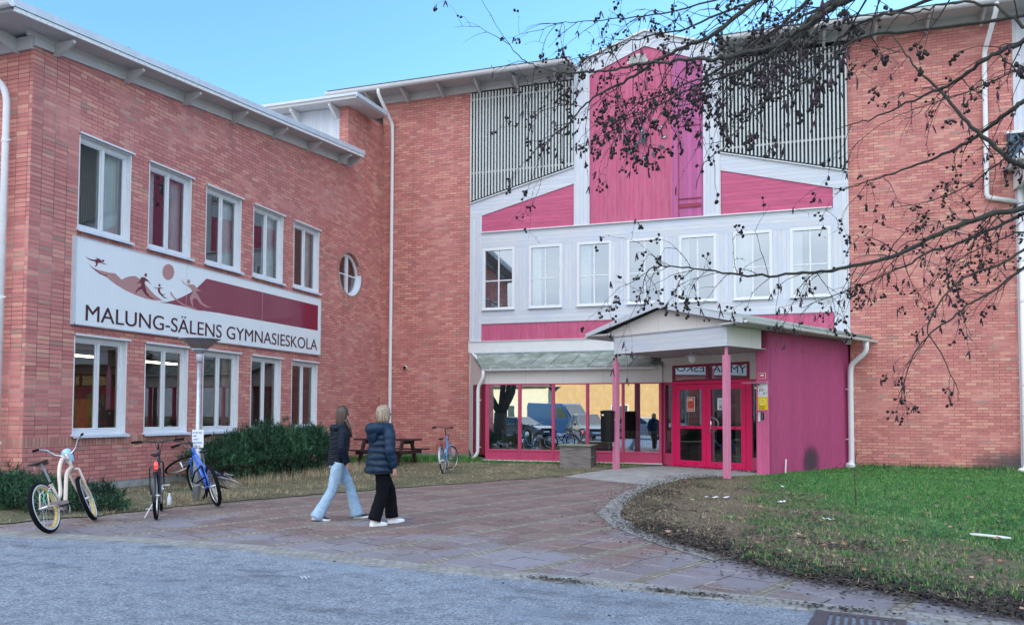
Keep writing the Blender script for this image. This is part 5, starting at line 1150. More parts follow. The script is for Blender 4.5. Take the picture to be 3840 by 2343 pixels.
b.prism([(hx(-.125),2.345)]+[(hx(-.125+.05*math.cos(a)),2.345+.05*math.sin(a)) for a in [-PI/2*i/6 for i in range(7)]],[],PF,-.0135,-.0115)
b.build('drawing','ink_dark',t); text_mesh('lettering','PV',.06,QF(X0-.015,2.09,-.012),'ink_dark',t,1,.001,.001)
t=onwall('access_sign','yellow plate with a round symbol and the words Pokning för baden below the white plate','sign',.17,1.86); t['label']='yellow plate with a pale ring symbol and two lines of black text'
plate(t,.17,1.855,.135,.16,-.005,'yellow_sign')
b=MB(); b.prism(ring2(.17,1.895,.085,.085,28),[ring2(.17,1.895,.068,.068,28)],PF,-.0135,-.0115); b.prism([(.155,1.94),(.20,1.86),(.16,1.87)],[],PF,-.0135,-.0115)
rough_mat('yellow_pale',(.9,.82,.35),.4,.03,3); b.build('ring_symbol','yellow_pale',t)
text_mesh('lettering','Pokning',.055,QF(.17+.105,1.765,-.012),'ink_dark',t,.95,.001,.001); text_mesh('lettering','för baden',.055,QF(.17+.105,1.715,-.012),'ink_dark',t,.78,.001,.001)
t=onwall('card_reader','grey keypad card reader in a small metal hood on the pink pilaster','card reader',.20,1.53)
b=MB(); b.box(.10,.31,1.655,1.665,-.10,-.005,PF); b.box(.10,.31,1.42,1.66,-.012,-.005,PF); b.build('hood','post_pink',t); b=MB(); b.box(.235,.275,1.40,1.64,-.05,-.012,PF); b.build('side_plate','paper',t); b=MB(); b.box(.13,.20,1.45,1.60,-.05,-.012,PF); kp=b.build('keypad','black_plastic',t,bevel=.004)
b=MB()
for i in range(3):
    for j in range(4): b.box(.14+.02*i,.152+.02*i,1.465+.03*j,1.485+.03*j,-.056,-.05,PF)
b.build('keys','steel',kp)
t=thing('door_poster','red flea market poster reading LOPPIS on the left door pane','poster',tuple(P(2.74,.45,1.85)))
b=MB(); b.box(2.61,2.885,1.66,2.06,.448,.452,PF); b.build('sheet','paper',t); b=MB(); b.box(2.625,2.87,1.675,2.045,.446,.448,PF); b.build('print','ink_red',t)
rough_mat('cream_ink',(.80,.72,.55),.6,.03,4)
text_mesh('lettering','LOPPIS',.085,(P(2.865,.4455,1.955),-a1,Vector((0,0,1)),a2),'cream_ink',t,.72,.001,.004)
b=MB()
for i in range(16): 
    x=2.65+random.random()*.19; z=1.76+random.random()*.10; b.prism(ring2(x,z,.012,.009,8),[],PF,.4445,.4455)
b.prism(ring2(2.745,1.90,.022,.026,16),[],PF,.4445,.4455); b.build('doodles','bay_red_dark',t)
b=MB(); b.box(2.65,2.85,1.715,1.722,.4445,.4455,PF); b.box(2.67,2.83,1.695,1.70,.4445,.4455,PF); b.box(2.64,2.86,1.735,1.742,.4445,.4455,PF); b.build('small_print','cream_ink',t)
t=thing('door_notice','white paper notice with a crossed-out dog symbol on the right door pane','notice',tuple(P(1.8,.45,1.85)))
b=MB(); b.box(1.62,1.86,1.70,2.02,.448,.452,PF); b.build('sheet','paper',t)
b=MB(); b.prism(ring2(1.745,1.78,.065,.065,28),[ring2(1.745,1.78,.055,.055,28)],PF,.445,.447); b.prism([(1.785,1.83),(1.795,1.82),(1.705,1.73),(1.695,1.74)],[],PF,.4445,.4465); b.prism([(1.71,1.75),(1.72,1.80),(1.735,1.815),(1.75,1.79),(1.79,1.78),(1.785,1.75),(1.76,1.77),(1.73,1.75)],[],PF,.445,.447); b.build('symbol','ink_dark',t)
b=MB()
for i in range(4): b.box(1.66,1.83-.02*(i%2),1.96-.03*i,1.968-.03*i,.4455,.447,PF)
b.build('small_print','ink_blue',t)
# security camera dome on the facade
t=thing('security_camera','small black dome camera on the brick wall by the left downpipe','camera',(-11.77,24.03,3.12))
b=MB(); b.smooth=True; b.lathe([(.07,0),(.075,.03),(.06,.05)],16,(-11.77,24.10,3.12),(0,-1,0)); b.build('base','white_paint',t); b=MB(); b.smooth=True; b.lathe([(.055,.05),(.05,.08),(.03,.105),(0,.115)],16,(-11.77,24.10,3.12),(0,-1,0)); b.build('dome','black_plastic',t)
# ================================================================== CRATE
t=thing('wooden_crate','weathered grey plywood grit box with a greenish lid in front of the bay','crate',(-5.0,21.9,gz(21.5)))
CF=frame((-5.62,21.15,gz(21.2)),(.998,.06,0),(-.06,.998,0),(0,0,1))
b=MB(); 
b.box(0,.82,0,.02,0,.62,CF); b.box(0,.82,1.0,1.02,0,.62,CF); b.box(.0,.02,.02,1.0,0,.62,CF); b.box(.80,.82,.02,1.0,0,.60,CF)
b.build('box','weathered_wood',t)
b=MB()
for y in (.0,.48,.96): b.box(.82,.86,y,y+.07,.0,.6,CF)
b.box(.82,.87,-.04,1.05,.28,.34,CF); b.box(-.03,.0,-.02,1.04,.28,.34,CF); b.build('batten','weathered_wood',t)
rough_mat('crate_lid',(.18,.20,.15),.75,.35,4)
b=MB(); b.box(-.04,.90,-.06,1.06,.62,.645,CF); b.build('lid','crate_lid',t)
# ================================================================== BIN on the left post
bp=P(3.65,-1.63,0)+Vector((-.22,-.06,0))
t=thing('litter_bin','black cylindrical litter bin hung on the left canopy post','litter bin',(bp.x,bp.y,.8))
b=MB(); b.smooth=True; b.lathe([(.17,.82),(.185,.86),(.19,1.60),(.195,1.62),(.17,1.625)],24,(bp.x,bp.y,0)); b.build('body','black_plastic',t)
b=MB(); b.smooth=True; b.lathe([(.20,1.62),(.205,1.66),(.10,1.68),(0,1.685)],24,(bp.x,bp.y,0)); b.build('lid','black_plastic',t)
b=MB(); b.box(bp.x,bp.x+.22,bp.y-.02,bp.y+.03,1.40,1.44); b.box(bp.x+.14,bp.x+.17,bp.y-.03,bp.y+.02,.70,.86); b.build('bracket','steel',t)
b=MB(); b.box(bp.x-.12,bp.x-.07,bp.y-.2,bp.y-.185,1.53,1.57); b.build('sticker','paper',t)
# ================================================================== PICNIC TABLE
TP=Vector((-10.9,21.2,gz(21.2))); t=thing('picnic_table','dark brown wooden picnic table with attached benches near the inner corner','picnic table',tuple(TP),(0,0,R(0)))
def L(x,y,z): return (x,y,z)
LT=1.9; b=MB()
for i in range(4): b.box(-LT/2,LT/2,-.36+.185*i,-.36+.185*i+.165,.70,.745)
b.build('table_top','table_wood',t,local=True,bevel=.004)
for s in (-1,1):
    b=MB(); 
    for k in range(2): b.box(-LT/2-.0,LT/2+.0,s*.78-.135+.14*k,s*.78-.135+.14*k+.125,.40,.44)
    b.build('bench','table_wood',t,local=True,bevel=.004)
for x in (-.62,.62):
    for s in (-1,1):
        b=MB(); b.prism([(s*.22,.70),(s*.36,.70),(s*.70,.0),(s*.56,.0)],[],frame((0,0,0),(0,1,0),(0,0,1),(1,0,0)),x-.03,x+.03); b.build('leg','table_wood',t,local=True)
    b=MB(); b.box(x+.03,x+.07,-.88,.88,.30,.40); b.box(x+.03,x+.07,-.36,.36,.60,.70); b.build('cross_beam','table_wood',t,local=True)
# ================================================================== DRAIN
rough_mat('cast_iron',(.09,.085,.10),.5,.25,25,metal=.5)
t=thing('storm_drain','rectangular cast iron storm drain with slanted bars at the asphalt edge','drain',(.55,6.35,.012),(0,0,R(-10)))
b=MB(); b.prism(grid_rect(-.30,.33,-.28,.26),[grid_rect(-.20,.26,-.22,.20)],FZ,-.06,.012); b.build('frame','cast_iron',t,local=True,bevel=.003)
b=MB()
for i in range(9): b.prism([(-.20+.055*i,-.22),(-.175+.055*i,-.22),(-.205+.055*i,.20),(-.23+.055*i,.20)] if i else [(-.20,-.22),(-.175,-.22),(-.20,.20),(-.205,.20)],[],FZ,-.03,.008)
b.build('bar_grid','cast_iron',t,local=True)
b=MB(); b.box(-.2,.26,-.22,.2,-.2,-.08); b.build('pit','black_gap',t,local=True)
# ================================================================== LITTER AND SMALL THINGS
rough_mat('white_litter',(.75,.78,.82),.5,.05,6)
t=thing('plastic_strip','long flat white plastic strip lying on the lawn at the right','litter',(2.52,11.15,.06),(R(2),0,R(-24)))
b=MB(); b.prism([(-.24,.015),(-.18,.04),(-.05,.04),(.12,.02),(.22,-.03),(.10,-.035),(-.08,-.02),(-.2,-.01)],[],FZ,0,.02); b.build('strip','white_litter',t,local=True,bevel=.003)
for k,(x,y,s,lab) in enumerate([(-2.85,18.6,.0,''),( -1.0,14.9,.22,'pale bark strip lying on the bare soil in front of the porch'),(.1,14.5,.12,'short pale bark piece to the right of the longer bark strip'),(.15,17.6,.09,'small white paper scrap on the grass in front of the pink side wall'),(.72,12.3,.10,'crumpled pale leaf-like scrap in the middle of the grass'),(-4.13,6.4,.05,'small white crumpled wrapper lying on the asphalt')]):
    if s==0: continue
    tt=MB(); n=9; vs=[]
    for j in range(2):
        for i in range(n): vs.append(((i/(n-1)-.5)*2*s,(j-.5)*s*.35*(1+.4*math.sin(i*2.1)),.012+.012*math.sin(i*1.7+j)))
    tt.add(vs,[(i,i+1,n+i+1,n+i) for i in range(n-1)]); o=tt.build('litter_scrap','white_litter',None); o.location=(x,y,gz(y)+(.05 if y>7 else .012)); o.rotation_euler=(0,0,R(-20+40*k)); tag(o,lab,'litter')
t=thing('marker_stake','short thin white stake in the grass at the foot of the pink side wall','stake',(.25,21.2,gz(21)))
b=MB(); b.tube([(.25,21.2,gz(21)),(.27,21.2,gz(21)+.38)],.018,8); b.build('stake','white_litter',t)
t=thing('glass_bottle','small clear bottle standing in dry grass left of the lamp post','bottle',(-9.55,10.75,.015))
b=MB(); b.smooth=True; b.lathe([(.032,0),(.036,.01),(.036,.12),(.014,.17),(.014,.21)],12,(-9.55,10.75,.015)); b.build('body','sill_metal',t); b=MB(); b.lathe([(.016,.205),(.016,.225)],10,(-9.55,10.75,.015)); b.build('cap','black_plastic',t)
# ================================================================== INSIDE THE BAY
def bench_in(x,label):
    t=thing('slatted_bench',label,'bench',(x,24.1,.18),(0,0,0),'slatted benches behind the bay windows')
    b=MB()
    for i in range(12): b.prism([(-.7+.12*i,.38),(-.60+.12*i,.38),(-.60+.12*i,.92),(-.7+.12*i,.92)],[],frame((0,0,0),(1,0,0),(0,-.15,1),(0,1,0)),-.3,-.28)
    b.build('backrest','bench_wood',t,local=True); b=MB(); b.box(-.72,.72,-.28,.2,.36,.40); b.build('seat','bench_wood',t,local=True)
    b=MB(); b.box(-.72,.74,-.34,-.30,.62,.66); b.build('rail','black_plastic',t,local=True)
    for sx in (-.6,.6):
        b=MB(); b.box(sx-.02,sx+.02,-.25,.18,.0,.36); b.build('leg','black_plastic',t,local=True)
bench_in(-7.5,'slatted bench behind the second bay window from the left'); bench_in(-4.85,'slatted bench behind the fourth bay window, left of the canopy post'); bench_in(-3.4,'slatted bench behind the last bay window beside the doors')
# pots on the lower window sills
def pot(y,label,flower):
    t=thing('potted_plant',label,'potted plant',(-12.93,y,1.17),(0,0,0),'pots on the ground floor window sills')
    b=MB(); b.smooth=True; b.lathe([(.04,0),(.055,.09),(.058,.10),(.045,.10)],14); b.build('pot','curtain_pale',t,local=True)
    b=MB()
    for i in range(30):
        a=rng.uniform(0,2*PI); rr_=rng.uniform(.02,.10); z=rng.uniform(.12,.30); q=Vector((math.cos(a)*rr_,math.sin(a)*rr_,z)); b.quad(q,q+Vector((.03,0,.02)),q+Vector((.03,.03,.04)),q+Vector((0,.03,.02)))
    b.build('leaves','grass_dull' if not flower else 'ink_blue',t,local=True,recalc=False)
pot(14.5,'white flower pot on the sill of the second ground floor window',0); pot(16.2,'potted plant with blue flowers in the third ground floor window',1)
# ================================================================== PEOPLE
rough_mat('skin',(.55,.33,.26),.5,.05,8); rough_mat('jeans_light',(.30,.45,.62),.85,.16,14); rough_mat('trousers_black',(.004,.0045,.008),.9,.2,10,spec=.15)
rough_mat('puffer_navy',(.006,.012,.026),.5,.3,16,spec=.16); rough_mat('puffer_blue',(.004,.022,.055),.45,.35,14,spec=.25); rough_mat('shoe_white',(.78,.80,.82),.5,.04,10); rough_mat('sock_black',(.01,.01,.012),.8,.1,8)
for n_ in ('jeans_light','trousers_black','puffer_navy','puffer_blue'):
    m_=MATS[n_]; bb_=[x for x in m_.node_tree.nodes if x.type=='BSDF_PRINCIPLED'][0]; bump(m_.node_tree,bb_,noise(m_.node_tree,mapping(m_.node_tree,objout(m_.node_tree),(9,9,5)),1,4,.6,1.2),.9,.03)
def hair_mat(name,a,c):
    m,nt,b,o=newmat(name); v=mapping(nt,objout(nt),(90,90,3)); nt.links.new(ramp(nt,noise(nt,v,1,4,.6),[(.3,a),(.7,c)]),b.inputs['Base Color']); b.inputs['Roughness'].default_value=.4; bump(nt,b,noise(nt,v,1,3,.5),.6,.01)
hair_mat('hair_brown',(.018,.011,.008),(.09,.055,.04)); hair_mat('hair_blonde',(.09,.065,.045),(.45,.36,.26))
def skin_body(name,chains,mat,loc,rotz):
    """chains: list of (list of points, list of radii, parent index or None) sharing joints by position"""
    bm=bmesh.new(); lay=bm.verts.layers.skin.verify(); idx={}
    def V(p,r):
        k=tuple(round(c,4) for c in p)
        if k not in idx:
            v=bm.verts.new(p); v[lay].radius=(r,r) if not isinstance(r,tuple) else r; idx[k]=v
        return idx[k]
    first=None
    for pts,rs in chains:
        prev=None
        for p,r in zip(pts,rs):
            v=V(p,r)
            if first is None: first=v; v[lay].use_root=True
            if prev is not None and bm.edges.get((prev,v)) is None: bm.edges.new((prev,v))
            prev=v
    me=bpy.data.meshes.new(name); bm.to_mesh(me); bm.free(); tmp=bpy.data.objects.new('t',me); COL.objects.link(tmp)
    tmp.modifiers.new('s','SKIN'); ss=tmp.modifiers.new('u','SUBSURF'); ss.levels=1; ss.render_levels=1
    dg=bpy.context.evaluated_depsgraph_get(); m2=bpy.data.meshes.new_from_object(tmp.evaluated_get(dg)); bpy.data.objects.remove(tmp)
    m2.materials.clear(); m2.materials.append(MATS[mat]); m2.polygons.foreach_set('use_smooth',[True]*len(m2.polygons)); m2.name=name
    o=bpy.data.objects.new(name,m2); COL.objects.link(o); o.location=loc; o.rotation_euler=(0,0,R(rotz)); return o
def ringpts(c,rx,ry,n=20,tilt=None,u=Vector((1,0,0)),v=Vector((0,1,0)),fn=None):
    return [Vector(c)+u*(rx*math.cos(a))*(fn(a) if fn else 1)+v*(ry*math.sin(a))*(fn(a) if fn else 1) for a in [2*PI*i/n for i in range(n)]]
def limb_cloth(m,pts,rs,puff=0,amp=0,n=14,sub=10,flat=1.0,wr=.0):
    """loft along a bent limb with optional quilting"""
    P_=[Vector(p) for p in pts]; L=[0]
    for a,c in zip(P_[:-1],P_[1:]): L.append(L[-1]+(c-a).length)
    T=L[-1]; K=max(int(sub),int(puff*7)+1); rg=[]
    def samp(d):
        for i in range(len(P_)-1):
            if d<=L[i+1]+1e-9:
                t=(d-L[i])/(L[i+1]-L[i]); t2=t
                return P_[i].lerp(P_[i+1],t2), rs[i]+(rs[i+1]-rs[i])*t
        return P_[-1],rs[-1]
    for k in range(K+1):
        d=T*k/K; p,r=samp(d); e=.06*T; q0,_=samp(max(0,d-e)); q1,_=samp(min(T,d+e)); p=(p*2+q0+q1)/4 if 0<k<K else p
        t=(q1-q0).normalized(); x=Vector((1,0,0)); x=(x-t*x.dot(t)).normalized(); y=t.cross(x)
        s=1
        if puff: s=1+amp*(abs(math.sin(PI*puff*k/K))**.6-.7)
        ph=random.random()*6
        rg.append([p+x*math.cos(a)*r*s*(1+wr*math.sin(3*a+k*1.7))+y*math.sin(a)*r*s*flat*(1+wr*math.sin(2*a+k*2.3)) for a in [2*PI*i/n for i in range(n)]])
    m.rings(rg)
def person(label,loc,heading,S):
    fr,fl,kr,kl=S['foot_r'],S['foot_l'],S['knee_r'],S['knee_l']; hip=Vector(S['hip']); ch=Vector(S['chest']); 
    z=Vector((0,0,1)); hR=hip+Vector((0,-.085,-.02)); hL=hip+Vector((0,.085,-.02))
    neck=ch+Vector((.005,0,.13)); head=neck+Vector((.02,0,.16)); shR=ch+Vector((0,-.165,.06)); shL=ch+Vector((0,.165,.06))
    eR,wR,eL,wL=[Vector(S[k]) for k in ('elb_r','wri_r','elb_l','wri_l')]
    aR=Vector(fr)+Vector((0,0,.09)); aL=Vector(fl)+Vector((0,0,.09))
    C=[([hip,hip.lerp(ch,.5),ch,neck,head-Vector((.0,0,.05)),head+Vector((0,0,.06))],[.10,.095,.11,.045,.075,.085])]
    C.append(([ch,shR,eR,wR],[.11,.045,.036,.024])); C.append(([ch,shL,eL,wL],[.11,.045,.036,.024]))
    C.append(([hip,hR,Vector(kr),aR,Vector(fr)+Vector((.10,0,.035))],[.10,.075,.05,.035,.03])); C.append(([hip,hL,Vector(kl),aL,Vector(fl)+Vector((.10,0,.035))],[.10,.075,.05,.035,.03]))
    for w_,e_,s in ((wR,eR,-1),(wL,eL,1)):
        d=(w_-e_).normalized(); side=Vector((1,0,0)); side=(side-d*side.dot(d)).normalized(); palm=w_+d*.07; inn=Vector((0,-s,0))
        C.append(([w_,palm],[.024,(.030,.016)]))
        for k,(off,ln) in enumerate(((.026,.072),(.009,.080),(-.009,.074),(-.025,.058))):
            b0=palm+side*off+d*.006; C.append(([palm,b0+d*.01,b0+d*ln*.5+inn*.006,b0+d*ln*.82+inn*.022],[(.030,.016),.0085,.008,.0065]))
        C.append(([w_+d*.015+side*.014,w_+d*.04+side*.034+inn*.008,w_+d*.075+side*.040+inn*.02],[.012,.010,.008])); C.append(([w_,w_+d*.015+side*.014],[.024,.012]))
    o=skin_body('person',C,'skin',loc,heading); tag(o,label,'person')
    def B(m,name,mat,par=o,**k): return m.build(name,mat,par,local=True,**k)
    m=MB(); m.smooth=True     # trousers
    hr=S.get('hipr',(.125,.165))
    rg=[]
    for zz,sx,sy in ((.10,.92,.92),(.05,1.0,1.0),(.0,1.06,1.04),(-.06,1.04,1.04),(-.09,.75,.98)): rg.append(ringpts(hip+Vector((-.01,0,zz)),hr[0]*sx,hr[1]*sy,20))
    m.rings(rg)
    for h_,k_,a_,f_ in ((hR,kr,aR,fr),(hL,kl,aL,fl)):
        k_=Vector(k_); a2_=Vector(f_)+Vector((-.012,0,S.get('hem',.05))); limb_cloth(m,[h_+Vector((-.005,0,.03)),h_.lerp(k_,.5),k_,k_.lerp(a2_,.55),a2_],S['legr'],n=16,sub=22,wr=.035)
    B(m,'trousers',S['trouser_mat'])
    for f_,lift,a_,hd in ((fr,S.get('lift_r',0),aR,0),(fl,S.get('lift_l',0),aL,0)):
        f_=Vector(f_); m=MB(); m.smooth=True; rg=[]
        rot=Matrix.Rotation(R(lift),3,'Y')
        for x,w_,h_ in ((-.065,.022,.05),(-.06,.034,.075),(-.02,.038,.092),(.03,.037,.085),(.08,.042,.062),(.13,.044,.050),(.165,.034,.040),(.180,.015,.026)):
            rr2=[]
            for a in [2*PI*i/14 for i in range(14)]:
                yy=math.cos(a)*w_; zz=(h_*.5)+math.sin(a)*h_*.5; zz=max(zz,.004)
                q=rot@(Vector((x,yy,zz))-Vector((.1,0,0)))+Vector((.1,0,0)); rr2.append(f_+q)
            rg.append(rr2)
        m.rings(rg); sh_=B(m,'shoe',S['shoe_mat'])
        m=MB(); rg=[]
        for x,w_ in ((-.072,.02),(-.06,.040),(0,.042),(.06,.044),(.12,.050),(.165,.040),(.188,.016)):
            rg.append([f_+(rot@(Vector((x,yy*w_,zz))-Vector((.1,0,0)))+Vector((.1,0,0))) for yy,zz in ((-1,0.0),(1,0.0),(1,.028),(-1,.028))])
        m.rings(rg); B(m,'sole','shoe_white',sh_)
        if S.get('panel'):
            m=MB(); m.smooth=True
            for sy in (-1,1): m.add([f_+Vector(p) for p in ((-.05,sy*.0385,.035),(.02,sy*.041,.035),(.03,sy*.040,.07),(-.04,sy*.036,.075))],[(0,1,2,3)]); m.add([f_+Vector(p) for p in ((.06,sy*.045,.03),(.14,sy*.046,.03),(.12,sy*.038,.05),(.07,sy*.040,.055))],[(0,1,2,3)])
            B(m,'toe_panel','sock_black',sh_,recalc=False)
    # jacket
    m=MB(); m.smooth=True; hem=S['jhem']; prof=S['jprof']; npf=S['puff']; K=npf*8; rg=[]
    ztop=ch.z+.115
    for k in range(K+1):
        t=k/K; zz=hem+(ztop-hem)*t
        for i in range(len(prof)-1):
            if t<=prof[i+1][0]+1e-9:
                q=(t-prof[i][0])/(prof[i+1][0]-prof[i][0]); q=q*q*(3-2*q) if i==len(prof)-2 else q; rx=prof[i][1]+(prof[i+1][1]-prof[i][1])*q; ry=prof[i][2]+(prof[i+1][2]-prof[i][2])*q; break
        c=hip.lerp(ch,min(1,max(0,(zz-hip.z)/(ch.z-hip.z)))); c=Vector((c.x-.01,c.y,zz))
        s=1+S['amp']*(abs(math.sin(PI*npf*t))**.55-.75)
        rg.append([c+Vector((math.cos(a)*rx*s,math.sin(a)*ry*s,.006*math.sin(3*a+k*.4))) for a in [2*PI*i/28 for i in range(28)]])
    m.rings(rg); jk=B(m,'jacket',S['jacket_mat'])
    sm_=MB()
    for q_ in range(0,npf): sm_.tube([p+(p-Vector((hip.x,hip.y,p.z))).normalized()*.004 for p in rg[q_*8]],.0045 if npf>10 else .009,5,closed=True)
    B(sm_,'seam_shade','sock_black',jk)  # quilting seams as black rings, painting in the shade of the grooves
    for s,sh,e,w_ in ((-1,shR,eR,wR),(1,shL,eL,wL)):
        m=MB(); m.smooth=True; limb_cloth(m,[sh+Vector((0,-s*.045,.0)),sh+Vector((0,s*.02,-.01)),e,w_+(w_-e).normalized()*.005],S['sleever'],puff=S['spuff'],amp=S['amp'],n=16,sub=40); B(m,'sleeve',S['jacket_mat'],jk)
    # hood lying on the back + collar
    m=MB(); m.smooth=True; hd=S['hood']; nc=neck+Vector((-.0,0,-.045)); rg=[]; n=20
    path=[];rad=[]
    for i in range(n):
        a=2*PI*i/n; back=.5-.5*math.cos(a)     # a=PI is the back
        path.append(nc+Vector((math.cos(a)*hd[0]-back*hd[2],math.sin(a)*hd[1],.03-back*hd[3]+.02))); rad.append(hd[4]+back*hd[5])
    m.tube(path,rad,12,closed=True)
    rg=[]
    for zz,sx,sy in ((-.16,.30,.35),(-.13,.75,.8),(-.06,1,1),(.0,.95,.98),(.05,.6,.7),(.07,.2,.3)): rg.append(ringpts(nc+Vector((-hd[0]-hd[2]*1.05,0,zz*hd[6]-.0)),hd[4]*1.25*sx,hd[1]*1.05*sy,16))
    m.rings(rg); B(m,'hood',S['jacket_mat'],jk)
    # hair
    m=MB(); m.smooth=True; rg=[]; hc=head+Vector((-.012,0,.03))
    for dz,sx,sy,ox in S['hair']:
        rg.append([hc+Vector((ox+math.cos(a)*sx*(1-.12*(math.cos(a)>.6)),math.sin(a)*sy,dz+.006*math.sin(7*a))) for a in [2*PI*i/24 for i in range(24)]])
    m.rings(rg); hm=B(m,'hair',S['hair_mat'])
    # face features on the body's front: nose, ears, eyes
    m=MB(); m.smooth=True
    m.lathe([(.0,.0),(.012,.01),(.014,.03),(.006,.05),(0,.052)],8,head+Vector((.088,0,-.025)),(0.1,0,1)); 
    B(m,'nose','skin'); 
    for s in (-1,1):
        m=MB(); m.smooth=True; m.lathe([(0,-.009),(.008,-.004),(.008,.004),(0,.009)],8,head+Vector((.080,s*.032,.012)),(1,0,0)); B(m,'eye','sock_black')
    m=MB(); m.box(head.x+.082,head.x+.088,-.022,.022,head.z-.045,head.z-.038); B(m,'mouth','red_sign')
    return o,B,jk,nc,head
o,B,jk,nc,hd=person('person with long brown hair, short dark quilted jacket and light blue flared jeans, walking',(-6.05,10.2,.004),38,dict(
 foot_r=(-.30,-.07,.0),foot_l=(.31,.08,.0),knee_r=(-.09,-.085,.43),knee_l=(.19,.085,.45),hip=(0.0,0,.82),chest=(.045,0,1.22),lift_r=8,lift_l=-4,
 elb_r=(.02,-.24,1.03),wri_r=(.10,-.20,.84),elb_l=(.0,.24,1.03),wri_l=(.02,.22,.83),hipr=(.115,.150),
 legr=[.092,.088,.070,.078,.098],trouser_mat='jeans_light',shoe_mat='sock_black',panel=0,hem=.035,
 jhem=.80,jprof=[(0,.138,.168),(.25,.138,.165),(.55,.145,.185),(.82,.14,.195),(1,.07,.085)],puff=15,amp=.07,jacket_mat='puffer_navy',spuff=15,sleever=[.070,.076,.066,.050],
 hood=(.075,.095,.05,.035,.030,.030,.8),hair=[(.105,.02,.02,0),(.095,.055,.052,0),(.06,.088,.078,-.002),(.0,.098,.084,-.006),(-.06,.094,.084,-.010),(-.12,.085,.085,-.018),(-.18,.075,.080,-.02),(-.23,.05,.07,-.015),(-.25,.03,.05,-.01)],hair_mat='hair_brown'))
m=MB(); m.smooth=True; limb_cloth(m,[hd+Vector((.02,-.07,-.06)),hd+Vector((.07,-.085,-.18)),hd+Vector((.115,-.09,-.32))],[.030,.032,.010],n=8); B(m,'hair_strand','hair_brown')
o,B,jk,nc,hd=person('person with blonde bob, long dark blue puffer jacket, black trousers and white sneakers, walking',(-5.22,9.93,.004),56,dict(
 foot_r=(-.13,-.10,.0),foot_l=(.24,.07,.0),knee_r=(-.02,-.10,.44),knee_l=(.20,.09,.46),hip=(.0,0,.83),chest=(.03,0,1.23),lift_l=-6,
 elb_r=(-.0,-.27,1.02),wri_r=(.06,-.265,.80),elb_l=(.04,.27,1.02),wri_l=(.12,.25,.82),hipr=(.12,.165),
 legr=[.098,.098,.086,.088,.092],trouser_mat='trousers_black',shoe_mat='shoe_white',hem=.075,
 jhem=.72,jprof=[(0,.205,.262),(.2,.182,.240),(.5,.165,.222),(.8,.155,.218),(1,.08,.095)],puff=7,amp=.13,jacket_mat='puffer_blue',spuff=6,sleever=[.085,.088,.074,.052],
 hood=(.100,.125,.065,.045,.045,.050,1.2),hair=[(.11,.02,.02,0),(.10,.06,.058,0),(.065,.098,.088,-.002),(.0,.110,.098,-.006),(-.06,.106,.102,-.008),(-.11,.098,.100,-.008),(-.14,.085,.090,-.006),(-.15,.05,.06,0)],hair_mat='hair_blonde'))
m=MB(); m.box(-.03,.03,-.004,.0,-.009,.009); c=nc+Vector((-.19,.04,.035)); m.v=[tuple(Vector((v[1],v[0],v[2]))+c) for v in m.v]; B(m,'hood_badge','paper',jk)
# ================================================================== SHRUBS
veg('pine_needles',[(.25,(.002,.014,.010)),(.48,(.006,.038,.022)),(.66,(.03,.12,.05)),(.82,(.09,.25,.11))])
rough_mat('bark',(.05,.040,.030),.9,.35,12,bumpS=.4)
def shrub(label,blobs,ntuft,group=None,ln=.12):
    cx_=sum(b_[0] for b_ in blobs)/len(blobs); cy_=sum(b_[1] for b_ in blobs)/len(blobs); t=thing('pine_shrub',label,'shrub',(cx_,cy_,0))
    vol=np.array([b_[3]*b_[4]*b_[5] for b_ in blobs]); pick=rng.choice(len(blobs),ntuft,p=vol/vol.sum()); BL=np.array(blobs)[pick]
    d=rng.normal(0,1,(ntuft,3)); d/=np.linalg.norm(d,axis=1)[:,None]; rad=rng.uniform(.35,1.06,ntuft)**.45*rng.choice([.9,1,1.12],ntuft)*(1+.10*np.sin(d[:,0]*9+d[:,2]*7)+.08*np.sin(d[:,1]*13))
    d[:,2]=np.where(rng.uniform(0,1,ntuft)<.7,np.abs(d[:,2]),d[:,2])
    c=BL[:,:3]+d*BL[:,3:6]*rad[:,None]; c[:,2]=np.maximum(c[:,2],.06)
    up=d*.6+np.array([0,0,.75])+rng.normal(0,.35,(ntuft,3)); up/=np.linalg.norm(up,axis=1)[:,None]
    k=11; up=np.repeat(up,k,0); c0=np.repeat(c,k,0); n=len(c0); c0=c0+up*rng.uniform(-.05,.05,n)[:,None]
    dd=up*rng.uniform(.3,1.1,n)[:,None]+rng.normal(0,.62,(n,3)); dd/=np.linalg.norm(dd,axis=1)[:,None]; L=rng.uniform(.5,1.1,n)[:,None]*ln
    s=np.cross(dd,rng.normal(0,1,(n,3))); s/=np.linalg.norm(s,axis=1)[:,None]; w_=.0065
    v=np.empty((n,3,3)); v[:,0]=c0-s*w_; v[:,1]=c0+s*w_; v[:,2]=c0+dd*L
    fastmesh('foliage',v.reshape(-1,3),np.arange(n*3).reshape(n,3),'pine_needles',None,t)
    m=MB()
    for b_ in blobs:
        for i in range(5):
            a=rng.uniform(0,2*PI); q=Vector((b_[0],b_[1],.0))+Vector((math.cos(a)*.08,math.sin(a)*.08,0)); e=Vector((b_[0]+math.cos(a)*b_[3]*.7,b_[1]+math.sin(a)*b_[4]*.7,b_[2]+b_[5]*.5)); m.tube([q,q.lerp(e,.5)+Vector((0,0,.05)),e],[.022,.014,.006],5)
    m.build('stem','bark',t); return t
hb=[(-11.75,14.7,.42,.65,.8,.50),(-11.7,15.7,.48,.75,.8,.66),(-11.65,16.8,.52,.75,.85,.72),(-11.7,17.9,.50,.75,.85,.66),(-11.9,18.7,.46,.6,.65,.64),(-11.6,16.2,.62,.5,.6,.68),(-11.6,18.3,.6,.5,.6,.62)]
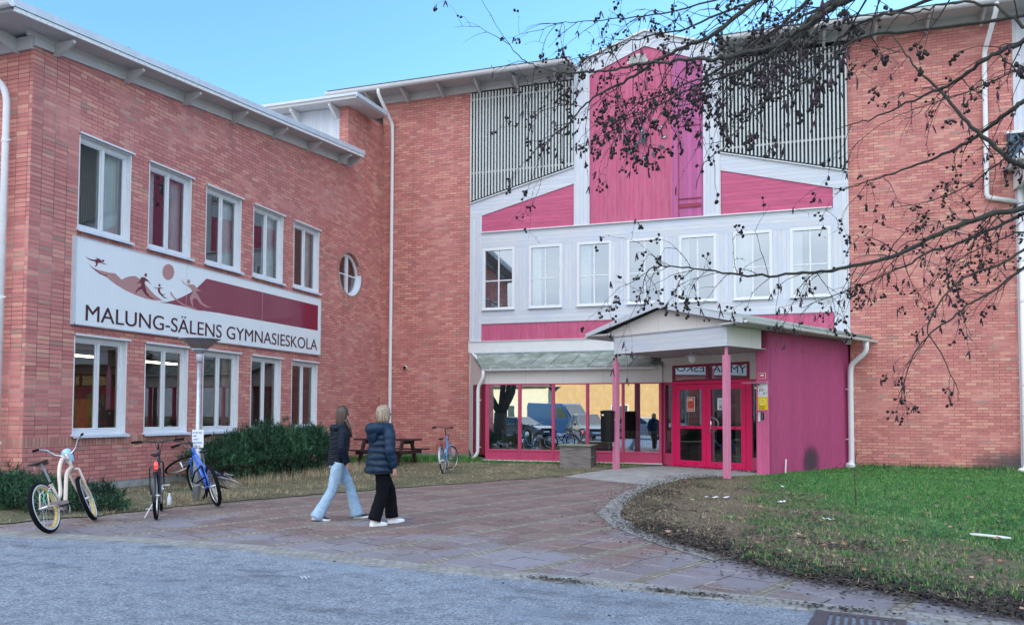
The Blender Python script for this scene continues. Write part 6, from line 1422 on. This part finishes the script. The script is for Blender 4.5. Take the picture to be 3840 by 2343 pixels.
shrub('wide dark green pine hedge below the ground floor windows beside the lamp post',hb,9000)
shrub('low spreading pine shrub at the left building corner behind the cream bicycle',[(-11.2,9.75,.16,.75,.6,.30),(-10.6,9.5,.12,.5,.45,.22),(-12.0,9.7,.2,.6,.6,.36)],1300,None,.17)
shrub('small pine shrub growing right behind the frame of the cream bicycle',[(-10.45,10.2,.12,.30,.35,.26),(-9.9,9.8,.06,.35,.3,.12)],230,None,.15)
# bare young sapling on the lawn
t=thing('sapling','thin bare sapling with curling twigs on the right side of the lawn','sapling',(1.3,14.6,.02))
m=MB(); m.tube([(1.3,14.6,.0),(1.28,14.6,.5),(1.31,14.62,.95)],[.012,.007,.003],6)
m.build('trunk','bark',t); 
for i in range(7):
    a=rng.uniform(0,2*PI); z=.45+.07*i; q=Vector((1.3,14.6,z)); e=Vector((math.cos(a),math.sin(a),0)); m=MB(); m.tube([q,q+e*.14+Vector((0,0,.12)),q+e*.30+Vector((0,0,.14)),q+e*.42+Vector((0,0,.04))],[.004,.0035,.003,.002],4); m.build('twig','bark',t)
# ================================================================== BEHIND THE CAMERA (seen in the window reflections)
rough_mat('ochre_brick',(.52,.34,.16),.85,.12,2); rough_mat('pale_render',(.62,.58,.45),.85,.06,2); rough_mat('car_dark',(.02,.03,.05),.25,.1,2,coat=1); rough_mat('car_grey',(.10,.13,.17),.25,.1,2,coat=1); rough_mat('car_silver',(.45,.48,.50),.25,.05,2,coat=1,metal=.3); rough_mat('van_blue',(.04,.20,.42),.3,.05,2,coat=.8); rough_mat('car_glass',(.02,.03,.04),.05,.05,2,spec=1); rough_mat('car_lamp',(.7,.72,.75),.1,.05,3)
opp=thing('opposite_building','low ochre brick school building across the car park','building',(-15,-34,0))
b=MB(); b.box(-22,2,-42,-34,-.2,6.2); b.build('wall','ochre_brick',opp)
b=MB(); b.box(-48,-22,-41,-35,-.2,4.6); b.box(2,26,-41,-35,-.2,4.4); b.build('side_wall','pale_render',opp)
b=MB(); b.prism([(-43,6.2),(-33.2,6.2),(-33.2,6.5),(-38,7.8),(-43,6.5)],[],FX,-22.6,2.6); b.prism([(-42,4.6),(-34.3,4.6),(-38,6.8)],[],FX,-48,-22.6); b.build('roof','interior_wall',opp)
for i in range(11):
    x=-46+6.2*i; y=-34 if -22<x<0 else -35
    b=MB(); b.prism(grid_rect(x-.9,x+.9,.9,2.7),[grid_rect(x-.8,x-.04,1.0,2.6),grid_rect(x+.04,x+.8,1.0,2.6)],FY_,y,y+.06); w_=b.build('window','window_white',opp); b=MB(); b.quad((x-.85,y+.02,.95),(x+.85,y+.02,.95),(x+.85,y+.02,2.65),(x-.85,y+.02,2.65)); b.build('pane','car_glass',w_,recalc=False)
def car(label,loc,heading,paint,kind='car',group='cars parked behind the viewer'):
    t=thing('parked_car' if kind!='van' else 'parked_van',label,'car' if kind!='van' else 'van',loc,(0,0,R(heading)),group)
    h=1.45 if kind=='car' else (1.65 if kind=='suv' else 2.5); L_=4.5 if kind!='van' else 5.6; W=.88 if kind!='van' else 1.0
    if kind=='van': low=[(-L_/2,.30),(L_/2-.05,.30),(L_/2,.75),(L_/2-.15,1.15),(L_/2-1.0,1.38),(L_/2-1.9,h-.08),(-L_/2+.1,h),(-L_/2,h-.3)]
    else: low=[(-L_/2,.35),(-L_/2+.1,.28),(L_/2-.15,.26),(L_/2,.45),(L_/2-.05,.72),(L_/2-.45,.86),(L_/2-1.25,.98),(-L_/2+.6,1.02),(-L_/2+.05,.95)]
    FXZ=frame((0,0,0),(1,0,0),(0,0,1),(0,1,0)); b=MB(); b.prism(low,[],FXZ,-W,W); b.build('body',paint,t,local=True,bevel=.09)
    if kind!='van':
        e=.9 if kind=='suv' else .55; b=MB(); bot=[(L_/2-1.3,.95),(-L_/2+.35,1.0)]; top=[(L_/2-2.15,h-.06),(-L_/2+e+.25,h-.04)]
        def gh(k,zo=0): return None
        rg=[[Vector((x,y*W*.96,z)) for x,z,y in ((bot[0][0],bot[0][1],-1),(bot[0][0],bot[0][1],1),(bot[1][0],bot[1][1],1),(bot[1][0],bot[1][1],-1))],[Vector((x,y*W*.76,z)) for x,z,y in ((top[0][0],top[0][1],-1),(top[0][0],top[0][1],1),(top[1][0],top[1][1],1),(top[1][0],top[1][1],-1))]]
        b.rings(rg); b.build('windows','car_glass',t,local=True)
        b=MB(); rg=[[Vector((x,y*W*.765,z)) for x,z,y in ((top[0][0]+.04,h-.07,-1),(top[0][0]+.04,h-.07,1),(top[1][0]-.04,h-.05,1),(top[1][0]-.04,h-.05,-1))],[Vector((x,y*W*.70,h)) for x,y in ((top[0][0]-.08,-1),(top[0][0]-.08,1),(top[1][0]+.08,1),(top[1][0]+.08,-1))]]; b.rings(rg); b.build('roof',paint,t,local=True)
        for s in (-1,1):
            for x in (.0,-1.0): b=MB(); b.tube([(x+ .15,s*W*.965,.97),(x-.02,s*W*.77,h-.06)],.03,5); b.build('pillar',paint,t,local=True)
            b=MB(); b.tube([(L_/2-1.45,s*(W+.04),1.0),(L_/2-1.45,s*(W+.16),1.03)],.07,8); b.build('wing_mirror',paint,t,local=True)
    else:
        b=MB(); b.add([(L_/2-.98,-.85,1.42),(L_/2-.98,.85,1.42),(L_/2-1.78,.8,2.3),(L_/2-1.78,-.8,2.3)],[(0,1,2,3)]); b.v=[(x+.03,y,z+.02) for x,y,z in b.v]; b.build('windscreen','car_glass',t,local=True,recalc=False)
        for s in (-1,1):
            b=MB(); b.add([(L_/2-1.15,s*(W+.012),1.42),(L_/2-2.3,s*(W+.012),1.42),(L_/2-2.3,s*(W+.012),2.1),(L_/2-1.75,s*(W+.012),2.1)],[(0,1,2,3)]); b.build('side_window','car_glass',t,local=True,recalc=False)
    for x in (L_/2-.85,-L_/2+.85):
        for s in (-1,1):
            b=MB(); b.smooth=True; b.lathe([(.0,-.10),(.28,-.10),(.32,-.06),(.32,.06),(.28,.10),(0,.10)],20,(x,s*(W-.06),.32),(0,1,0)); w_=b.build('wheel','black_rubber',t,local=True); b=MB(); b.lathe([(.19,.0),(.19,.012),(.05,.02),(0,.02)],14,(x,s*(W+.04),.32),(0,s,0)); b.build('rim','alu',w_,local=True)
    for s in (-1,1):
        b=MB(); b.box(L_/2-.14,L_/2+.01,s*.68-.17,s*.68+.17,.60,.74); b.build('headlight','car_lamp',t,local=True,bevel=.03); b=MB(); b.box(-L_/2-.01,-L_/2+.06,s*.70-.12,s*.70+.12,.72,.90); b.build('tail_lamp','red_plastic',t,local=True)
    b=MB(); b.box(L_/2-.02,L_/2+.02,-.26,.26,.42,.53); b.build('number_plate','paper',t,local=True)
    b=MB(); b.box(L_/2-.06,L_/2+.012,-.42,.42,.56,.70); b.build('grille','black_plastic',t,local=True)
    return t
car('dark blue hatchback parked nearest the forked tree',(-16.2,-5.0,0),28,'car_dark'); car('blue van parked between the dark cars',(-14.6,-9.5,0),32,'van_blue','van'); car('grey estate car parked with its nose towards the school',(-11.6,-4.5,0),62,'car_grey','suv'); car('silver car parked at the right end of the row',(-8.2,-7,0),24,'car_silver'); car('black car parked behind the silver one',(-6.5,-12,0),100,'car_dark','suv')
t=thing('forked_tree','thick bare forked tree behind the viewer at the edge of the car park','tree',(-16.6,-1.5,0))
b=MB(); b.smooth=True; b.tube([(-16.6,-1.5,-.1),(-16.6,-1.5,.9),(-16.55,-1.5,1.7)],[.48,.40,.42],12); b.build('trunk','bark',t)
for i,(dx,h_) in enumerate(((-1.6,6.5),(.2,7.5),(1.9,6.8),(.9,6))):
    b=MB(); b.smooth=True; q=Vector((-16.55,-1.5,1.5)); e=q+Vector((dx,(-1)**i*.5,h_-1.5)); b.tube([q,q.lerp(e,.3)+Vector((dx*.15,0,-.1)),q.lerp(e,.65)+Vector((0,.1,.1)),e],[.24,.18,.10,.03],8)
    for k in range(14):
        s_=q.lerp(e,rng.uniform(.35,1)); a=rng.uniform(0,2*PI); f_=s_+Vector((math.cos(a)*rng.uniform(.5,1.4),math.sin(a)*rng.uniform(.5,1.4),rng.uniform(.2,1.2))); b.tube([s_,s_.lerp(f_,.5)+Vector((0,0,.1)),f_],[.03,.018,.006],4)
    b.build('limb','bark',t)
# ================================================================== THE NEAR ALDER
rough_mat('alder_bark',(.035,.036,.028),.85,.35,30,bumpS=.3); rough_mat('alder_twig',(.022,.014,.018),.7,.3,30); rough_mat('cone_brown',(.012,.009,.008),.8,.3,60); rough_mat('catkin',(.045,.022,.04),.8,.3,40)
TB=Vector((4.9,3.4,0))
tree=thing('alder_tree','bare alder tree with cones and catkins, its branches hanging in from the right edge','tree',tuple(TB))
def ov(pts): return [px(u*1.5591,v*1.5591,d) for u,v,d in pts]
def z2(pts): return [px(2600+x/1.977,y/1.977,d) for x,y,d in pts]
def z1(pts): return [px(1750+x/2.424,80+y/2.424,d) for x,y,d in pts]
# (points, radius at base, radius at tip, twig density per metre, cones per twig, twig length)
LIMBS=[
 (ov([(2560,120,4.8),(2463,160,4.8),(2380,200,4.8),(2290,235,4.85),(2200,262,4.9),(2120,300,4.9),(2060,345,4.95)]),.007,.0015,10,.8,.34,1),
 (ov([(2560,300,4.6),(2463,335,4.6),(2400,395,4.6),(2320,450,4.65),(2240,480,4.7),(2150,500,4.75)]),.008,.0016,9,.8,.34,1),
 (ov([(2560,620,4.9),(2463,560,4.9),(2390,585,4.9),(2330,610,4.95),(2270,650,5.0),(2230,700,5.0)]),.009,.0016,14,1.3,.32,1),
 (z2([(1150,-120,3.9),(1000,20,3.9),(820,120,4.0),(640,200,4.0),(430,330,4.1),(250,500,4.1),(120,640,4.1),(30,780,4.1)]),.010,.0016,15,2.0,.36,1),
 (ov([(2560,470,5.6),(2463,500,5.4),(2380,518,5.3),(2300,545,5.2),(2240,572,5.15),(2190,600,5.1),(2130,622,5.0),(2050,640,4.95),(1990,652,4.9),(1930,656,4.85),(1850,662,4.8),(1780,662,4.75),(1700,650,4.7),(1640,642,4.65),(1590,640,4.6),(1560,648,4.6),(1548,680,4.6)]),.024,.003,13,1.6,.42,1),
 (ov([(2560,480,5.6),(2463,515,5.5),(2400,545,5.5),(2340,570,5.45),(2290,592,5.4),(2230,608,5.35),(2180,640,5.3),(2120,662,5.25),(2060,690,5.2),(1990,715,5.2),(1930,740,5.2)]),.016,.002,10,1.4,.42,1),
 (ov([(2560,560,4.6),(2463,640,4.6),(2400,692,4.6),(2340,728,4.6),(2290,765,4.6),(2240,800,4.65),(2200,850,4.7),(2180,900,4.7),(2160,955,4.7)]),.012,.002,9,1.3,.32,1),
 (ov([(2560,520,4.3),(2463,600,4.3),(2400,640,4.3),(2350,655,4.35),(2290,690,4.4),(2250,745,4.4),(2235,800,4.4),(2290,900,4.4),(2305,965,4.4)]),.010,.0018,6,.7,.26,1),
 (z2([(2900,1250,4.4),(2452,1230,4.3),(2330,1170,4.3),(2150,1010,4.35),(2000,870,4.4),(1830,680,4.5),(1650,510,4.6),(1560,380,4.7),(1460,240,4.8)]),.020,.003,3.0,.7,.5,0),
 (z2([(2700,120,3.6),(2452,310,3.7),(2300,375,3.75),(2150,455,3.8),(2000,560,3.9),(1850,655,4.0),(1700,715,4.1),(1450,830,4.2),(1300,885,4.3),(1150,930,4.4),(1050,960,4.4)]),.014,.002,5.5,1.0,.4,1),
 (z2([(2700,560,4.4),(2452,742,4.4),(2380,800,4.4),(2250,905,4.5),(2100,1015,4.6),(1950,1100,4.7),(1750,1190,4.8),(1550,1260,4.9),(1300,1350,5.0),(1150,1395,5.1),(1040,1440,5.1)]),.017,.002,6.5,1.0,.45,1),
 (z2([(1250,-170,3.5),(1150,-80,3.6),(900,120,3.7),(700,290,3.75),(560,362,3.78),(450,378,3.8),(200,425,3.8)])+z1([(2424,325,3.8),(2250,345,3.9),(2000,350,4.0),(1800,372,4.1),(1600,382,4.2),(1400,430,4.3),(1200,455,4.4),(1000,470,4.5),(850,465,4.6),(700,430,4.7),(600,395,4.8),(500,340,4.8),(400,230,4.9),(310,100,5.0),(250,10,5.0)]),.015,.0014,4,.8,.45,0),
 (z2([(900,-190,4.5),(700,-100,4.55),(440,20,4.6)])+z1([(2250,120,4.6),(2050,205,4.65),(1900,265,4.7),(1750,345,4.7),(1600,440,4.75),(1450,540,4.8),(1300,610,4.85),(1150,700,4.9),(1030,810,4.95),(900,960,5.0),(780,1050,5.0),(690,1140,5.0),(660,1250,5.0)]),.020,.002,15,1.7,.5,1),
 (z2([(1300,-200,3.7),(1150,-60,3.8),(860,200,3.9),(640,380,4.0),(480,460,4.1)])+z1([(2424,480,4.2),(2200,545,4.3),(2050,605,4.4),(1900,680,4.5),(1700,780,4.6),(1500,870,4.7),(1330,905,4.8),(1150,945,4.8)]),.013,.0018,17,1.9,.45,1),
 (z2([(1100,-180,4.1),(900,-60,4.2),(700,150,4.3),(480,330,4.4),(280,440,4.45)])+z1([(2200,500,4.5),(2000,560,4.6),(1850,640,4.6),(1700,700,4.7),(1550,760,4.7),(1450,860,4.7),(1330,1080,4.8)]),.012,.0018,17,2.0,.45,1),
 (z1([(3300,-400,4.9),(2700,-200,4.9),(2300,-60,4.9),(2000,60,5.0),(1750,120,5.0),(1500,180,5.1),(1300,280,5.1),(1100,330,5.2),(980,440,5.2)]),.012,.0016,15,1.7,.42,1),
 (z1([(3000,-420,5.2),(2500,-260,5.2),(2000,-120,5.2),(1600,-40,5.3),(1300,-20,5.3),(1000,10,5.3),(800,30,5.4),(700,90,5.4),(660,190,5.4)]),.009,.0014,11,1.3,.35,1),
 (z2([(1500,-160,3.0),(1130,0,3.1),(1050,40,3.15),(950,112,3.2),(850,180,3.25),(750,245,3.3),(650,330,3.3),(560,430,3.35),(520,560,3.4)]),.022,.003,17,1.5,.36,1),
 (z2([(2100,-140,3.0),(1700,20,3.1),(1400,120,3.15),(1200,200,3.2),(1050,330,3.25),(900,420,3.3),(760,560,3.3),(650,700,3.35)]),.010,.0018,12,1.3,.33,1),
 (z2([(3000,200,2.5),(2452,180,2.6),(2250,60,2.65),(2000,20,2.7),(1800,60,2.7),(1600,90,2.7),(1300,140,2.7)]),.008,.0018,5,1.6,.25,1),
 (z2([(2800,760,2.9),(2452,590,2.9),(2300,420,2.9),(2250,380,2.9)]),.006,.002,4,2.0,.2,1),
 (z2([(1500,250,3.2),(1200,300,3.2),(900,560,3.2),(500,800,3.3),(300,1000,3.3),(200,1120,3.3),(60,1250,3.3),(20,1400,3.3)]),.006,.0016,4,1.6,.2,1),
]
def smooth_pts(P_,n=4,jit=.0):
    out=[]
    for i in range(len(P_)-1):
        p0=P_[max(i-1,0)];p1=P_[i];p2=P_[i+1];p3=P_[min(i+2,len(P_)-1)]
        for k in range(n):
            t=k/n; q=.5*((2*p1)+(p2-p0)*t+(2*p0-5*p1+4*p2-p3)*t*t+(3*p1-p0-3*p2+p3)*t**3)
            out.append(q+Vector((random.gauss(0,jit),random.gauss(0,jit),random.gauss(0,jit))))
    return out+[P_[-1]]
random.seed(11)
cones=[]; cats=[]; TW=MB(); TW.smooth=True
def rv(s=1): return Vector((random.gauss(0,s),random.gauss(0,s),random.gauss(0,s)))
def twig(p,d,L_,r,depth,cp,droop):
    n=max(3,int(L_/.05)); pts=[p]; q=p.copy(); dd=d.normalized()
    for i in range(n):
        dd=(dd+rv(.16)+Vector((0,0,-droop*(i/n))) ).normalized(); q=q+dd*(L_/n); pts.append(q.copy())
        if depth>0 and i>0 and random.random()<.42:
            sd=(dd+rv(.75)).normalized(); twig(q.copy(),sd,L_*random.uniform(.25,.55),r*.6,depth-1,cp,droop*1.15)
        if random.random()<.30:    # bud
            e=q+(dd+rv(.8)).normalized()*.012; TW.tube([q,e],[.0016,.0022],3)
    TW.tube(pts,[r*(1-.65*i/(len(pts)-1)) for i in range(len(pts))],4,cap=False)
    x=random.random()
    if x<.16+.20*cp:
        for k in range(random.choice((2,3,3,4))):
            cq=q+rv(.012)+Vector((0,0,-.008*k)); cones.append((cq,random.uniform(.0066,.0092),(dd+rv(.6)).normalized())); TW.tube([q-dd*.015,cq],.0016,3,cap=False)
    elif x>.80:
        for k in range(random.choice((2,3))): cats.append((q.copy(),(Vector((0,0,-1))+rv(.22)).normalized(),random.uniform(.03,.055)))
hub=Vector((4.3,3.6,2.7))
for pts,r0_,r1_,dens,cp,tl,_ in LIMBS:
    P_=smooth_pts(pts,4,.004); L_=[0]
    for a,c in zip(P_[:-1],P_[1:]): L_.append(L_[-1]+(c-a).length)
    T=L_[-1]; m=MB(); m.smooth=True
    st=P_[0]; hi=(st-Vector((0,0,1.52))).dot(uu)/(st-Vector((0,0,1.52))).dot(fw)>.46; hz=Vector((4.6,3.5,st.z+.9)) if hi else Vector((4.6,3.5,min(max(st.z-.2,1.8),4.8))); mid=hz.lerp(st,.5)+Vector((random.uniform(-.15,.15),random.uniform(-.15,.15),.35 if hi else .05)); joint=smooth_pts([hz,mid,st,P_[1]],4,.012)[:-5]; nj=len(joint)
    for q in joint[2:]:
        for _k in range(2):
            if q.x>2.6 or (q-Vector((0,0,1.52))).dot(rr)>.78*(q-Vector((0,0,1.52))).dot(fw): twig(q,(st-hz).normalized()+rv(.6)+Vector((0,0,-.2)),tl*random.uniform(.5,1),.003,1,cp,.3)
    m.tube(joint+P_,[r0_*(1.7-.6*j/nj) for j in range(nj)]+[r0_+(r1_-r0_)*(l/T)**.8 for l in L_],8); m.build('branch','alder_bark',tree)
    d=0
    while d<T:
        d+=random.expovariate(dens*1.35); 
        for i in range(len(L_)-1):
            if L_[i+1]>=d: break
        else: break
        t=(d-L_[i])/(L_[i+1]-L_[i]); q=P_[i].lerp(P_[i+1],t); dr=(P_[i+1]-P_[i]).normalized()
        if (q-Vector((0,0,1.52))).dot(fw)<.5: continue
        f=.35+.65*random.random()
        sd=(dr*.75+rv(.55)+Vector((0,0,-.25))).normalized()
        twig(q,sd,tl*f,max(.0021,r0_*.14*(1-d/T)+.0021),2,cp,.34)
TW.build('twigs','alder_twig',tree,recalc=False)['kind']='stuff'
print('CONES',len(cones),'CATS',len(cats),'TWV',len(TW.v))
def cone_geo(m,c,r,ax):
    m.lathe([(0,-1.25*r),(.62*r,-.95*r),(.92*r,-.3*r),(.86*r,.3*r),(.98*r,.35*r),(.6*r,.95*r),(0,1.2*r)],7,c,ax)
proto=MB(); proto.smooth=True; cone_geo(proto,Vector((0,0,0)),1.0,(0,0,1)); 
# the cones that show largest are parts of their own
camp=Vector((0,0,1.52)); cones=[c for c in cones if (c[0]-camp).dot(fw)>1.2]
cones.sort(key=lambda c:-c[1]/(c[0]-camp).dot(fw))
pm=None
for i,(c,r,ax) in enumerate(cones[:90]):
    if pm is None:
        o=proto.build('cone','cone_brown',tree,local=True); pm=o
    else:
        o=pm.copy(); COL.objects.link(o); o.parent=tree
    o.location=c-TB; o.scale=(r,r,r); o.rotation_euler=ax.to_track_quat('Z','Y').to_euler()
m=MB(); m.smooth=True
for c,r,ax in cones[90:]: cone_geo(m,c,r,ax)
o=m.build('cones','cone_brown',tree,recalc=False); o['kind']='stuff'
m=MB(); m.smooth=True
for p,d,l in cats: m.tube([p,p+d*.006,p+d*l*.5,p+d*l],[.0012,.0035,.0042,.002],5)
o=m.build('catkins','catkin',tree,recalc=False); o['kind']='stuff'
m=MB(); m.smooth=True; m.tube([TB+Vector((0,0,-.1)),TB+Vector((-.05,.0,.8)),TB+Vector((-.25,.08,2.0)),TB+Vector((-.3,.1,3.2)),TB+Vector((-.35,.1,4.6)),TB+Vector((-.2,.2,6.5)),TB+Vector((0,.3,8))],[.22,.16,.13,.11,.09,.05,.015],14); m.build('trunk','alder_bark',tree)
for i in range(9):
    a=rng.uniform(-1.2,2.4); q=TB+Vector((-.3,.1,3.8+.42*i)); e=q+Vector((math.cos(a)*1.6,math.sin(a)*1.6,1.0)); m=MB(); m.smooth=True; m.tube([q,q.lerp(e,.5)+Vector((0,0,-.1)),e],[.035,.02,.006],6); m.build('branch','alder_bark',tree)
# ================================================================== LIGHT
w=bpy.data.worlds.new("World"); scene.world=w; w.use_nodes=True; nt=w.node_tree; nt.nodes.clear()
sky=nt.nodes.new('ShaderNodeTexSky'); sky.sky_type='NISHITA'; sky.sun_disc=False
SE,SA=R(12),R(40)      # elevation, azimuth east of +Y (behind the building)
sky.sun_elevation=SE; sky.sun_rotation=SA; sky.air_density=1.0; sky.dust_density=.3; sky.ozone_density=2.0; sky.altitude=300
tc=nt.nodes.new('ShaderNodeTexCoord'); gen=tc.outputs['Generated']
skyc=mix(nt,1,sky.outputs[0],(.64,.87,.97),'MULTIPLY')
sp=nt.nodes.new('ShaderNodeSeparateXYZ'); nt.links.new(gen,sp.inputs[0])
nz_=noise(nt,mapping(nt,gen,(1,1,2.6)),1.9,7,.6)
# thin bright cloud sheet standing over the southern (camera-side) half of the sky
south=mth(nt,'MULTIPLY_ADD',sp.outputs[1],-1.5,.12); m1=mth(nt,'ADD',south,mth(nt,'MULTIPLY_ADD',nz_,1.4,-.55))
mask=ramp(nt,m1,[(.25,(0,0,0)),(.75,(1,1,1))])
cl=ramp(nt,nz_,[(.35,(3.1,3.5,4.1)),(.65,(5.1,5.3,5.6))])
hz_=ramp(nt,sp.outputs[2],[(.0,(.62,.62,.62)),(.28,(.86,.86,.86)),(.75,(1.45,1.45,1.45))]); cl=mix(nt,1,cl,hz_,'MULTIPLY')
colr=mix(nt,mask,skyc,cl)
bg=nt.nodes.new('ShaderNodeBackground'); bg.inputs[1].default_value=.15; ow=nt.nodes.new('ShaderNodeOutputWorld')
nt.links.new(colr,bg.inputs[0]); nt.links.new(bg.outputs[0],ow.inputs[0])
sl=bpy.data.lights.new('sun','SUN'); so=bpy.data.objects.new('sun',sl); COL.objects.link(so); sl.energy=3.2; sl.angle=R(.5); sl.color=(1,.86,.66)
d=Vector((math.sin(SA)*math.cos(SE),math.cos(SA)*math.cos(SE),math.sin(SE))); so.rotation_euler=d.to_track_quat('Z','Y').to_euler()
scene.view_settings.view_transform='Standard'; scene.view_settings.look='None'; scene.view_settings.exposure=1.74; scene.view_settings.gamma=1
scene.render.engine='CYCLES'
scene.cycles.max_bounces=8; scene.cycles.transparent_max_bounces=16; scene.cycles.sample_clamp_indirect=4
